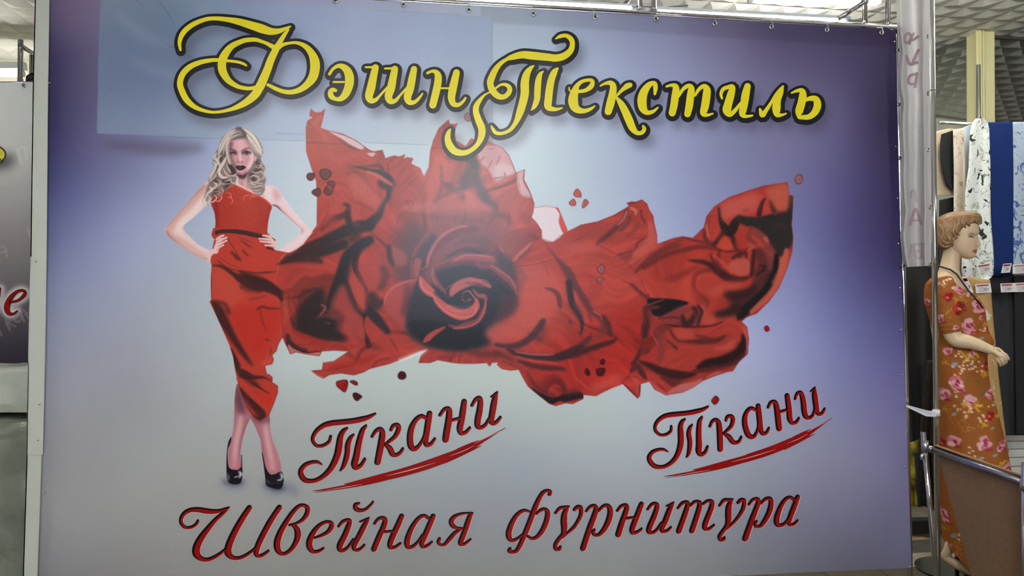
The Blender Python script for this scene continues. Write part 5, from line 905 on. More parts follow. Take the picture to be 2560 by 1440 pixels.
# ------------------------------------------------------------------ main banner
M_PRINT=print_mat('printed_vinyl',0.27,0.24,0.03)
EDGE_R=([-200,72,250,400,667,900,1160,1418,1600],[2236,2240,2243,2246,2254,2261,2270,2279,2284])
def edge_l(y): return 124.0-y*0.0205
def bpx(s,t):
    xa=125+s*2115; yt=20+0.05625*(xa-1280); yb=1418+(2279-xa)*0.043; y=yt+(yb-yt)*t
    x=edge_l(y)+s*(np.interp(y,*EDGE_R)-edge_l(y)); return x,y
base_loc=P(1190,1466,0.0); base_loc.y=0
banner=empty('advertising_banner',base_loc,'wide lilac vinyl banner with yellow script title, woman in red dress and red rose','banner')
NX,NY=440,300
ss,tt=np.meshgrid(np.linspace(0,1,NX),np.linspace(0,1,NY)); gx,gy=bpx(ss.ravel(),tt.ravel())
cv=ground(Canvas(60,-90,2320,1560,4.0),patch=False)
me,_=gridmesh('sheet',onbanner(np.stack([gx,gy],1),0.0),NX,NY); setcol(me,cv.sample(np.stack([gx,gy],1)))
link('sheet',me,M_PRINT,banner)
# pasted sheet, upper left
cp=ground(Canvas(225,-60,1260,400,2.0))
for pts in ([(250,-30,1.6),(245,130,1.6),(241,335,1.6)],[(241,335,1.8),(520,347,2),(830,355,1.6),(1040,362,1.8),(1234,374,1.8)],[(1232,43,1.4),(1232,200,1.4),(1234,374,1.6)],[(940,24,1.2),(1150,36,1.4)],  # sheet edges: their thin shadow lines painted dark into the colour
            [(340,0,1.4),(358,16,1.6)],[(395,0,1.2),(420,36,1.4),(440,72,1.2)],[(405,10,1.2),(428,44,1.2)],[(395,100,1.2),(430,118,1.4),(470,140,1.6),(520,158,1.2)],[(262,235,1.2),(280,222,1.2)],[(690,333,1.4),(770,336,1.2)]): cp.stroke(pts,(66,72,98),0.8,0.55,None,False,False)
for pts in ([(300,40,20),(360,90,26),(420,110,14)],[(330,150,14),(400,180,24),(460,190,16)],[(500,20,26),(560,60,20)]): cp.stroke(pts,(140,152,176),9,0.35)
pw,ph_=380,170; s_,t_=np.meshgrid(np.linspace(0,1,pw),np.linspace(0,1,ph_)); xa=246+s_*986
y0_=np.interp(xa,[246,420,600,800,940,1150,1232],[-40,-20,2,14,24,36,43]); y1_=np.interp(xa,[241,320,520,830,1040,1234],[335,339,347,355,362,374]); ya=y0_+(y1_-y0_)*t_
lx_=np.interp(ya,[-40,60,130,240,335],[250,247,245,243,241])+0.8*np.sin(ya/17.0); xa=lx_+s_*(1232.5-lx_); q_=np.stack([xa.ravel(),ya.ravel()],1)
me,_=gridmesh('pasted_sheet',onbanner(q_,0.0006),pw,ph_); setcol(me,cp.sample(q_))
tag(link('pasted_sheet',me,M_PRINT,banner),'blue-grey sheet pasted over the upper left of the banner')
def artpart(name,c,off,label):
    xx,yy=c.grid(); a=gblur(c.cov,1.2)>0.004; keep=a[:-1,:-1]|a[1:,1:]|a[1:,:-1]|a[:-1,1:]
    me,used=gridmesh(name,onbanner(np.stack([xx.ravel(),yy.ravel()],1),off),c.W,c.H,keep)
    n=RNG.normal(0,2.2,(len(used),1)); setcol(me,c.rgb.reshape(-1,3)[used]+n)
    return tag(link(name,me,M_PRINT,banner),label)
cc=ground(Canvas(690,262,2014,1032,1.7)); paint_cloth(cc); artpart('printed_cloth',cc,0.0011,'red cloth swirling into a large rose')
cw=ground(Canvas(404,316,800,1226,1.3)); paint_cloth(cw); paint_woman(cw); artpart('printed_woman',cw,0.0015,'blonde woman in a red dress, hands on hips')
M_YEL=mat('yellow_ink',(243,228,42),0.28,spec=0.24); M_BLK=mat('black_ink',(32,33,38),0.28,spec=0.24)
M_RED=mat('red_ink',(150,14,13),0.28,spec=0.24); M_DKI=mat('dark_ink',(20,8,10),0.28,spec=0.24); M_PINKI=mat('pale_ink',(216,168,160),0.28,spec=0.24)
for nm,wd in (('title_word',W_FASHION),('title_word',W_TEXTILE)):
    o=lettermesh(nm+'_outline',wd,M_BLK,banner,dw=19.5,dx=1.0,dy=2.8,off=0.0020)
    lettermesh(nm,wd,M_YEL,banner,off=0.0024)
for nm,wd in (('slogan_word',W_CLOTH),('slogan_word',[mv(s) for s in W_CLOTH]),('slogan_word',W_SEWING),('slogan_word',W_HABERD)):
    lettermesh(nm+'_glow',wd,M_PINKI,banner,dw=0.2,dx=1.5,dy=1.3,off=0.0019)
    lettermesh(nm+'_shade',wd,M_DKI,banner,dw=1.0,dx=-0.8,dy=-0.8,off=0.0022)
    lettermesh(nm,wd,M_RED,banner,kw=0.70,dw=-0.8,dx=1.4,dy=1.2,off=0.0025)
for wd,sl in ((W_LINE,W_SLIT),([mv(s) for s in W_LINE],[mv(s) for s in W_SLIT])):
    lettermesh('underline',wd,M_RED,banner,off=0.0020); [lettermesh('underline_gap',[q_],M_PINKI,banner,off=0.0023) for q_ in sl]
# eyelets with their wire ties, rivets
M_EYE=mat('eyelet_metal',(214,216,216),0.25,1.0); M_HOLE=mat('eyelet_hole',(40,42,46),0.7); M_WIRE=mat('tie_wire',(196,198,200),0.3,1.0)
eb=MB(); eb.ring((0,0,0),(0,1,0),0.0085,0.0032,22,8); eye_me=eb.mesh('eyelet'); eye_me.materials.append(M_EYE); eye_me.polygons.foreach_set('use_smooth',[True]*len(eye_me.polygons))
hb=MB(); hb.prism([(0.0065*math.cos(a),-0.0006,0.0065*math.sin(a)) for a in [2*math.pi*i/16 for i in range(16)]],(0,0.0008,0)); hole_me=hb.mesh('eyelet_hole'); hole_me.materials.append(M_HOLE)
wb=MB(); wb.tube([(0.002,-0.004,-0.004),(0.003,-0.007,0.004),(0.0,-0.006,0.02),(-0.002,0.006,0.034)],0.0013,8); wire_me=wb.mesh('tie_wire'); wire_me.materials.append(M_WIRE)
def eyelet(px,py,parent,Y=None,wire=True,rot=0.0):
    if Y is None: p=Vector(onbanner(np.array([[px,py]]),0.003)[0])
    else: p=P(px,py,Y)
    o=bpy.data.objects.new('eyelet',eye_me); COL.objects.link(o); reparent_local(o,parent,p); o.rotation_euler.y=rot
    h=bpy.data.objects.new('eyelet_hole',hole_me); COL.objects.link(h); h.parent=o
    if wire: t=bpy.data.objects.new('tie_wire',wire_me); COL.objects.link(t); t.parent=o
    return o
for px,py in ((502,-15),(672,-7),(839,1),(1009,11),(1172.5,24.5),(1333.7,33.7),(1488.7,42.5),(1640,47.5),(1787,59),(1929,67.2),(2067.5,75),(2203.7,81.5)): eyelet(px,py,banner)
rb=MB(); rb.ball((0,0,0),(0.0042,0.003,0.0042),12,6); riv_me=rb.mesh('rivet'); riv_me.materials.append(M_EYE); riv_me.polygons.foreach_set('use_smooth',[True]*len(riv_me.polygons))
for px,py in ((2236,104),(2239,366),(2244,495),(2246,609),(2250,720),(2252,825),(2256,937),(2260,1064),(2263,1167),(2269,1254),(2274,1417),(124,207),(114,1231)):
    o=bpy.data.objects.new('rivet',riv_me); COL.objects.link(o); reparent_local(o,banner,onbanner(np.array([[px,py]]),0.002)[0])
# ------------------------------------------------------------------ chrome frame and lamps above the banner
def railp(px): return P(px,15+0.05625*(px-1280),0.022)
fr=empty('chrome_banner_frame',(railp(1280).x,0.022,0),'chrome tube frame holding the top and side of the big banner','frame')
ra,rb_=railp(100),railp(2243)
MB().tube([ra,rb_],0.0125,18).build('rail',M_CHROME,fr,True)
MB().tube([P(2243,74,0.03),Vector((P(2243,74,0.03).x+0.06,0.03,0.0))],0.0125,16).build('post',M_CHROME,fr,True)
for px,py in ((1601,34),(1634.5,36),(2162,68),(2220,72)):
    p=P(px,py,0.03); MB().tube([p,Vector((p.x,p.y,CEIL))],0.0115,16).build('post',M_CHROME,fr,True); MB().tube([p-Vector((0,0,0.012)),p+Vector((0,0,0.02))],0.0155,16).build('socket',M_CHROME,fr,True)
a=P(2094,48,0.02); b=P(2162,4,0.03); MB().tube([a,b],0.0105,14).build('brace',M_CHROME,fr,True); MB().ball(b,0.018).build('joint',M_STEEL,fr,True)
b2=P(2240,-60,0.05); MB().tube([b,b2],0.0105,14).build('brace',M_CHROME,fr,True)
MB().tube([P(1557,17,0.10),P(1567,6,0.16),P(1576,-8,0.22)],0.011,12).build('clamp',M_STEEL,fr,True)
tube_lamp(P(985,-3,0.07),P(1573,27,0.07),'long lit fluorescent tube above the middle of the big banner','lamps on the banner frame',r=0.0135,house=(0.034,0.012))
tube_lamp(P(1646,35,0.07),P(2108,58,0.07),'long lit fluorescent tube above the right half of the big banner','lamps on the banner frame',r=0.0125,house=(0.034,0.016))
cbx=MB().tube([tuple(P(x,y,0.16)) for x,y in ((1330,-4),(1400,4),(1480,9),(1540,7),(1590,16),(1650,19),(1720,14))],0.0028,8).build('lamp_cable',M_BLACKP,None,True); tag(cbx,'thin dark cable hanging above the fluorescent tubes','cable')
for px0,px1,lab in ((1582,1596,'left'),(1609,1630,'right')):
    a=P(px0,28,0.08); b=P(px1,29,0.08); j=MB().box((a.x,0.06,a.z-0.011),(b.x,0.09,a.z+0.011)).build('lamp_connector',M_HOUS,None,False,0.003); tag(j,'small white lamp connector, %s of the pair between the tubes'%lab,'connector','lamp connectors')
tube_lamp(P(1880,-3,0.95),P(2190,4,0.95),'ceiling fluorescent lamp glowing at the top edge behind the banner','stall ceiling lamps',r=0.022,house=(0.07,0.05))
tube_lamp(P(-160,186,2.6),P(52,183,2.6),'lit fluorescent lamp at far left above the neighbouring banner','stall ceiling lamps',r=0.022,house=(0.07,0.05))
tube_lamp((2.6,0.25,CEIL-0.09),(3.8,0.25,CEIL-0.09),'fluorescent ceiling lamp above the fabric rack','stall ceiling lamps',r=0.014,house=(0.06,0.05))
# ------------------------------------------------------------------ left: corner strip, neighbouring banner, wrapped bundles
M_STRIP=mat('grey_enamel_strip',(196,200,190),0.45,noise=0.02,nscale=4)
st=empty('corner_strip',tuple(P(78,1500,-0.03)),'pale grey metal corner strip in two lengths at the banner\'s left edge','corner strip')
st.location.z=0
def strip(L,R,Y0,name):
    m=MB(); th=0.004
    for i in range(len(L)-1):
        q=[P(*L[i],Y0),P(*R[i],Y0),P(*R[i+1],Y0),P(*L[i+1],Y0)]
        m.prism(q,(0,th,0)); l0,l1=P(*L[i],Y0),P(*L[i+1],Y0); m.prism([l0,l1,l1+Vector((0,0.02,0)),l0+Vector((0,0.02,0))],(0.004,0,0))
    return m.build(name,M_STRIP,st)
strip([(89,-70),(82,205),(76,640),(70,900),(66,1138)],[(124,-70),(119.5,240),(116,640),(112,900),(106.5,1137)],-0.030,'upper_length')
strip([(66.5,1136),(57,1440),(53,1600)],[(103.5,1136),(93,1440),(88,1600)],-0.026,'lower_length')
for px,py in ((90,653),(99,1010),(95,1100)):
    o=bpy.data.objects.new('rivet',riv_me); COL.objects.link(o); reparent_local(o,st,P(px,py,-0.033))
NB_Y=0.95
nb=empty('neighbour_banner',tuple(P(20,917,NB_Y)),'neighbouring white-to-charcoal banner with faint Cyrillic lettering, far left','banner')
cn=Canvas(-140,196,100,940,2.0); xx,yy=cn.grid()
cn.rgb[...]=tps([(x,y) for x in (-140,100) for y in (200,300,400,470,560,640,720,800,870,930)],[c for _ in (0,1) for c in ((222,226,220),(214,216,212),(200,201,198),(178,175,174),(152,147,147),(132,126,128),(110,104,108),(84,77,86),(58,51,62),(46,40,52))],0.01)(xx,yy)
cn.stroke([(-40,404,40),(10,404,36),(30,398,20)],(40,36,40),11,0.75)
NK=(0,340,2.4)
NE=[X(NK,[(56,998,9),(110,985,13),(148,950,18),(142,928,14),(105,932,15),(66,968,26),(42,1020,34),(48,1058,26),(76,1068,13),(104,1050,7)]),X(NK,[(-40,1060,20),(-15,980,22),(0,915,12)])]
for s in NE: cn.stroke([(x,y,w_+15) for x,y,w_ in s],(236,230,228),4,0.9)
wm=lambda b: tuple(v+34 for v in b)
for s,c in (([(44,372,7),(54,408,8)],(214,214,212)),([(46,378,5),(56,368,6),(63,372,6),(67,398,6)],(214,214,212)),([(62,376,5),(72,366,6),(80,388,6)],(214,214,212)),([(68,570,7),(76,592,7)],(172,168,168)),([(72,578,5),(80,568,5)],(172,168,168)),
  ([(-4,645,6),(-8,630,6),(2,616,6),(12,620,7),(16,640,6)],(158,152,152)),([(2,632,5),(14,628,5)],(158,152,152)),
  ([(-6,820,6),(4,838,6)],(124,118,120)),([(14,800,7),(24,824,7)],(124,118,120)),([(16,812,5),(30,796,5)],(124,118,120)),([(22,808,5),(38,816,5)],(124,118,120)),([(40,786,6),(36,800,6),(46,804,6),(54,796,6),(50,784,6),(40,786,6)],(128,122,124)),([(52,784,6),(60,804,6)],(128,122,124)),([(60,776,6),(70,796,6)],(128,122,124)),([(64,786,5),(76,778,5)],(128,122,124))): cn.stroke(s,c,0.6,0.6)
co=Parr(np.stack([xx.ravel(),yy.ravel()],1),NB_Y); co[:,1]+=0.004*np.sin(co[:,2]*5+co[:,0]*3); keep=((yy>205)&(yy<918))[:-1,:-1]
me,used=gridmesh('sheet',co,cn.W,cn.H,keep); setcol(me,cn.rgb.reshape(-1,3)[used]); link('sheet',me,M_PRINT,nb)
pl=lambda off:(lambda xy: Parr(xy,NB_Y-0.004-off))
lettermesh('red_letter',NE,M_DKI,nb,dw=1.6,place=pl(0.001)); lettermesh('red_letter_fill',NE,M_RED,nb,dw=-0.8,place=pl(0.002))
NYL=[[(-30,384,24),(-10,380,26),(4,386,16),(-4,400,14)]]
lettermesh('yellow_letter_outline',NYL,M_BLK,nb,dw=9,place=pl(0.001)); lettermesh('yellow_letter',NYL,M_YEL,nb,place=pl(0.002))
eyelet(59,214,nb,NB_Y-0.005,wire=True)
rk=empty('chrome_rack',tuple(P(52,206,NB_Y+0.05)),'chrome rack post with short arm above the neighbouring banner','rack')
pA=P(51.5,100,NB_Y+0.03); MB().tube([pA,Vector((pA.x,pA.y,P(51,1300,NB_Y).z if P(51,1300,NB_Y).z>0.02 else 0.02))],0.0125,16).build('post',M_CHROME,rk,True)
MB().tube([P(50,113,NB_Y-0.02),P(88,137,NB_Y+0.5),P(130,165,NB_Y+1.3)],0.0115,16).build('arm',M_CHROME,rk,True); MB().tube([P(50,112.8,NB_Y-0.021),P(50.1,113,NB_Y-0.018)],0.010,14).build('arm_end',M_BLACKP,rk)
p2=P(79.5,138,NB_Y+0.35); MB().tube([p2,Vector((p2.x,p2.y,1.2))],0.0125,14).build('post',M_CHROME,rk,True)
MB().tube([P(-120,207,NB_Y+0.02),P(110,206,NB_Y+0.02)],0.006,12).build('rail',M_STEEL,rk,True)
bg_=MB()
for k in range(7): bg_.tube([P(70+k*3,204,NB_Y+0.2+0.01*k),P(74+k*2,194-k,NB_Y+0.18),P(80+k*2,184,NB_Y+0.2)],[0.012,0.018,0.006],8)
o=bg_.build('dark_bag',mat('dark_bag',(34,34,36),0.4,noise=0.4,nscale=60),None,True); tag(o,'small dark crumpled bag on top of the neighbouring banner rail','bag')
M_WRAP=mat('plastic_wrap',(196,202,188),0.3,noise=0.06,nscale=9,bump=0.9,bscale=10,coat=0.2); M_WRAP2=mat('plastic_sheet',(132,138,124),0.34,noise=0.2,nscale=5,bump=0.9,bscale=8,coat=0.1)  # M_WRAP2: grey-green plastic, base colour darkened for the shade on the lower bundle
def bundle(name,x0,x1,y0,y1,z0,z1,material,label,seed,amp):
    bm=bmesh.new(); bmesh.ops.create_cube(bm,size=1.0); bmesh.ops.bevel(bm,geom=bm.edges[:],offset=0.1,segments=3,affect='EDGES',profile=0.6); bmesh.ops.subdivide_edges(bm,edges=bm.edges[:],cuts=12,use_grid_fill=True)
    from mathutils import noise as nz
    off=Vector((seed*3.1,seed*1.7,seed*2.3))
    for v in bm.verts:
        p=v.co.copy(); n=p.normalized(); w_=Vector((p.x*(x1-x0),p.y*(y1-y0),p.z*(z1-z0)))
        k=1-abs(nz.noise(w_*5+off))*2.2+0.6*(1-abs(nz.noise(w_*11+off*2))*2.4)+0.25*(1-abs(nz.noise(w_*23+off))*2.4)+0.8*nz.noise(w_*2.5+off)
        v.co=Vector(((x0+x1)/2+w_.x+n.x*k*amp,(y0+y1)/2+w_.y+n.y*k*amp,max(z0,(z0+z1)/2+w_.z+n.z*k*amp*0.5)))
    me=bpy.data.meshes.new(name); bm.to_mesh(me); bm.free(); o=link(name,me,material,None,True); return tag(o,label,'bundle','wrapped bundles')
zt1=P(40,921,0.62).z; zm=P(40,1050,0.60).z
bundle('wrapped_bundle',P(-260,1000,0.6).x,P(125,1000,0.6).x,0.58,0.90,zm+0.040,zt1,M_WRAP,'upper milky plastic-wrapped bundle below the neighbouring banner',4,0.024)
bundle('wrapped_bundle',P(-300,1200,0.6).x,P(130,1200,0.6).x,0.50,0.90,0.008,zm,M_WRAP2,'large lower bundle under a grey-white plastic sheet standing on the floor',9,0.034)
# ------------------------------------------------------------------ right: pole, pennant, barrier
def poly(L,t):
    L=np.asarray(L,float); d=np.concatenate([[0],np.cumsum(np.abs(np.diff(L[:,1]))+1e-6)]); d/=d[-1]
    return np.interp(t,d,L[:,0]),np.interp(t,d,L[:,1])
def drape(name,L,R,Y,material,nx=24,ny=60,amp=0.012,waves=2.0,ph=0.0,parent=None,thick=0.004,curve=0.0,cvs=None,k=None):
    t=np.linspace(0,1,ny); lx,ly=poly(L,t); rx,ry=poly(R,t); s=np.linspace(0,1,nx)
    gx=lx[:,None]*(1-s)+rx[:,None]*s; gy=ly[:,None]*(1-s)+ry[:,None]*s; px=np.stack([gx.ravel(),gy.ravel()],1)
    S,T=np.meshgrid(s,t); fold=amp*np.sin(2*math.pi*waves*S+ph+0.8*np.sin(3*T))*(0.35+0.65*T)+curve*(1-(2*S-1)**2)
    co=Parr(px,Y-fold.ravel())
    me,_=gridmesh(name,co,nx,ny)
    if cvs is not None: setcol(me,cvs.sample(px),k)
    o=link(name,me,material,parent); m=o.modifiers.new('thickness','SOLIDIFY'); m.thickness=thick; m.offset=1.0
    return o
PY0=0.0
pt=P(2329,-60,PY0); pb=P(2345,1480,PY0); pb=pt+(pb-pt)*(pt.z/(pt.z-pb.z))
pole=empty('chrome_pole',tuple(pb),'tall vertical chrome pole between the big banner and the mannequin','pole')
MB().tube([pb,pt+(pt-pb)*0.12],0.0122,20).build('tube',M_CHROME,pole,True); MB().tube([pb,pb+Vector((0,0,0.012))],0.03,20).build('foot',M_STEEL,pole,True)
def onpole(py): t=(P(2337,py,PY0).z-pb.z)/(pt.z-pb.z); return pb+(pt-pb)*t
c=onpole(1032); MB().tube([c-Vector((0,0,0.014)),c+Vector((0,0,0.014))],0.0165,18).build('collar',M_WHITEP,pole,True)
tie=MB().prism([P(2266,1012,-0.012),P(2318,1026,-0.02),P(2340,1029,-0.02),P(2340,1042,-0.02),P(2316,1041,-0.02),P(2266,1017,-0.012)],(0,0.004,0)).ball(P(2324,1033,-0.021),(0.004,0.002,0.004)).build('cable_tie',mat('white_tie',(206,206,214),0.4)); tag(tie,'white plastic strap tying the big banner to the chrome pole','strap')
for py in (226,658):
    c=onpole(py); MB().ring(c,(0.1,0.1,1),0.0135,0.0016,18,6).tube([c+Vector((-0.012,-0.006,0.0)),P(2318,py+3,-0.03)],0.0014,6).build('tie_wire',mat('brass_wire',(176,164,120),0.35,1.0),pole,True)
# hanging pennant with its print showing through from behind
PL=[(2240,-40),(2243,80),(2249,132),(2243,190),(2245,220),(2252,257),(2249,300),(2251,360),(2254,396),(2251,440),(2254,500),(2258,527),(2250,590),(2256,642),(2262,668)]
PR=[(2324,-40),(2325,150),(2326,300),(2327,450),(2328,560),(2328,664)]
def pen_y(s,t): return -0.012-0.034*np.exp(-((s-0.14)/0.11)**2)-0.038*np.exp(-((s-0.80)/0.10)**2)+0.030*np.exp(-((s-0.48)/0.2)**2)+0.006*np.sin(9*t+5*s)
M_PEN=mat('white_pennant_cloth',(202,200,202),0.65,noise=0.03,nscale=8,trans=0.35)
pen=empty('fabric_pennant',tuple(P(2290,668,-0.01)),'narrow translucent white pennant with reversed pink letters hanging beside the big banner','pennant')
t=np.linspace(0,1,120); s=np.linspace(0,1,36); lx,ly=poly(PL,t); rx,ry=poly(PR,t); gx=lx[:,None]*(1-s)+rx[:,None]*s; gy=ly[:,None]*(1-s)+ry[:,None]*s; S,T=np.meshgrid(s,t)
co=Parr(np.stack([gx.ravel(),gy.ravel()],1),pen_y(S,T).ravel()); me,_=gridmesh('cloth',co,36,120); link('cloth',me,M_PEN,pen)
def onpen(off):
    def f(xy):
        tt=np.clip((xy[:,1]+40)/708,0,1); l=np.interp(xy[:,1],[p[1] for p in PL],[p[0] for p in PL]); r=np.interp(xy[:,1],[p[1] for p in PR],[p[0] for p in PR]); ss_=(xy[:,0]-l)/(r-l)
        return Parr(xy,pen_y(ss_,tt)-off)
    return f
Q1,Q2=(2230,60,4.8),(2230,360,4.235)
M_FADE=mat('faded_pink_ink',(176,152,158),0.7); M_FADE2=mat('very_faded_ink',(182,170,176),0.7)
for i,(C,ss_,m) in enumerate(((Q1,[[(152,205,26),(158,145,28),(195,112,26),(228,145,28),(215,200,28),(175,228,26),(152,205,24)],[(208,235,26),(228,180,26),(262,112,20)],[(250,195,24),(312,150,26)]],M_FADE),(Q1,[[(318,312,30),(255,450,36)],[(172,385,30),(215,480,34),(300,462,30)]],M_FADE),(Q1,[[(302,588,26),(275,755,30)],[(300,598,26),(220,620,28),(195,680,28),(220,722,26),(280,715,22)]],M_FADE),
   (Q2,[[(265,605,26),(250,555,22)],[(205,565,22),(202,512,22),(226,492,20),(246,532,20)]],M_FADE2),(Q2,[[(190,858,24),(235,708,26),(264,708,26),(312,846,26)],[(212,812,18),(292,806,18)]],M_FADE),(Q2,[[(340,1056,20),(232,1062,22)],[(325,1060,22),(312,1206,24)],[(302,1132,18),(240,1136,20)],[(330,1202,20),(290,1205,18)],[(235,1062,22),(230,1130,20),(258,1206,24)],[(205,1072,22),(180,1206,24)]],M_FADE2))):
    lettermesh('letter',[X(C,q_) for q_ in ss_],m,pen,kw=1.2,place=onpen(0.0012))
for px,py in ((2318,90),(2319,234),(2320,375),(2325,518),(2325,661)):
    o=eyelet(px,py,pen,pen_y(0.93,(py+40)/708)-0.004,wire=False); o.rotation_euler.z=0.5
for px,py in ((2246,125),(2248,261),(2251,395),(2260,664)): eyelet(px,py,pen,-0.02,wire=False)
# barrier of chipboard with chrome posts, running towards the viewer
M_CHIP=mat('chipboard',(134,106,78),0.62,noise=0.10,nscale=45,bump=0.06,bscale=120); M_CHIPE=mat('chipboard_edge',(164,126,88),0.6,noise=0.1,nscale=60)
XB=P(2332,1126,-0.06).x
bar=empty('chipboard_barrier',(XB,-0.35,0),'brown chipboard panel with chrome rail and posts at lower right','barrier')
lo0,lo1=P(2308,1080,-0.06),P(2346,1500,-0.06); lo1=lo0+(lo1-lo0)*((lo0.z-0.0)/(lo0.z-lo1.z))
MB().tube([lo1,lo0],0.0115,18).build('post',M_CHROME,bar,True)
MB().tube([P(2313,1120,-0.06)+Vector((0,0,-0.016)),P(2312,1108,-0.06)+Vector((0,0,0.012))],0.0165,16).ball(P(2306,1142,-0.075),(0.012,0.008,0.016)).build('clamp',M_STEEL,bar,True)
r0=PX(2322,1121,XB); r1=PX(2562,1207,XB); rdir=r1-r0
MB().tube([r0,r1],0.0125,18).build('rail',mat('scuffed_steel',(150,152,176),0.32,1.0,bump=0.1,bscale=80),bar,True)
MB().tube([r0-rdir.normalized()*0.012,r0+rdir.normalized()*0.03],0.016,16).build('socket',M_CHROME,bar,True)
pr=PX(2556,1160,XB-0.0); MB().tube([Vector((pr.x,r1.y,0)),Vector((pr.x,r1.y,PX(2556,1156,XB).z))],0.0125,18).build('post',M_CHROME,bar,True); MB().tube([Vector((pr.x,r1.y,r1.z-0.03)),Vector((pr.x,r1.y,r1.z+0.01))],0.017,16).build('clamp',M_STEEL,bar,True)
XC=XB+0.018
pts=[PX(2334,1115,XC),PX(2565,1196,XC),PX(2660,1230,XC),PX(2800,2250,XC),PX(2560,1900,XC),PX(2428,1440,XC),PX(2345,1137,XC)]
pts=[Vector((p.x,p.y,max(p.z,0.004))) for p in pts]
MB().prism(pts,(0.016,0,0)).build('panel',M_CHIP,bar)
e0,e1=PX(2334,1112,XC),PX(2565,1193,XC); MB().prism([e0,e1,e1-Vector((0,0,0.012)),e0-Vector((0,0,0.012))],(0.018,0,0)).build('panel_edge',M_CHIPE,bar)
# ------------------------------------------------------------------ dark garments in the gap beside the banner
M_BLKC=mat('black_cloth',(16,16,18),0.8,noise=0.2,nscale=40,sheen=0.2); M_DKF=mat('dark_floral_cloth',(44,40,38),0.8,noise=0.55,nscale=70); M_TEAL=mat('dark_teal_cloth',(30,40,44),0.8); M_YB=mat('yellow_black_cloth',(150,140,40),0.75,noise=0.95,nscale=16)
for nm,L,R,Y,m_,lab,wv in (('black_coat',[(2225,600),(2235,760),(2245,900),(2255,1060),(2262,1110)],[(2352,610),(2350,760),(2348,900),(2345,1060),(2330,1120)],0.62,M_BLKC,'black coat hanging in the gap beside the big banner',2.3),
  ('dark_floral_dress',[(2318,900),(2305,1000),(2298,1100),(2296,1200),(2304,1262)],[(2356,900),(2360,1000),(2364,1100),(2366,1200),(2364,1290)],0.56,M_DKF,'dark patterned dress hanging behind the chrome pole',2.0),
  ('yellow_skirt',[(2240,1118),(2250,1160),(2256,1220),(2262,1262)],[(2300,1098),(2304,1160),(2306,1230),(2302,1268)],0.58,M_YB,'yellow and black patterned skirt low behind the banner edge',1.6),
  ('teal_skirt',[(2288,1130),(2292,1200),(2298,1268)],[(2322,1130),(2322,1200),(2318,1262)],0.555,M_TEAL,'dark teal skirt hem beside the barrier post',1.2)):
    o=drape(nm,L,R,Y,m_,18,50,0.02,wv); tag(o,lab,'garment','garments behind the pole')
bb=P(2240,1300,0.95); b2=P(2345,1320,0.95); o=MB().box((bb.x,0.80,0.02),(b2.x+0.1,0.87,0.10)).build('black_base_rail',M_BLACKP,None,False,0.006); tag(o,'low black base rail of the garment stand on the floor','rail')
hg=MB().tube([(P(2180,590,0.66).x,0.66,P(2250,590,0.66).z),(P(2345,590,0.66).x,0.66,P(2250,590,0.66).z)],0.012,14).build('clothes_rail',M_CHROME,None,True); tag(hg,'chrome clothes rail behind the mannequin','rail')
# ------------------------------------------------------------------ fabrics on the display rack
def pat(name,base,blots,rough=0.75):
    m=mat(name,base,rough); nt=m.node_tree; b=nt.nodes['Principled BSDF']; tc=nt.nodes.new('ShaderNodeTexCoord'); prev=None
    cprev=tuple(lin(base))+(1,)
    for i,(colr,sc,lo_,hi_,det,dist) in enumerate(blots):
        n=nt.nodes.new('ShaderNodeTexNoise'); n.inputs['Scale'].default_value=sc; n.inputs['Detail'].default_value=det; n.inputs['Distortion'].default_value=dist
        mp=nt.nodes.new('ShaderNodeMapping'); mp.inputs['Location'].default_value=(i*3.7,i*1.3,i*2.1); nt.links.new(tc.outputs['Object'],mp.inputs['Vector']); nt.links.new(mp.outputs['Vector'],n.inputs['Vector'])
        r=nt.nodes.new('ShaderNodeMapRange'); r.inputs['From Min'].default_value=lo_; r.inputs['From Max'].default_value=hi_; nt.links.new(n.outputs['Fac'],r.inputs['Value'])
        mx=nt.nodes.new('ShaderNodeMix'); mx.data_type='RGBA'; mx.inputs[7].default_value=tuple(lin(colr))+(1,)
        if prev is None: mx.inputs[6].default_value=cprev
        else: nt.links.new(prev,mx.inputs[6])
        nt.links.new(r.outputs['Result'],mx.inputs[0]); prev=mx.outputs[2]
    nt.links.new(prev,b.inputs['Base Color']); return m
M_BIRCH=pat('white_marbled_cloth',(226,232,226),[((176,184,164),16,0.57,0.64,5,1.2),((120,132,120),44,0.60,0.66,6,1.5),((20,32,26),19,0.59,0.625,6,0.9)])
M_BEIGE=pat('beige_floral_cloth',(222,208,186),[((176,156,140),38,0.58,0.66,3,0.5),((130,140,110),60,0.66,0.70,2,0.5)])
M_LBLUE=pat('light_blue_floral_cloth',(166,182,200),[((62,90,146),19,0.54,0.585,6,1.3),((110,130,160),60,0.6,0.66,4,0.5)])
M_TAN=pat('tan_floral_cloth',(190,154,96),[((226,220,200),16,0.63,0.67,3,0.8),((44,56,74),24,0.67,0.70,3,0.8),((110,150,140),20,0.66,0.69,3,0.8)])
M_NAVY=mat('royal_blue_cloth',(19,44,102),0.8,spec=0.2,noise=0.06,nscale=80); M_PBLUE=mat('pale_blue_cloth',(206,216,226),0.75); M_CARD=mat('beige_card',(214,196,162),0.7,noise=0.03); M_CHAR=mat('charcoal_cloth',(40,42,46),0.8,noise=0.08,nscale=60); M_BLK2=mat('black_wool',(20,21,24),0.85,noise=0.1,nscale=60)
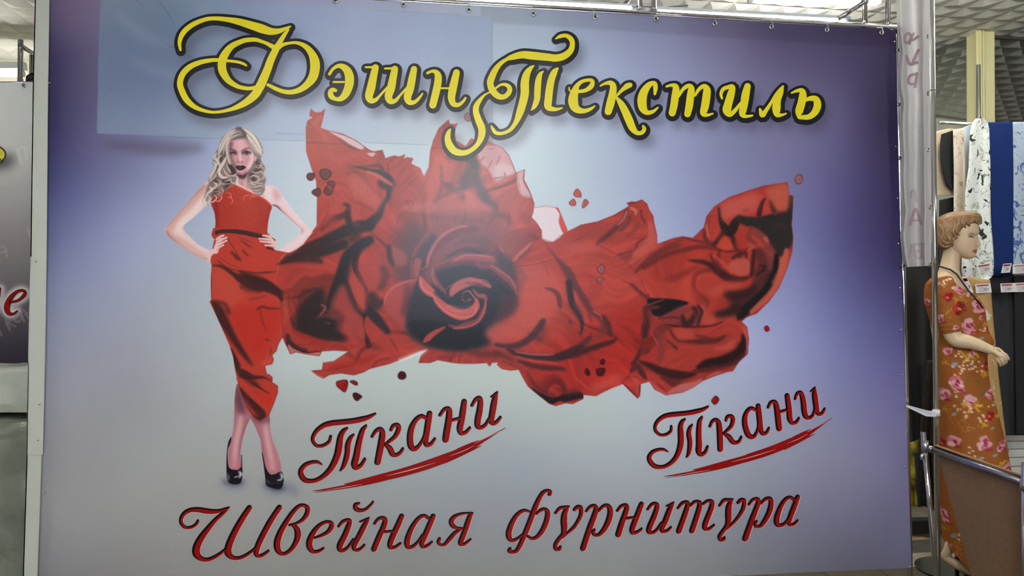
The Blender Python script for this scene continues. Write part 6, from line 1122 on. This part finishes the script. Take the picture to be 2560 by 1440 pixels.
FB=((('beige_fabric_panel',[(2336,330),(2338,420),(2338,490)],[(2384,318),(2390,420),(2426,486)],0.74,M_CARD),'plain beige fabric panel curling out behind the black fabric',0.6,0.01),
 (('black_fabric',[(2353,336),(2350,360),(2350,390),(2355,430),(2366,462),(2380,476)],[(2386,324),(2386,360),(2386,400),(2386,430),(2386,460),(2388,480)],0.70,M_BLK2),'short black fabric length with rounded lower corner',0.8,0.01),
 (('black_fabric',[(2348,500),(2346,600),(2346,720)],[(2388,492),(2392,600),(2394,720)],0.715,M_BLK2),'black fabric length directly behind the mannequin\'s head',0.8,0.01),
 (('beige_floral_fabric',[(2382,324),(2384,420),(2384,560),(2384,700)],[(2408,320),(2413,420),(2414,560),(2416,700)],0.69,M_BEIGE),'beige fabric with small flowers hanging left of the marbled one',0.9,0.012),
 (('pale_blue_fabric',[(2406,320),(2410,400),(2412,470)],[(2430,310),(2426,400),(2420,470)],0.725,M_PBLUE),'narrow pale blue fabric strip beside the marbled fabric',0.7,0.01),
 (('marbled_fabric',[(2440,298),(2430,308),(2425,330),(2421,420),(2412,480),(2412,560),(2404,650),(2404,690),(2424,706)],[(2455,293),(2464,302),(2472,318),(2475,420),(2475,540),(2482,620),(2484,660),(2482,690),(2462,708)],0.655,M_BIRCH),'white fabric marbled with black and olive blots, hanging from the rack top',1.2,0.016),
 (('blue_fabric',[(2470,306),(2474,420),(2478,560),(2484,690)],[(2530,305),(2532,420),(2532,560),(2532,690)],0.68,M_NAVY),'royal blue plain fabric length',0.5,0.008),
 (('light_blue_fabric',[(2530,305),(2532,420),(2532,560),(2531,680)],[(2610,306),(2612,420),(2612,560),(2612,680)],0.69,M_LBLUE),'light blue fabric with darker blue floral blots at the right edge',1.0,0.010),
 (('charcoal_fabric',[(2468,684),(2474,800),(2480,950),(2500,1088)],[(2540,690),(2540,800),(2541,950),(2543,1088)],0.72,M_CHAR),'charcoal fabric length below the royal blue one',1.0,0.012),
 (('black_fabric',[(2534,688),(2536,800),(2538,950),(2540,1088)],[(2640,690),(2640,800),(2640,950),(2640,1088)],0.70,M_BLK2),'black fabric length at the right edge below the light blue one',1.0,0.012),
 (('tan_floral_fabric',[(2405,690),(2410,800),(2420,950),(2440,1100),(2450,1180)],[(2474,700),(2482,800),(2496,950),(2512,1080),(2520,1130)],0.62,M_TAN),'tan fabric with pale flowers hanging behind the mannequin\'s hand',1.6,0.018))
for (nm,L,R,Y,m_),lab,wv,am in FB: tag(drape(nm,L,R,Y,m_,20,60,am,wv),lab,'fabric','fabrics on the display rack')
dk=empty('display_rack',tuple(P(2448,1100,0.78)),'chrome display rack carrying the fabric lengths','rack'); dk.location.z=0
ptop=P(2446,162,0.73); MB().tube([ptop,Vector((ptop.x,ptop.y,0))],0.0115,16).build('post',M_CHROME,dk,True)
for z_ in (P(2500,306,0.71).z-0.012,P(2500,690,0.73).z-0.012): MB().tube([(P(2350,400,0.73).x,0.73,z_),(P(2640,400,0.73).x,0.73,z_)],0.010,14).build('bar',M_CHROME,dk,True)
# slatted white unit
sl=empty('slatted_unit',tuple(P(2550,1190,0.95)),'white slatted wall unit low behind the black fabrics','shelf unit'); xa,xb=P(2440,1150,0.95).x,P(2660,1150,0.95).x
zz=[P(2540,y,0.95).z for y in (1086,1102,1122,1143,1165,1187)]; zz=[max(z_,0.02) for z_ in zz]
M_SLAT=mat('white_slat',(206,208,200),0.45)
for a_,b_ in zip(zz[:-1],zz[1:]): MB().box((xa,0.93,b_+0.004),(xb,0.955,a_)).build('slat',M_SLAT,sl,False,0.003)
MB().box((xa,0.952,0),(xb,0.985,zz[0])).build('back_panel',M_SLAT,sl)
# price tags
M_TAG=mat('tag_paper',(232,228,226),0.6); M_TRED=mat('tag_red_ink',(196,60,62),0.6); M_TBLU=mat('tag_grey_ink',(120,118,124),0.6)
for q_,lab in (([(2442.5,662.5),(2478,656.5),(2482,680),(2446,684)],'white price tag on the lower marbled fabric'),([(2508.5,659.5),(2529.5,658),(2525,681),(2503,682.5)],'narrow tilted price tag on the royal blue fabric'),([(2532,661.5),(2578,658),(2578,682),(2532,684.5)],'price tag at the right edge on the light blue fabric'),([(2438,710.5),(2476,708),(2479.5,731),(2440.5,733)],'price tag below the marbled fabric'),([(2501,709),(2535,707.5),(2536,730),(2503,731)],'left price tag of the pair on the charcoal fabric'),([(2535.5,707.5),(2578,705.5),(2578,729),(2536.5,730)],'right price tag of the pair on the black fabric'),([(2407,665),(2416,663.5),(2417,686),(2410,688)],'small price tag half hidden behind the mannequin\'s chin'),([(2404,693),(2417,691.5),(2434,731),(2425,733)],'pale tag behind the mannequin\'s cord')):
    Yt=0.58; t_=empty('price_tag',tuple(P((q_[0][0]+q_[2][0])/2,q_[2][1],Yt)),lab,'price tag','price tags'); MB().prism([P(x,y,Yt) for x,y in q_],(0,0.0015,0)).build('card',M_TAG,t_)
    def bil(u,v):
        a_=np.array(q_,float); return tuple((a_[0]*(1-u)+a_[1]*u)*(1-v)+(a_[3]*(1-u)+a_[2]*u)*v)
    plt_=lambda xy: Parr(xy,Yt-0.0016)
    red_=[];gry=[]
    for k in range(8):
        u=0.1+k*0.1; red_+= [[bil(u,0.1)+(1.3,),bil(u,0.26)+(1.3,)],[bil(u,0.12 if k%2 else 0.24)+(1.1,),bil(u+0.055,0.12 if k%3 else 0.2)+(1.1,)],[bil(u+0.055,0.11)+(1.0,),bil(u+0.055,0.25)+(1.0,)]]
    for v in (0.4,0.55,0.7,0.84):
        gry.append([bil(0.14,v)+(0.7,),bil(0.4,v+0.02)+(0.9,),bil(0.8,v-0.02)+(0.7,)])
    gry.append([bil(0.5,0.72)+(0.9,),bil(0.56,0.5)+(0.9,),bil(0.62,0.74)+(0.9,),bil(0.7,0.52)+(0.9,),bil(0.84,0.6)+(1.6,)])
    lettermesh('printed_heading',red_,M_TRED,t_,place=plt_); lettermesh('written_lines',gry,M_TBLU,t_,place=plt_)
# ------------------------------------------------------------------ mannequin in profile
YM=0.26
MA=P(2400,1000,YM); VD=Vector((MA.x-CAM.x,MA.y-CAM.y,0)).normalized(); E1=Vector((VD.y,-VD.x,0))   # the mannequin stands square to the aisle
def PM(px,py,d=0.0):
    r=rayd(px,py); return CAM+r*((MA+VD*d-CAM).dot(VD)/r.dot(VD))
def ring_loft(rows,n=64):        # rows: (py, left px, right px, half depth, dy) -> closed loft, vertices in metres
    m=MB(); rings=[]
    for py,l,r,hd,dy in rows:
        a=PM(l,py); b=PM(r,py); c=(a+b)/2; rx=(b-a).dot(E1)/2
        rings.append([tuple(c+E1*(rx*math.cos(2*math.pi*k/n))+VD*(dy+hd*math.sin(2*math.pi*k/n))) for k in range(n)])
    fs=[]
    for i in range(len(rings)-1):
        for k in range(n): fs.append((i*n+k,i*n+(k+1)%n,(i+1)*n+(k+1)%n,(i+1)*n+k))
    fs.append(tuple(range(n))); fs.append(tuple((len(rings)-1)*n+k for k in range(n-1,-1,-1)))
    m.add([v for r in rings for v in r],fs); return m
def dense(rows,step=4):
    A=np.array(rows,float); y=np.arange(A[0,0],A[-1,0]+0.1,step); q=cr(A,10); o=np.argsort(q[:,0]); q=q[o]
    return [(v,)+tuple(np.interp(v,q[:,0],q[:,k]) for k in range(1,5)) for v in y]
def remesh(mb,vox,smooth=6,factor=0.5):
    me=mb.mesh('tmp'); bm=bmesh.new(); bm.from_mesh(me); bmesh.ops.recalc_face_normals(bm,faces=bm.faces); bm.to_mesh(me); bm.free()
    o=bpy.data.objects.new('tmp',me); COL.objects.link(o); r=o.modifiers.new('r','REMESH'); r.mode='VOXEL'; r.voxel_size=vox; r.use_smooth_shade=True
    s=o.modifiers.new('s','SMOOTH'); s.iterations=smooth; s.factor=factor
    dg=bpy.context.evaluated_depsgraph_get(); out=bpy.data.meshes.new_from_object(o.evaluated_get(dg)); bpy.data.objects.remove(o); bpy.data.meshes.remove(me)
    out.polygons.foreach_set('use_smooth',[True]*len(out.polygons)); return out
def flatpx(me):                  # print coordinates of a garment: straight through along the depth axis
    co=np.empty(len(me.vertices)*3,np.float32); me.vertices.foreach_get('co',co); co=co.reshape(-1,3).astype(float); q=co-np.outer((co-np.array(MA))@np.array(VD),np.array(VD)); return PROJ(q),co
mann=empty('mannequin',(P(2400,1435,YM).x,YM,0),'female mannequin in a rust floral dress, in profile with bent arm','mannequin')
# head
prof=[(532,2384,2402,0.030),(536,2366,2424,0.052),(543,2356,2436,0.066),(552,2351,2443,0.074),(562,2349,2446.5,0.077),(575,2349,2447.5,0.078),(585,2351,2446.5,0.077),(592,2353,2444.0,0.075),(600,2356,2444.2,0.073),(608,2360,2444.2,0.070),(614,2364,2443.6,0.067),(620,2369,2442.6,0.063),(626,2375,2441.5,0.059),(632,2384,2439.5,0.052),(638,2394,2438.0,0.043),(643,2404,2435.5,0.032),(647,2413,2429.0,0.018)]
feat={}                           # narrow features added at the front: (py, amplitude px, half width m, spread py)
FEATS=((613,8.2,0.012,4.4),(606,5.6,0.009,5.5),(598,2.8,0.008,6.0),(583,1.3,0.024,4.0),(624.5,3.6,0.016,2.4),(631.5,3.4,0.015,2.4),(641,2.0,0.018,3.6))
hm=MB(); A=np.array(prof); ys=np.arange(532,647.6,0.9); n=120; V=[]; mpp=(PM(2440,600)-PM(2340,600)).dot(E1)/100.0
q=cr(A,12); q=q[np.argsort(q[:,0])]
for y in ys:
    l,r,hd=(np.interp(y,q[:,0],q[:,k]) for k in (1,2,3)); a=PM(l,y); b=PM(r,y); cc_=(a+b)/2; rx=(b-a).dot(E1)/2
    for k in range(n):
        t=2*math.pi*k/n; cx_,sy=math.cos(t),math.sin(t); ex=2.25
        x=rx*math.copysign(abs(cx_)**(2/ex),cx_); yy_=hd*math.copysign(abs(sy)**(2/ex),sy)
        if cx_>0:
            yy_*=1-0.20*cx_**2
            for fy,am,wd,sp in FEATS: x+=am*mpp*math.exp(-((y-fy)/sp)**2)*math.exp(-(yy_/wd)**2)*min(1,cx_*3)
            for sgn in (-1,1): x-=2.6*mpp*math.exp(-((y-594)/4.5)**2)*math.exp(-((yy_-sgn*0.030)/0.013)**2)*min(1,cx_*3); x+=0.9*mpp*math.exp(-((y-594.5)/2.4)**2)*math.exp(-((yy_-sgn*0.030)/0.010)**2)
        V.append(tuple(cc_+E1*x+VD*yy_))
N=len(ys); fs=[(i*n+k,i*n+(k+1)%n,(i+1)*n+(k+1)%n,(i+1)*n+k) for i in range(N-1) for k in range(n)]+[tuple(range(n)),tuple((N-1)*n+k for k in range(n-1,-1,-1))]
body=MB(); body.add(V,fs)
def add_loft(rows,step=4,n=48):
    L=ring_loft(dense(rows,step),n); body.add(L.v,L.f)
add_loft([(590,2362,2402,0.045,0),(620,2358,2404,0.050,0),(645,2354,2402,0.050,0),(662,2350,2399,0.050,0),(680,2344,2400,0.058,0),(692,2334,2404,0.085,0),(702,2322,2409,0.125,0),(716,2316,2418,0.155,0),(740,2316,2430,0.160,0),(800,2332,2456,0.14,0),(850,2346,2456,0.115,0),(900,2348,2458,0.13,0),(960,2350,2462,0.145,0),(1000,2352,2462,0.14,0)],4)
def px3(l): return [PM(x,y,d) for x,y,d in l]
arm=[(2356,712,-0.150,24),(2366,735,-0.165,25),(2372,770,-0.175,24),(2376,805,-0.178,23),(2380,832,-0.178,22.5),(2390,847,-0.178,22),(2405,852,-0.178,21),(2425,856,-0.176,18.5),(2450,864,-0.172,15.5),(2468,871,-0.170,13.2),(2480,876,-0.168,12.2)]
q_=cr(np.array(arm),6); body.tube(px3([(a_,b_,c_) for a_,b_,c_,_ in q_]),[r_*mpp for r_ in q_[:,3]],24)
body.ball(px3([(2364,716,-0.13)])[0],0.055)
arm2=[(2344,712,0.13,22),(2340,760,0.16,22),(2346,820,0.165,20),(2352,900,0.15,16)]; body.tube(px3([(a_,b_,c_) for a_,b_,c_,_ in arm2]),[r_*mpp for *_,r_ in arm2],20)
# hand: palm, four fingers, thumb
palm=[(2476,874,-0.168,11.5),(2484,878,-0.170,12.5),(2493,884,-0.172,14),(2501,889,-0.172,13.5),(2506,892,-0.170,11)]
body.tube(px3([(a_,b_,c_) for a_,b_,c_,_ in palm]),[r_*mpp for *_,r_ in palm],20,flat=0.62)
for pts,r in (([(2504,882,-0.176),(2513,886,-0.184),(2519,893,-0.176),(2521,898,-0.158),(2517,899,-0.142)],4.3),([(2500,887,-0.180),(2509,893,-0.190),(2514,901,-0.180),(2515,906,-0.160),(2511,906,-0.144)],4.6),([(2496,892,-0.180),(2503,899,-0.190),(2507,906,-0.180),(2508,911,-0.160),(2504,910,-0.145)],4.5),([(2491,896,-0.178),(2496,903,-0.186),(2500,910,-0.176),(2501,914,-0.160),(2498,912,-0.147)],4.0),([(2484,872,-0.158),(2494,872,-0.142),(2503,878,-0.134),(2510,885,-0.136)],4.8)):
    k_=cr(np.array(pts),5); body.tube(px3([tuple(v) for v in k_]),[mpp*r*(1-0.22*i/len(k_)) for i in range(len(k_))],14)
# legs and feet
for leg in ([(2400,1000,-0.07,30),(2408,1150,-0.075,27),(2400,1260,-0.08,19),(2388,1330,-0.09,18),(2372,1372,-0.10,13),(2364,1392,-0.10,12),(2380,1404,-0.10,13),(2404,1418,-0.10,13),(2428,1434,-0.10,9)],[(2420,1000,0.07,30),(2428,1150,0.07,27),(2426,1260,0.06,19),(2420,1340,0.06,15),(2414,1380,0.06,12),(2424,1394,0.06,12),(2450,1408,0.05,12),(2474,1418,0.05,8)]):
    k_=cr(np.array(leg),8); body.tube(px3([(a_,b_,c_) for a_,b_,c_,_ in k_]),[mpp*r_ for r_ in k_[:,3]],20)
bme=remesh(body,0.0027,2,0.4)
pxy,co=flatpx(bme); cm=Canvas(2290,520,2540,1445,0.75); cm.rgb[...]=(222,196,160)
HF=(2320,500,5.5385)
cm.stroke(X(HF,[(555,500,5),(585,478,12),(620,476,11),(655,492,5)]),(110,78,52),0.5,0.9); cm.stroke(X(HF,[(560,525,10),(595,515,20),(625,528,12)]),(70,54,46),0.8,0.9); cm.stroke(X(HF,[(565,520,5),(595,508,7),(630,520,4)]),(36,26,22),0.4,0.95); cm.stroke(X(HF,[(560,505,14),(600,495,14),(640,505,10)]),(190,156,124),1.0,0.5)
cm.fill(X(HF,[(610,710),(650,690),(685,688),(690,712),(690,738),(655,742),(630,725)]),(196,96,84),0.5,0.95); cm.stroke(X(HF,[(615,712,5),(650,714,6),(695,712,5)]),(130,52,46),0.4,0.9); cm.stroke(X(HF,[(655,640,16),(672,646,12)]),(176,140,106),0.8,0.6)
cm.stroke(X(HF,[(500,650,80),(560,620,70)]),(228,186,150),3,0.45)
setcol(bme,cm.sample(pxy),1.08)
face=co[:,1]>YM+0.02
M_SKIN=print_mat('mannequin_skin',0.42,0.45,0.0)
link('body',bme,M_SKIN,mann)
# hair: swept-back waves
hr=MB(); hrows=[(528,2386,2412,0.030,0),(531,2370,2434,0.052,0),(535,2358,2446,0.068,0),(541,2348,2452,0.081,0),(548,2343,2453.5,0.088,0),(556,2340,2450,0.092,0),(562,2338,2443,0.094,0),(568,2337,2430,0.096,0),(576,2337,2422,0.097,0),(586,2338,2414,0.096,0),(596,2340,2404,0.094,0),(606,2342,2394,0.090,0),(614,2344,2386,0.084,0),(620,2347,2380,0.074,0),(625,2352,2374,0.055,0)]
L=ring_loft(dense(hrows,2),72); hr.add(L.v,L.f)
HL=[([(700,205),(735,250),(722,320),(690,330),(668,300)],24,-0.03),([(640,185),(700,210),(715,270),(690,300)],26,-0.05),([(560,190),(640,240),(600,300),(560,330),(570,400),(556,470),(520,505)],26,-0.082),([(420,190),(520,250),(500,330),(520,400),(540,470),(500,500),(450,490)],28,-0.088),([(330,200),(430,270),(440,350),(400,420),(420,480),(480,500)],28,-0.094),([(250,220),(330,300),(380,370),(350,440),(380,510),(440,520)],30,-0.098),([(180,260),(250,340),(300,400),(260,470),(300,540),(370,540),(420,520)],30,-0.098),([(140,330),(200,400),(220,470),(200,550),(250,600),(320,600)],32,-0.095),([(130,430),(170,520),(170,600),(220,650),(290,640)],32,-0.088),([(220,420),(300,380),(380,400),(420,460)],22,-0.102),([(240,530),(300,560),(340,620),(300,650)],26,-0.088),([(350,520),(330,580),(370,620)],22,-0.088),([(590,300),(640,270),(690,290),(700,330)],20,-0.045),([(300,210),(420,200),(560,195),(650,200)],30,-0.06),([(200,280),(330,240),(470,240)],26,-0.085),([(600,250),(580,330),(565,420)],18,-0.084)]
HQ=np.array(hrows)
def hdep(x,y):
    l,r,hd=(np.interp(y,HQ[:,0],HQ[:,k]) for k in (1,2,3)); u=np.clip((x-(l+r)/2)/((r-l)/2),-0.97,0.97); return -hd*math.sqrt(1-u*u)
for pts,wd,d in HL:
    k_=cr(np.array([(2320+x/5.5385,500+y/5.5385) for x,y in pts]),6); m_=len(k_); rad=[mpp*wd/5.5385*(0.35+0.45*math.sin(math.pi*(i+0.5)/m_)) for i in range(m_)]
    hr.tube(px3([(x,y,hdep(x,y)+r_*0.42) for (x,y),r_ in zip(k_,rad)]),[r_*0.8 for r_ in rad],10)
hme=remesh(hr,0.0022,3,0.5); hp,hco=flatpx(hme)
ch_=Canvas(2330,520,2460,632,0.6); ch_.rgb[...]=(150,112,76)
for pts,wd,d in HL:
    for k in range(12):
        o_=RNG.normal(0,wd*0.45); ch_.stroke([(2320+(x+o_)/5.5385,500+(y+o_*0.8)/5.5385,0.9+0.5*RNG.random()) for x,y in pts],[(214,178,132),(92,62,38),(150,110,72),(222,188,146),(108,76,48),(190,150,106)][k%6],0.3,0.85)
setcol(hme,ch_.sample(hp),1.25); M_HAIR=print_mat('mannequin_hair',0.45,0.4,0.0); link('hair',hme,M_HAIR,mann)
# dress
drows=[(698,2324,2403,0.128,0),(706,2316,2411,0.160,0),(716,2311,2421,0.176,0),(740,2309,2441,0.186,0),(765,2313,2460,0.180,0),(800,2324,2467,0.166,0),(827,2332,2473,0.150,0),(843,2337,2482,0.144,0),(856,2339,2486,0.144,0),(866,2340,2479,0.144,0),(880,2340,2471,0.148,0),(905,2340,2470,0.158,0),(930,2340,2472,0.165,0),(957,2341,2475,0.170,0),(1000,2343,2486,0.175,0),(1050,2345,2500,0.180,0),(1125,2347,2519,0.188,0),(1170,2348,2528,0.190,0),(1260,2350,2538,0.190,0),(1344,2352,2542,0.188,0)]
R=dense(drows,1.6); n=240; V=[]
for i,(py,l,r,hd,dy) in enumerate(R):
    a=PM(l,py); b=PM(r,py); c0_=(a+b)/2; rx=(b-a).dot(E1)/2; lowf=np.clip((py-900)/450,0,1)
    for k in range(n):
        t=2*math.pi*k/n; fold=1+0.035*lowf*math.sin(7*t+0.8)+0.02*lowf*math.sin(13*t)+0.012*math.sin(3*t+py*0.02)
        x=rx*math.cos(t)*fold; zz_=0.0; q0=c0_+E1*x+VD*(hd*math.sin(t)*fold)
        if py<735:               # wrapped neckline: higher at the back of the neck
            zz_+= -0.05*max(0,math.cos(t-0.5))*max(0,(735-py)/37)+0.006*math.sin(t*2)
        if py>1200:              # hem drops towards the front
            f=(py-1200)/144; zz_-= f*0.155*np.clip((x+rx)/0.16,0,1)
        V.append((q0.x,q0.y,max(q0.z+zz_,0.012)))
N=len(R); fs=[(i*n+k,i*n+(k+1)%n,(i+1)*n+(k+1)%n,(i+1)*n+k) for i in range(N-1) for k in range(n)]
dm=MB(); dm.add(V,fs); dme=dm.mesh('dress')
cd=Canvas(2295,640,2560,1450,0.8); cd.rgb[...]=(150,88,36)
rust=(158,92,36)
xx,yy=cd.grid(); cd.rgb[...]=np.array(rust)
def flower(x,y,r,kind):
    g=np.random.default_rng(int(x*13+y*7))
    if kind=='p':                # pink peony
        for k in range(9):
            a=g.random()*6.28; d=r*0.55*g.random()**0.5; cd.stroke([(x+d*math.cos(a)-r*0.2,y+d*math.sin(a),r*0.55),(x+d*math.cos(a)+r*0.2,y+d*math.sin(a)+g.normal(0,r*0.15),r*0.45)],((226,160,168),(236,190,194),(206,110,130),(226,172,180))[k%4],0.6,0.95)
        for k in range(5):
            a=g.random()*6.28; d=r*0.5*g.random(); cd.stroke([(x+d*math.cos(a),y+d*math.sin(a),r*0.2),(x+d*math.cos(a)+r*0.3,y+d*math.sin(a)+r*0.22,r*0.1)],(156,26,62),0.5,0.9)
        cd.stroke([(x+r*0.2,y+r*0.7,r*0.25),(x+r*0.9,y+r*0.75,r*0.2)],(160,30,60),0.6,0.8)
    elif kind=='r':
        for k in range(5): a=k*1.26+g.random(); cd.stroke([(x,y,r*0.6),(x+r*0.55*math.cos(a),y+r*0.5*math.sin(a),r*0.7)],((176,22,32),(140,14,26),(196,40,44))[k%3],0.6,0.95)
        cd.stroke([(x-r*0.15,y,r*0.3),(x+r*0.1,y+2,r*0.3)],(206,170,100),0.6,0.9)
    elif kind=='y':
        for k in range(7): a=g.random()*6.28; cd.stroke([(x+g.normal(0,r*0.5),y+g.normal(0,r*0.4),r*0.30),(x+g.normal(0,r*0.5),y+g.normal(0,r*0.4),r*0.26)],((214,160,46),(226,180,70),(190,130,36))[k%3],0.5,0.9)
    elif kind=='d':              # yellow sprig
        for k in range(16): cd.stroke([(x+g.normal(0,r*0.6),y+g.normal(0,r*0.4),2.0),(x+g.normal(0,r*0.6),y+g.normal(0,r*0.4),1.8)] if k<2 else [(x+g.normal(0,r*0.6),y+g.normal(0,r*0.4),2.4)]*2,(206,156,60),0.4,0.85,None,False,False)
    elif kind=='w':
        for k in range(5): a=(x+g.normal(0,r*0.9),y+g.normal(0,r*0.9)); cd.stroke([a+(r*0.5,),(a[0]+r*0.35,a[1]+1,r*0.4)],(236,206,188),0.5,0.9)
    elif kind=='b': cd.stroke([(x-r*0.5,y+r*0.2,r*0.5),(x,y,r*0.9),(x+r*0.6,y-r*0.2,r*0.4)],(150,156,170),0.6,0.9)
    elif kind=='g':
        for k in range(4): a=g.random()*6.28; cd.stroke([(x,y,1.4),(x+r*math.cos(a),y+r*math.sin(a),2.2)],(96,108,54),0.5,0.85)
M7=(2200,900,2.6667); M4=(2300,740,5.5385); M3=HF; M6=(2250,1060,3.79)
for C,l in ((M3,((255,1110,9,'w'),(320,1210,8,'w'),(430,1230,15,'p'),(300,1340,13,'r'),(150,1170,9,'b'),(500,1300,7,'b'),(430,1390,14,'d'),(600,1340,9,'w'),(670,1430,14,'p'),(390,1100,6,'w'),(205,1175,5,'w'))),
  (M4,((100,90,15,'p'),(390,20,13,'r'),(560,40,13,'d'),(550,170,20,'r'),(820,165,19,'p'),(390,220,16,'d'),(300,300,13,'p'),(850,300,8,'p'),(690,400,22,'p'),(500,420,9,'p'),(880,460,8,'w'),(840,575,9,'b'),(910,390,11,'y'),(960,470,10,'r'),(390,740,15,'p'),(720,790,22,'y'),(720,765,10,'p'),(560,830,9,'w'),(480,920,12,'b'),(680,880,8,'w'),(780,960,11,'w'),(560,1010,9,'w'),(930,960,14,'r'),(880,1070,11,'y'),(490,1150,20,'p'),(560,1230,14,'p'),(330,1320,20,'p'),(790,1160,10,'g'),(680,1140,8,'g'),(350,900,12,'d'),(500,1300,7,'w'),(870,1320,10,'g'),(700,1400,20,'p'),(960,1330,14,'p'),(640,180,7,'g'),(600,95,6,'g'))),
  (M7,((510,140,20,'p'),(430,210,18,'p'),(495,15,9,'b'),(600,270,22,'y'),(600,255,12,'p'),(540,60,9,'w'),(620,20,9,'w'),(690,85,9,'y'),(650,130,8,'g'),(690,210,8,'g'),(495,335,9,'b'),(590,330,10,'w'),(640,365,10,'w'),(530,380,14,'d'),(570,430,14,'d'),(690,405,11,'y'),(725,350,14,'r'),(785,370,12,'y'),(745,430,7,'b'),(495,505,20,'p'),(415,530,13,'r'),(690,520,22,'p'),(800,550,17,'p'),(590,585,9,'w'),(668,615,10,'b'),(760,600,8,'b'),(730,680,14,'d'),(800,670,14,'y'),(840,700,14,'p'),(520,290,7,'w'),(430,300,12,'d'),(740,290,8,'w'))),
  (M6,((430,820,22,'p'),(515,985,12,'b'),(550,1060,13,'d'),(550,1140,13,'d'),(520,1230,20,'p'),(560,1270,14,'p'),(420,940,10,'d'),(470,1080,5,'w'),(640,1340,7,'w'),(600,1000,10,'w'),(640,800,14,'p'),(700,1000,16,'y'),(760,900,14,'r'),(800,1150,18,'p')))):
    for x,y,r,k in l:
        p_=X(C,[(x,y)])[0]; flower(p_[0],p_[1],r,k)
dp,dco=flatpx(dme); setcol(dme,cd.sample(dp),1.1); M_DRESS=print_mat('rust_floral_cloth',0.7,0.25,0.0)
link('dress',dme,M_DRESS,mann,True)
sv=[(2352,704,-0.145,31),(2362,728,-0.165,32),(2370,765,-0.175,31),(2376,800,-0.178,29),(2380,822,-0.178,28),(2382,830,-0.178,27)]
k_=cr(np.array(sv),14); sm=MB(); sm.tube(px3([(a_,b_,c_) for a_,b_,c_,_ in k_]),[mpp*r_*(1+0.012*math.sin(i*0.8)) for i,r_ in enumerate(k_[:,3])],90,caps=False); sme=sm.mesh('sleeve')
bm=bmesh.new(); bm.from_mesh(sme); bmesh.ops.subdivide_edges(bm,edges=bm.edges[:],cuts=1,use_grid_fill=True); bm.to_mesh(sme); bm.free(); sp_,_=flatpx(sme); setcol(sme,cd.sample(sp_),1.1); o=link('sleeve',sme,M_DRESS,mann,True); mm=o.modifiers.new('t','SOLIDIFY'); mm.thickness=0.003
MB().tube(px3([(2342,664,-0.052),(2356,668,-0.072),(2376,674,-0.085),(2392,686,-0.100),(2402,700,-0.120),(2422,728,-0.140),(2440,748,-0.135),(2456,768,-0.10)]),0.0042,10).build('halter_cord',mat('black_cord',(18,16,16),0.6),mann,True)
MB().tube([Vector((PM(2398,1428).x,PM(2398,1428).y,0.004)),Vector((PM(2398,1428).x,PM(2398,1428).y,0.016))],0.20,48).build('base',mat('black_base',(14,14,15),0.15),mann)
MB().tube([PM(2392,1428),PM(2400,1150)],0.010,12).build('base_rod',M_CHROME,mann,True)
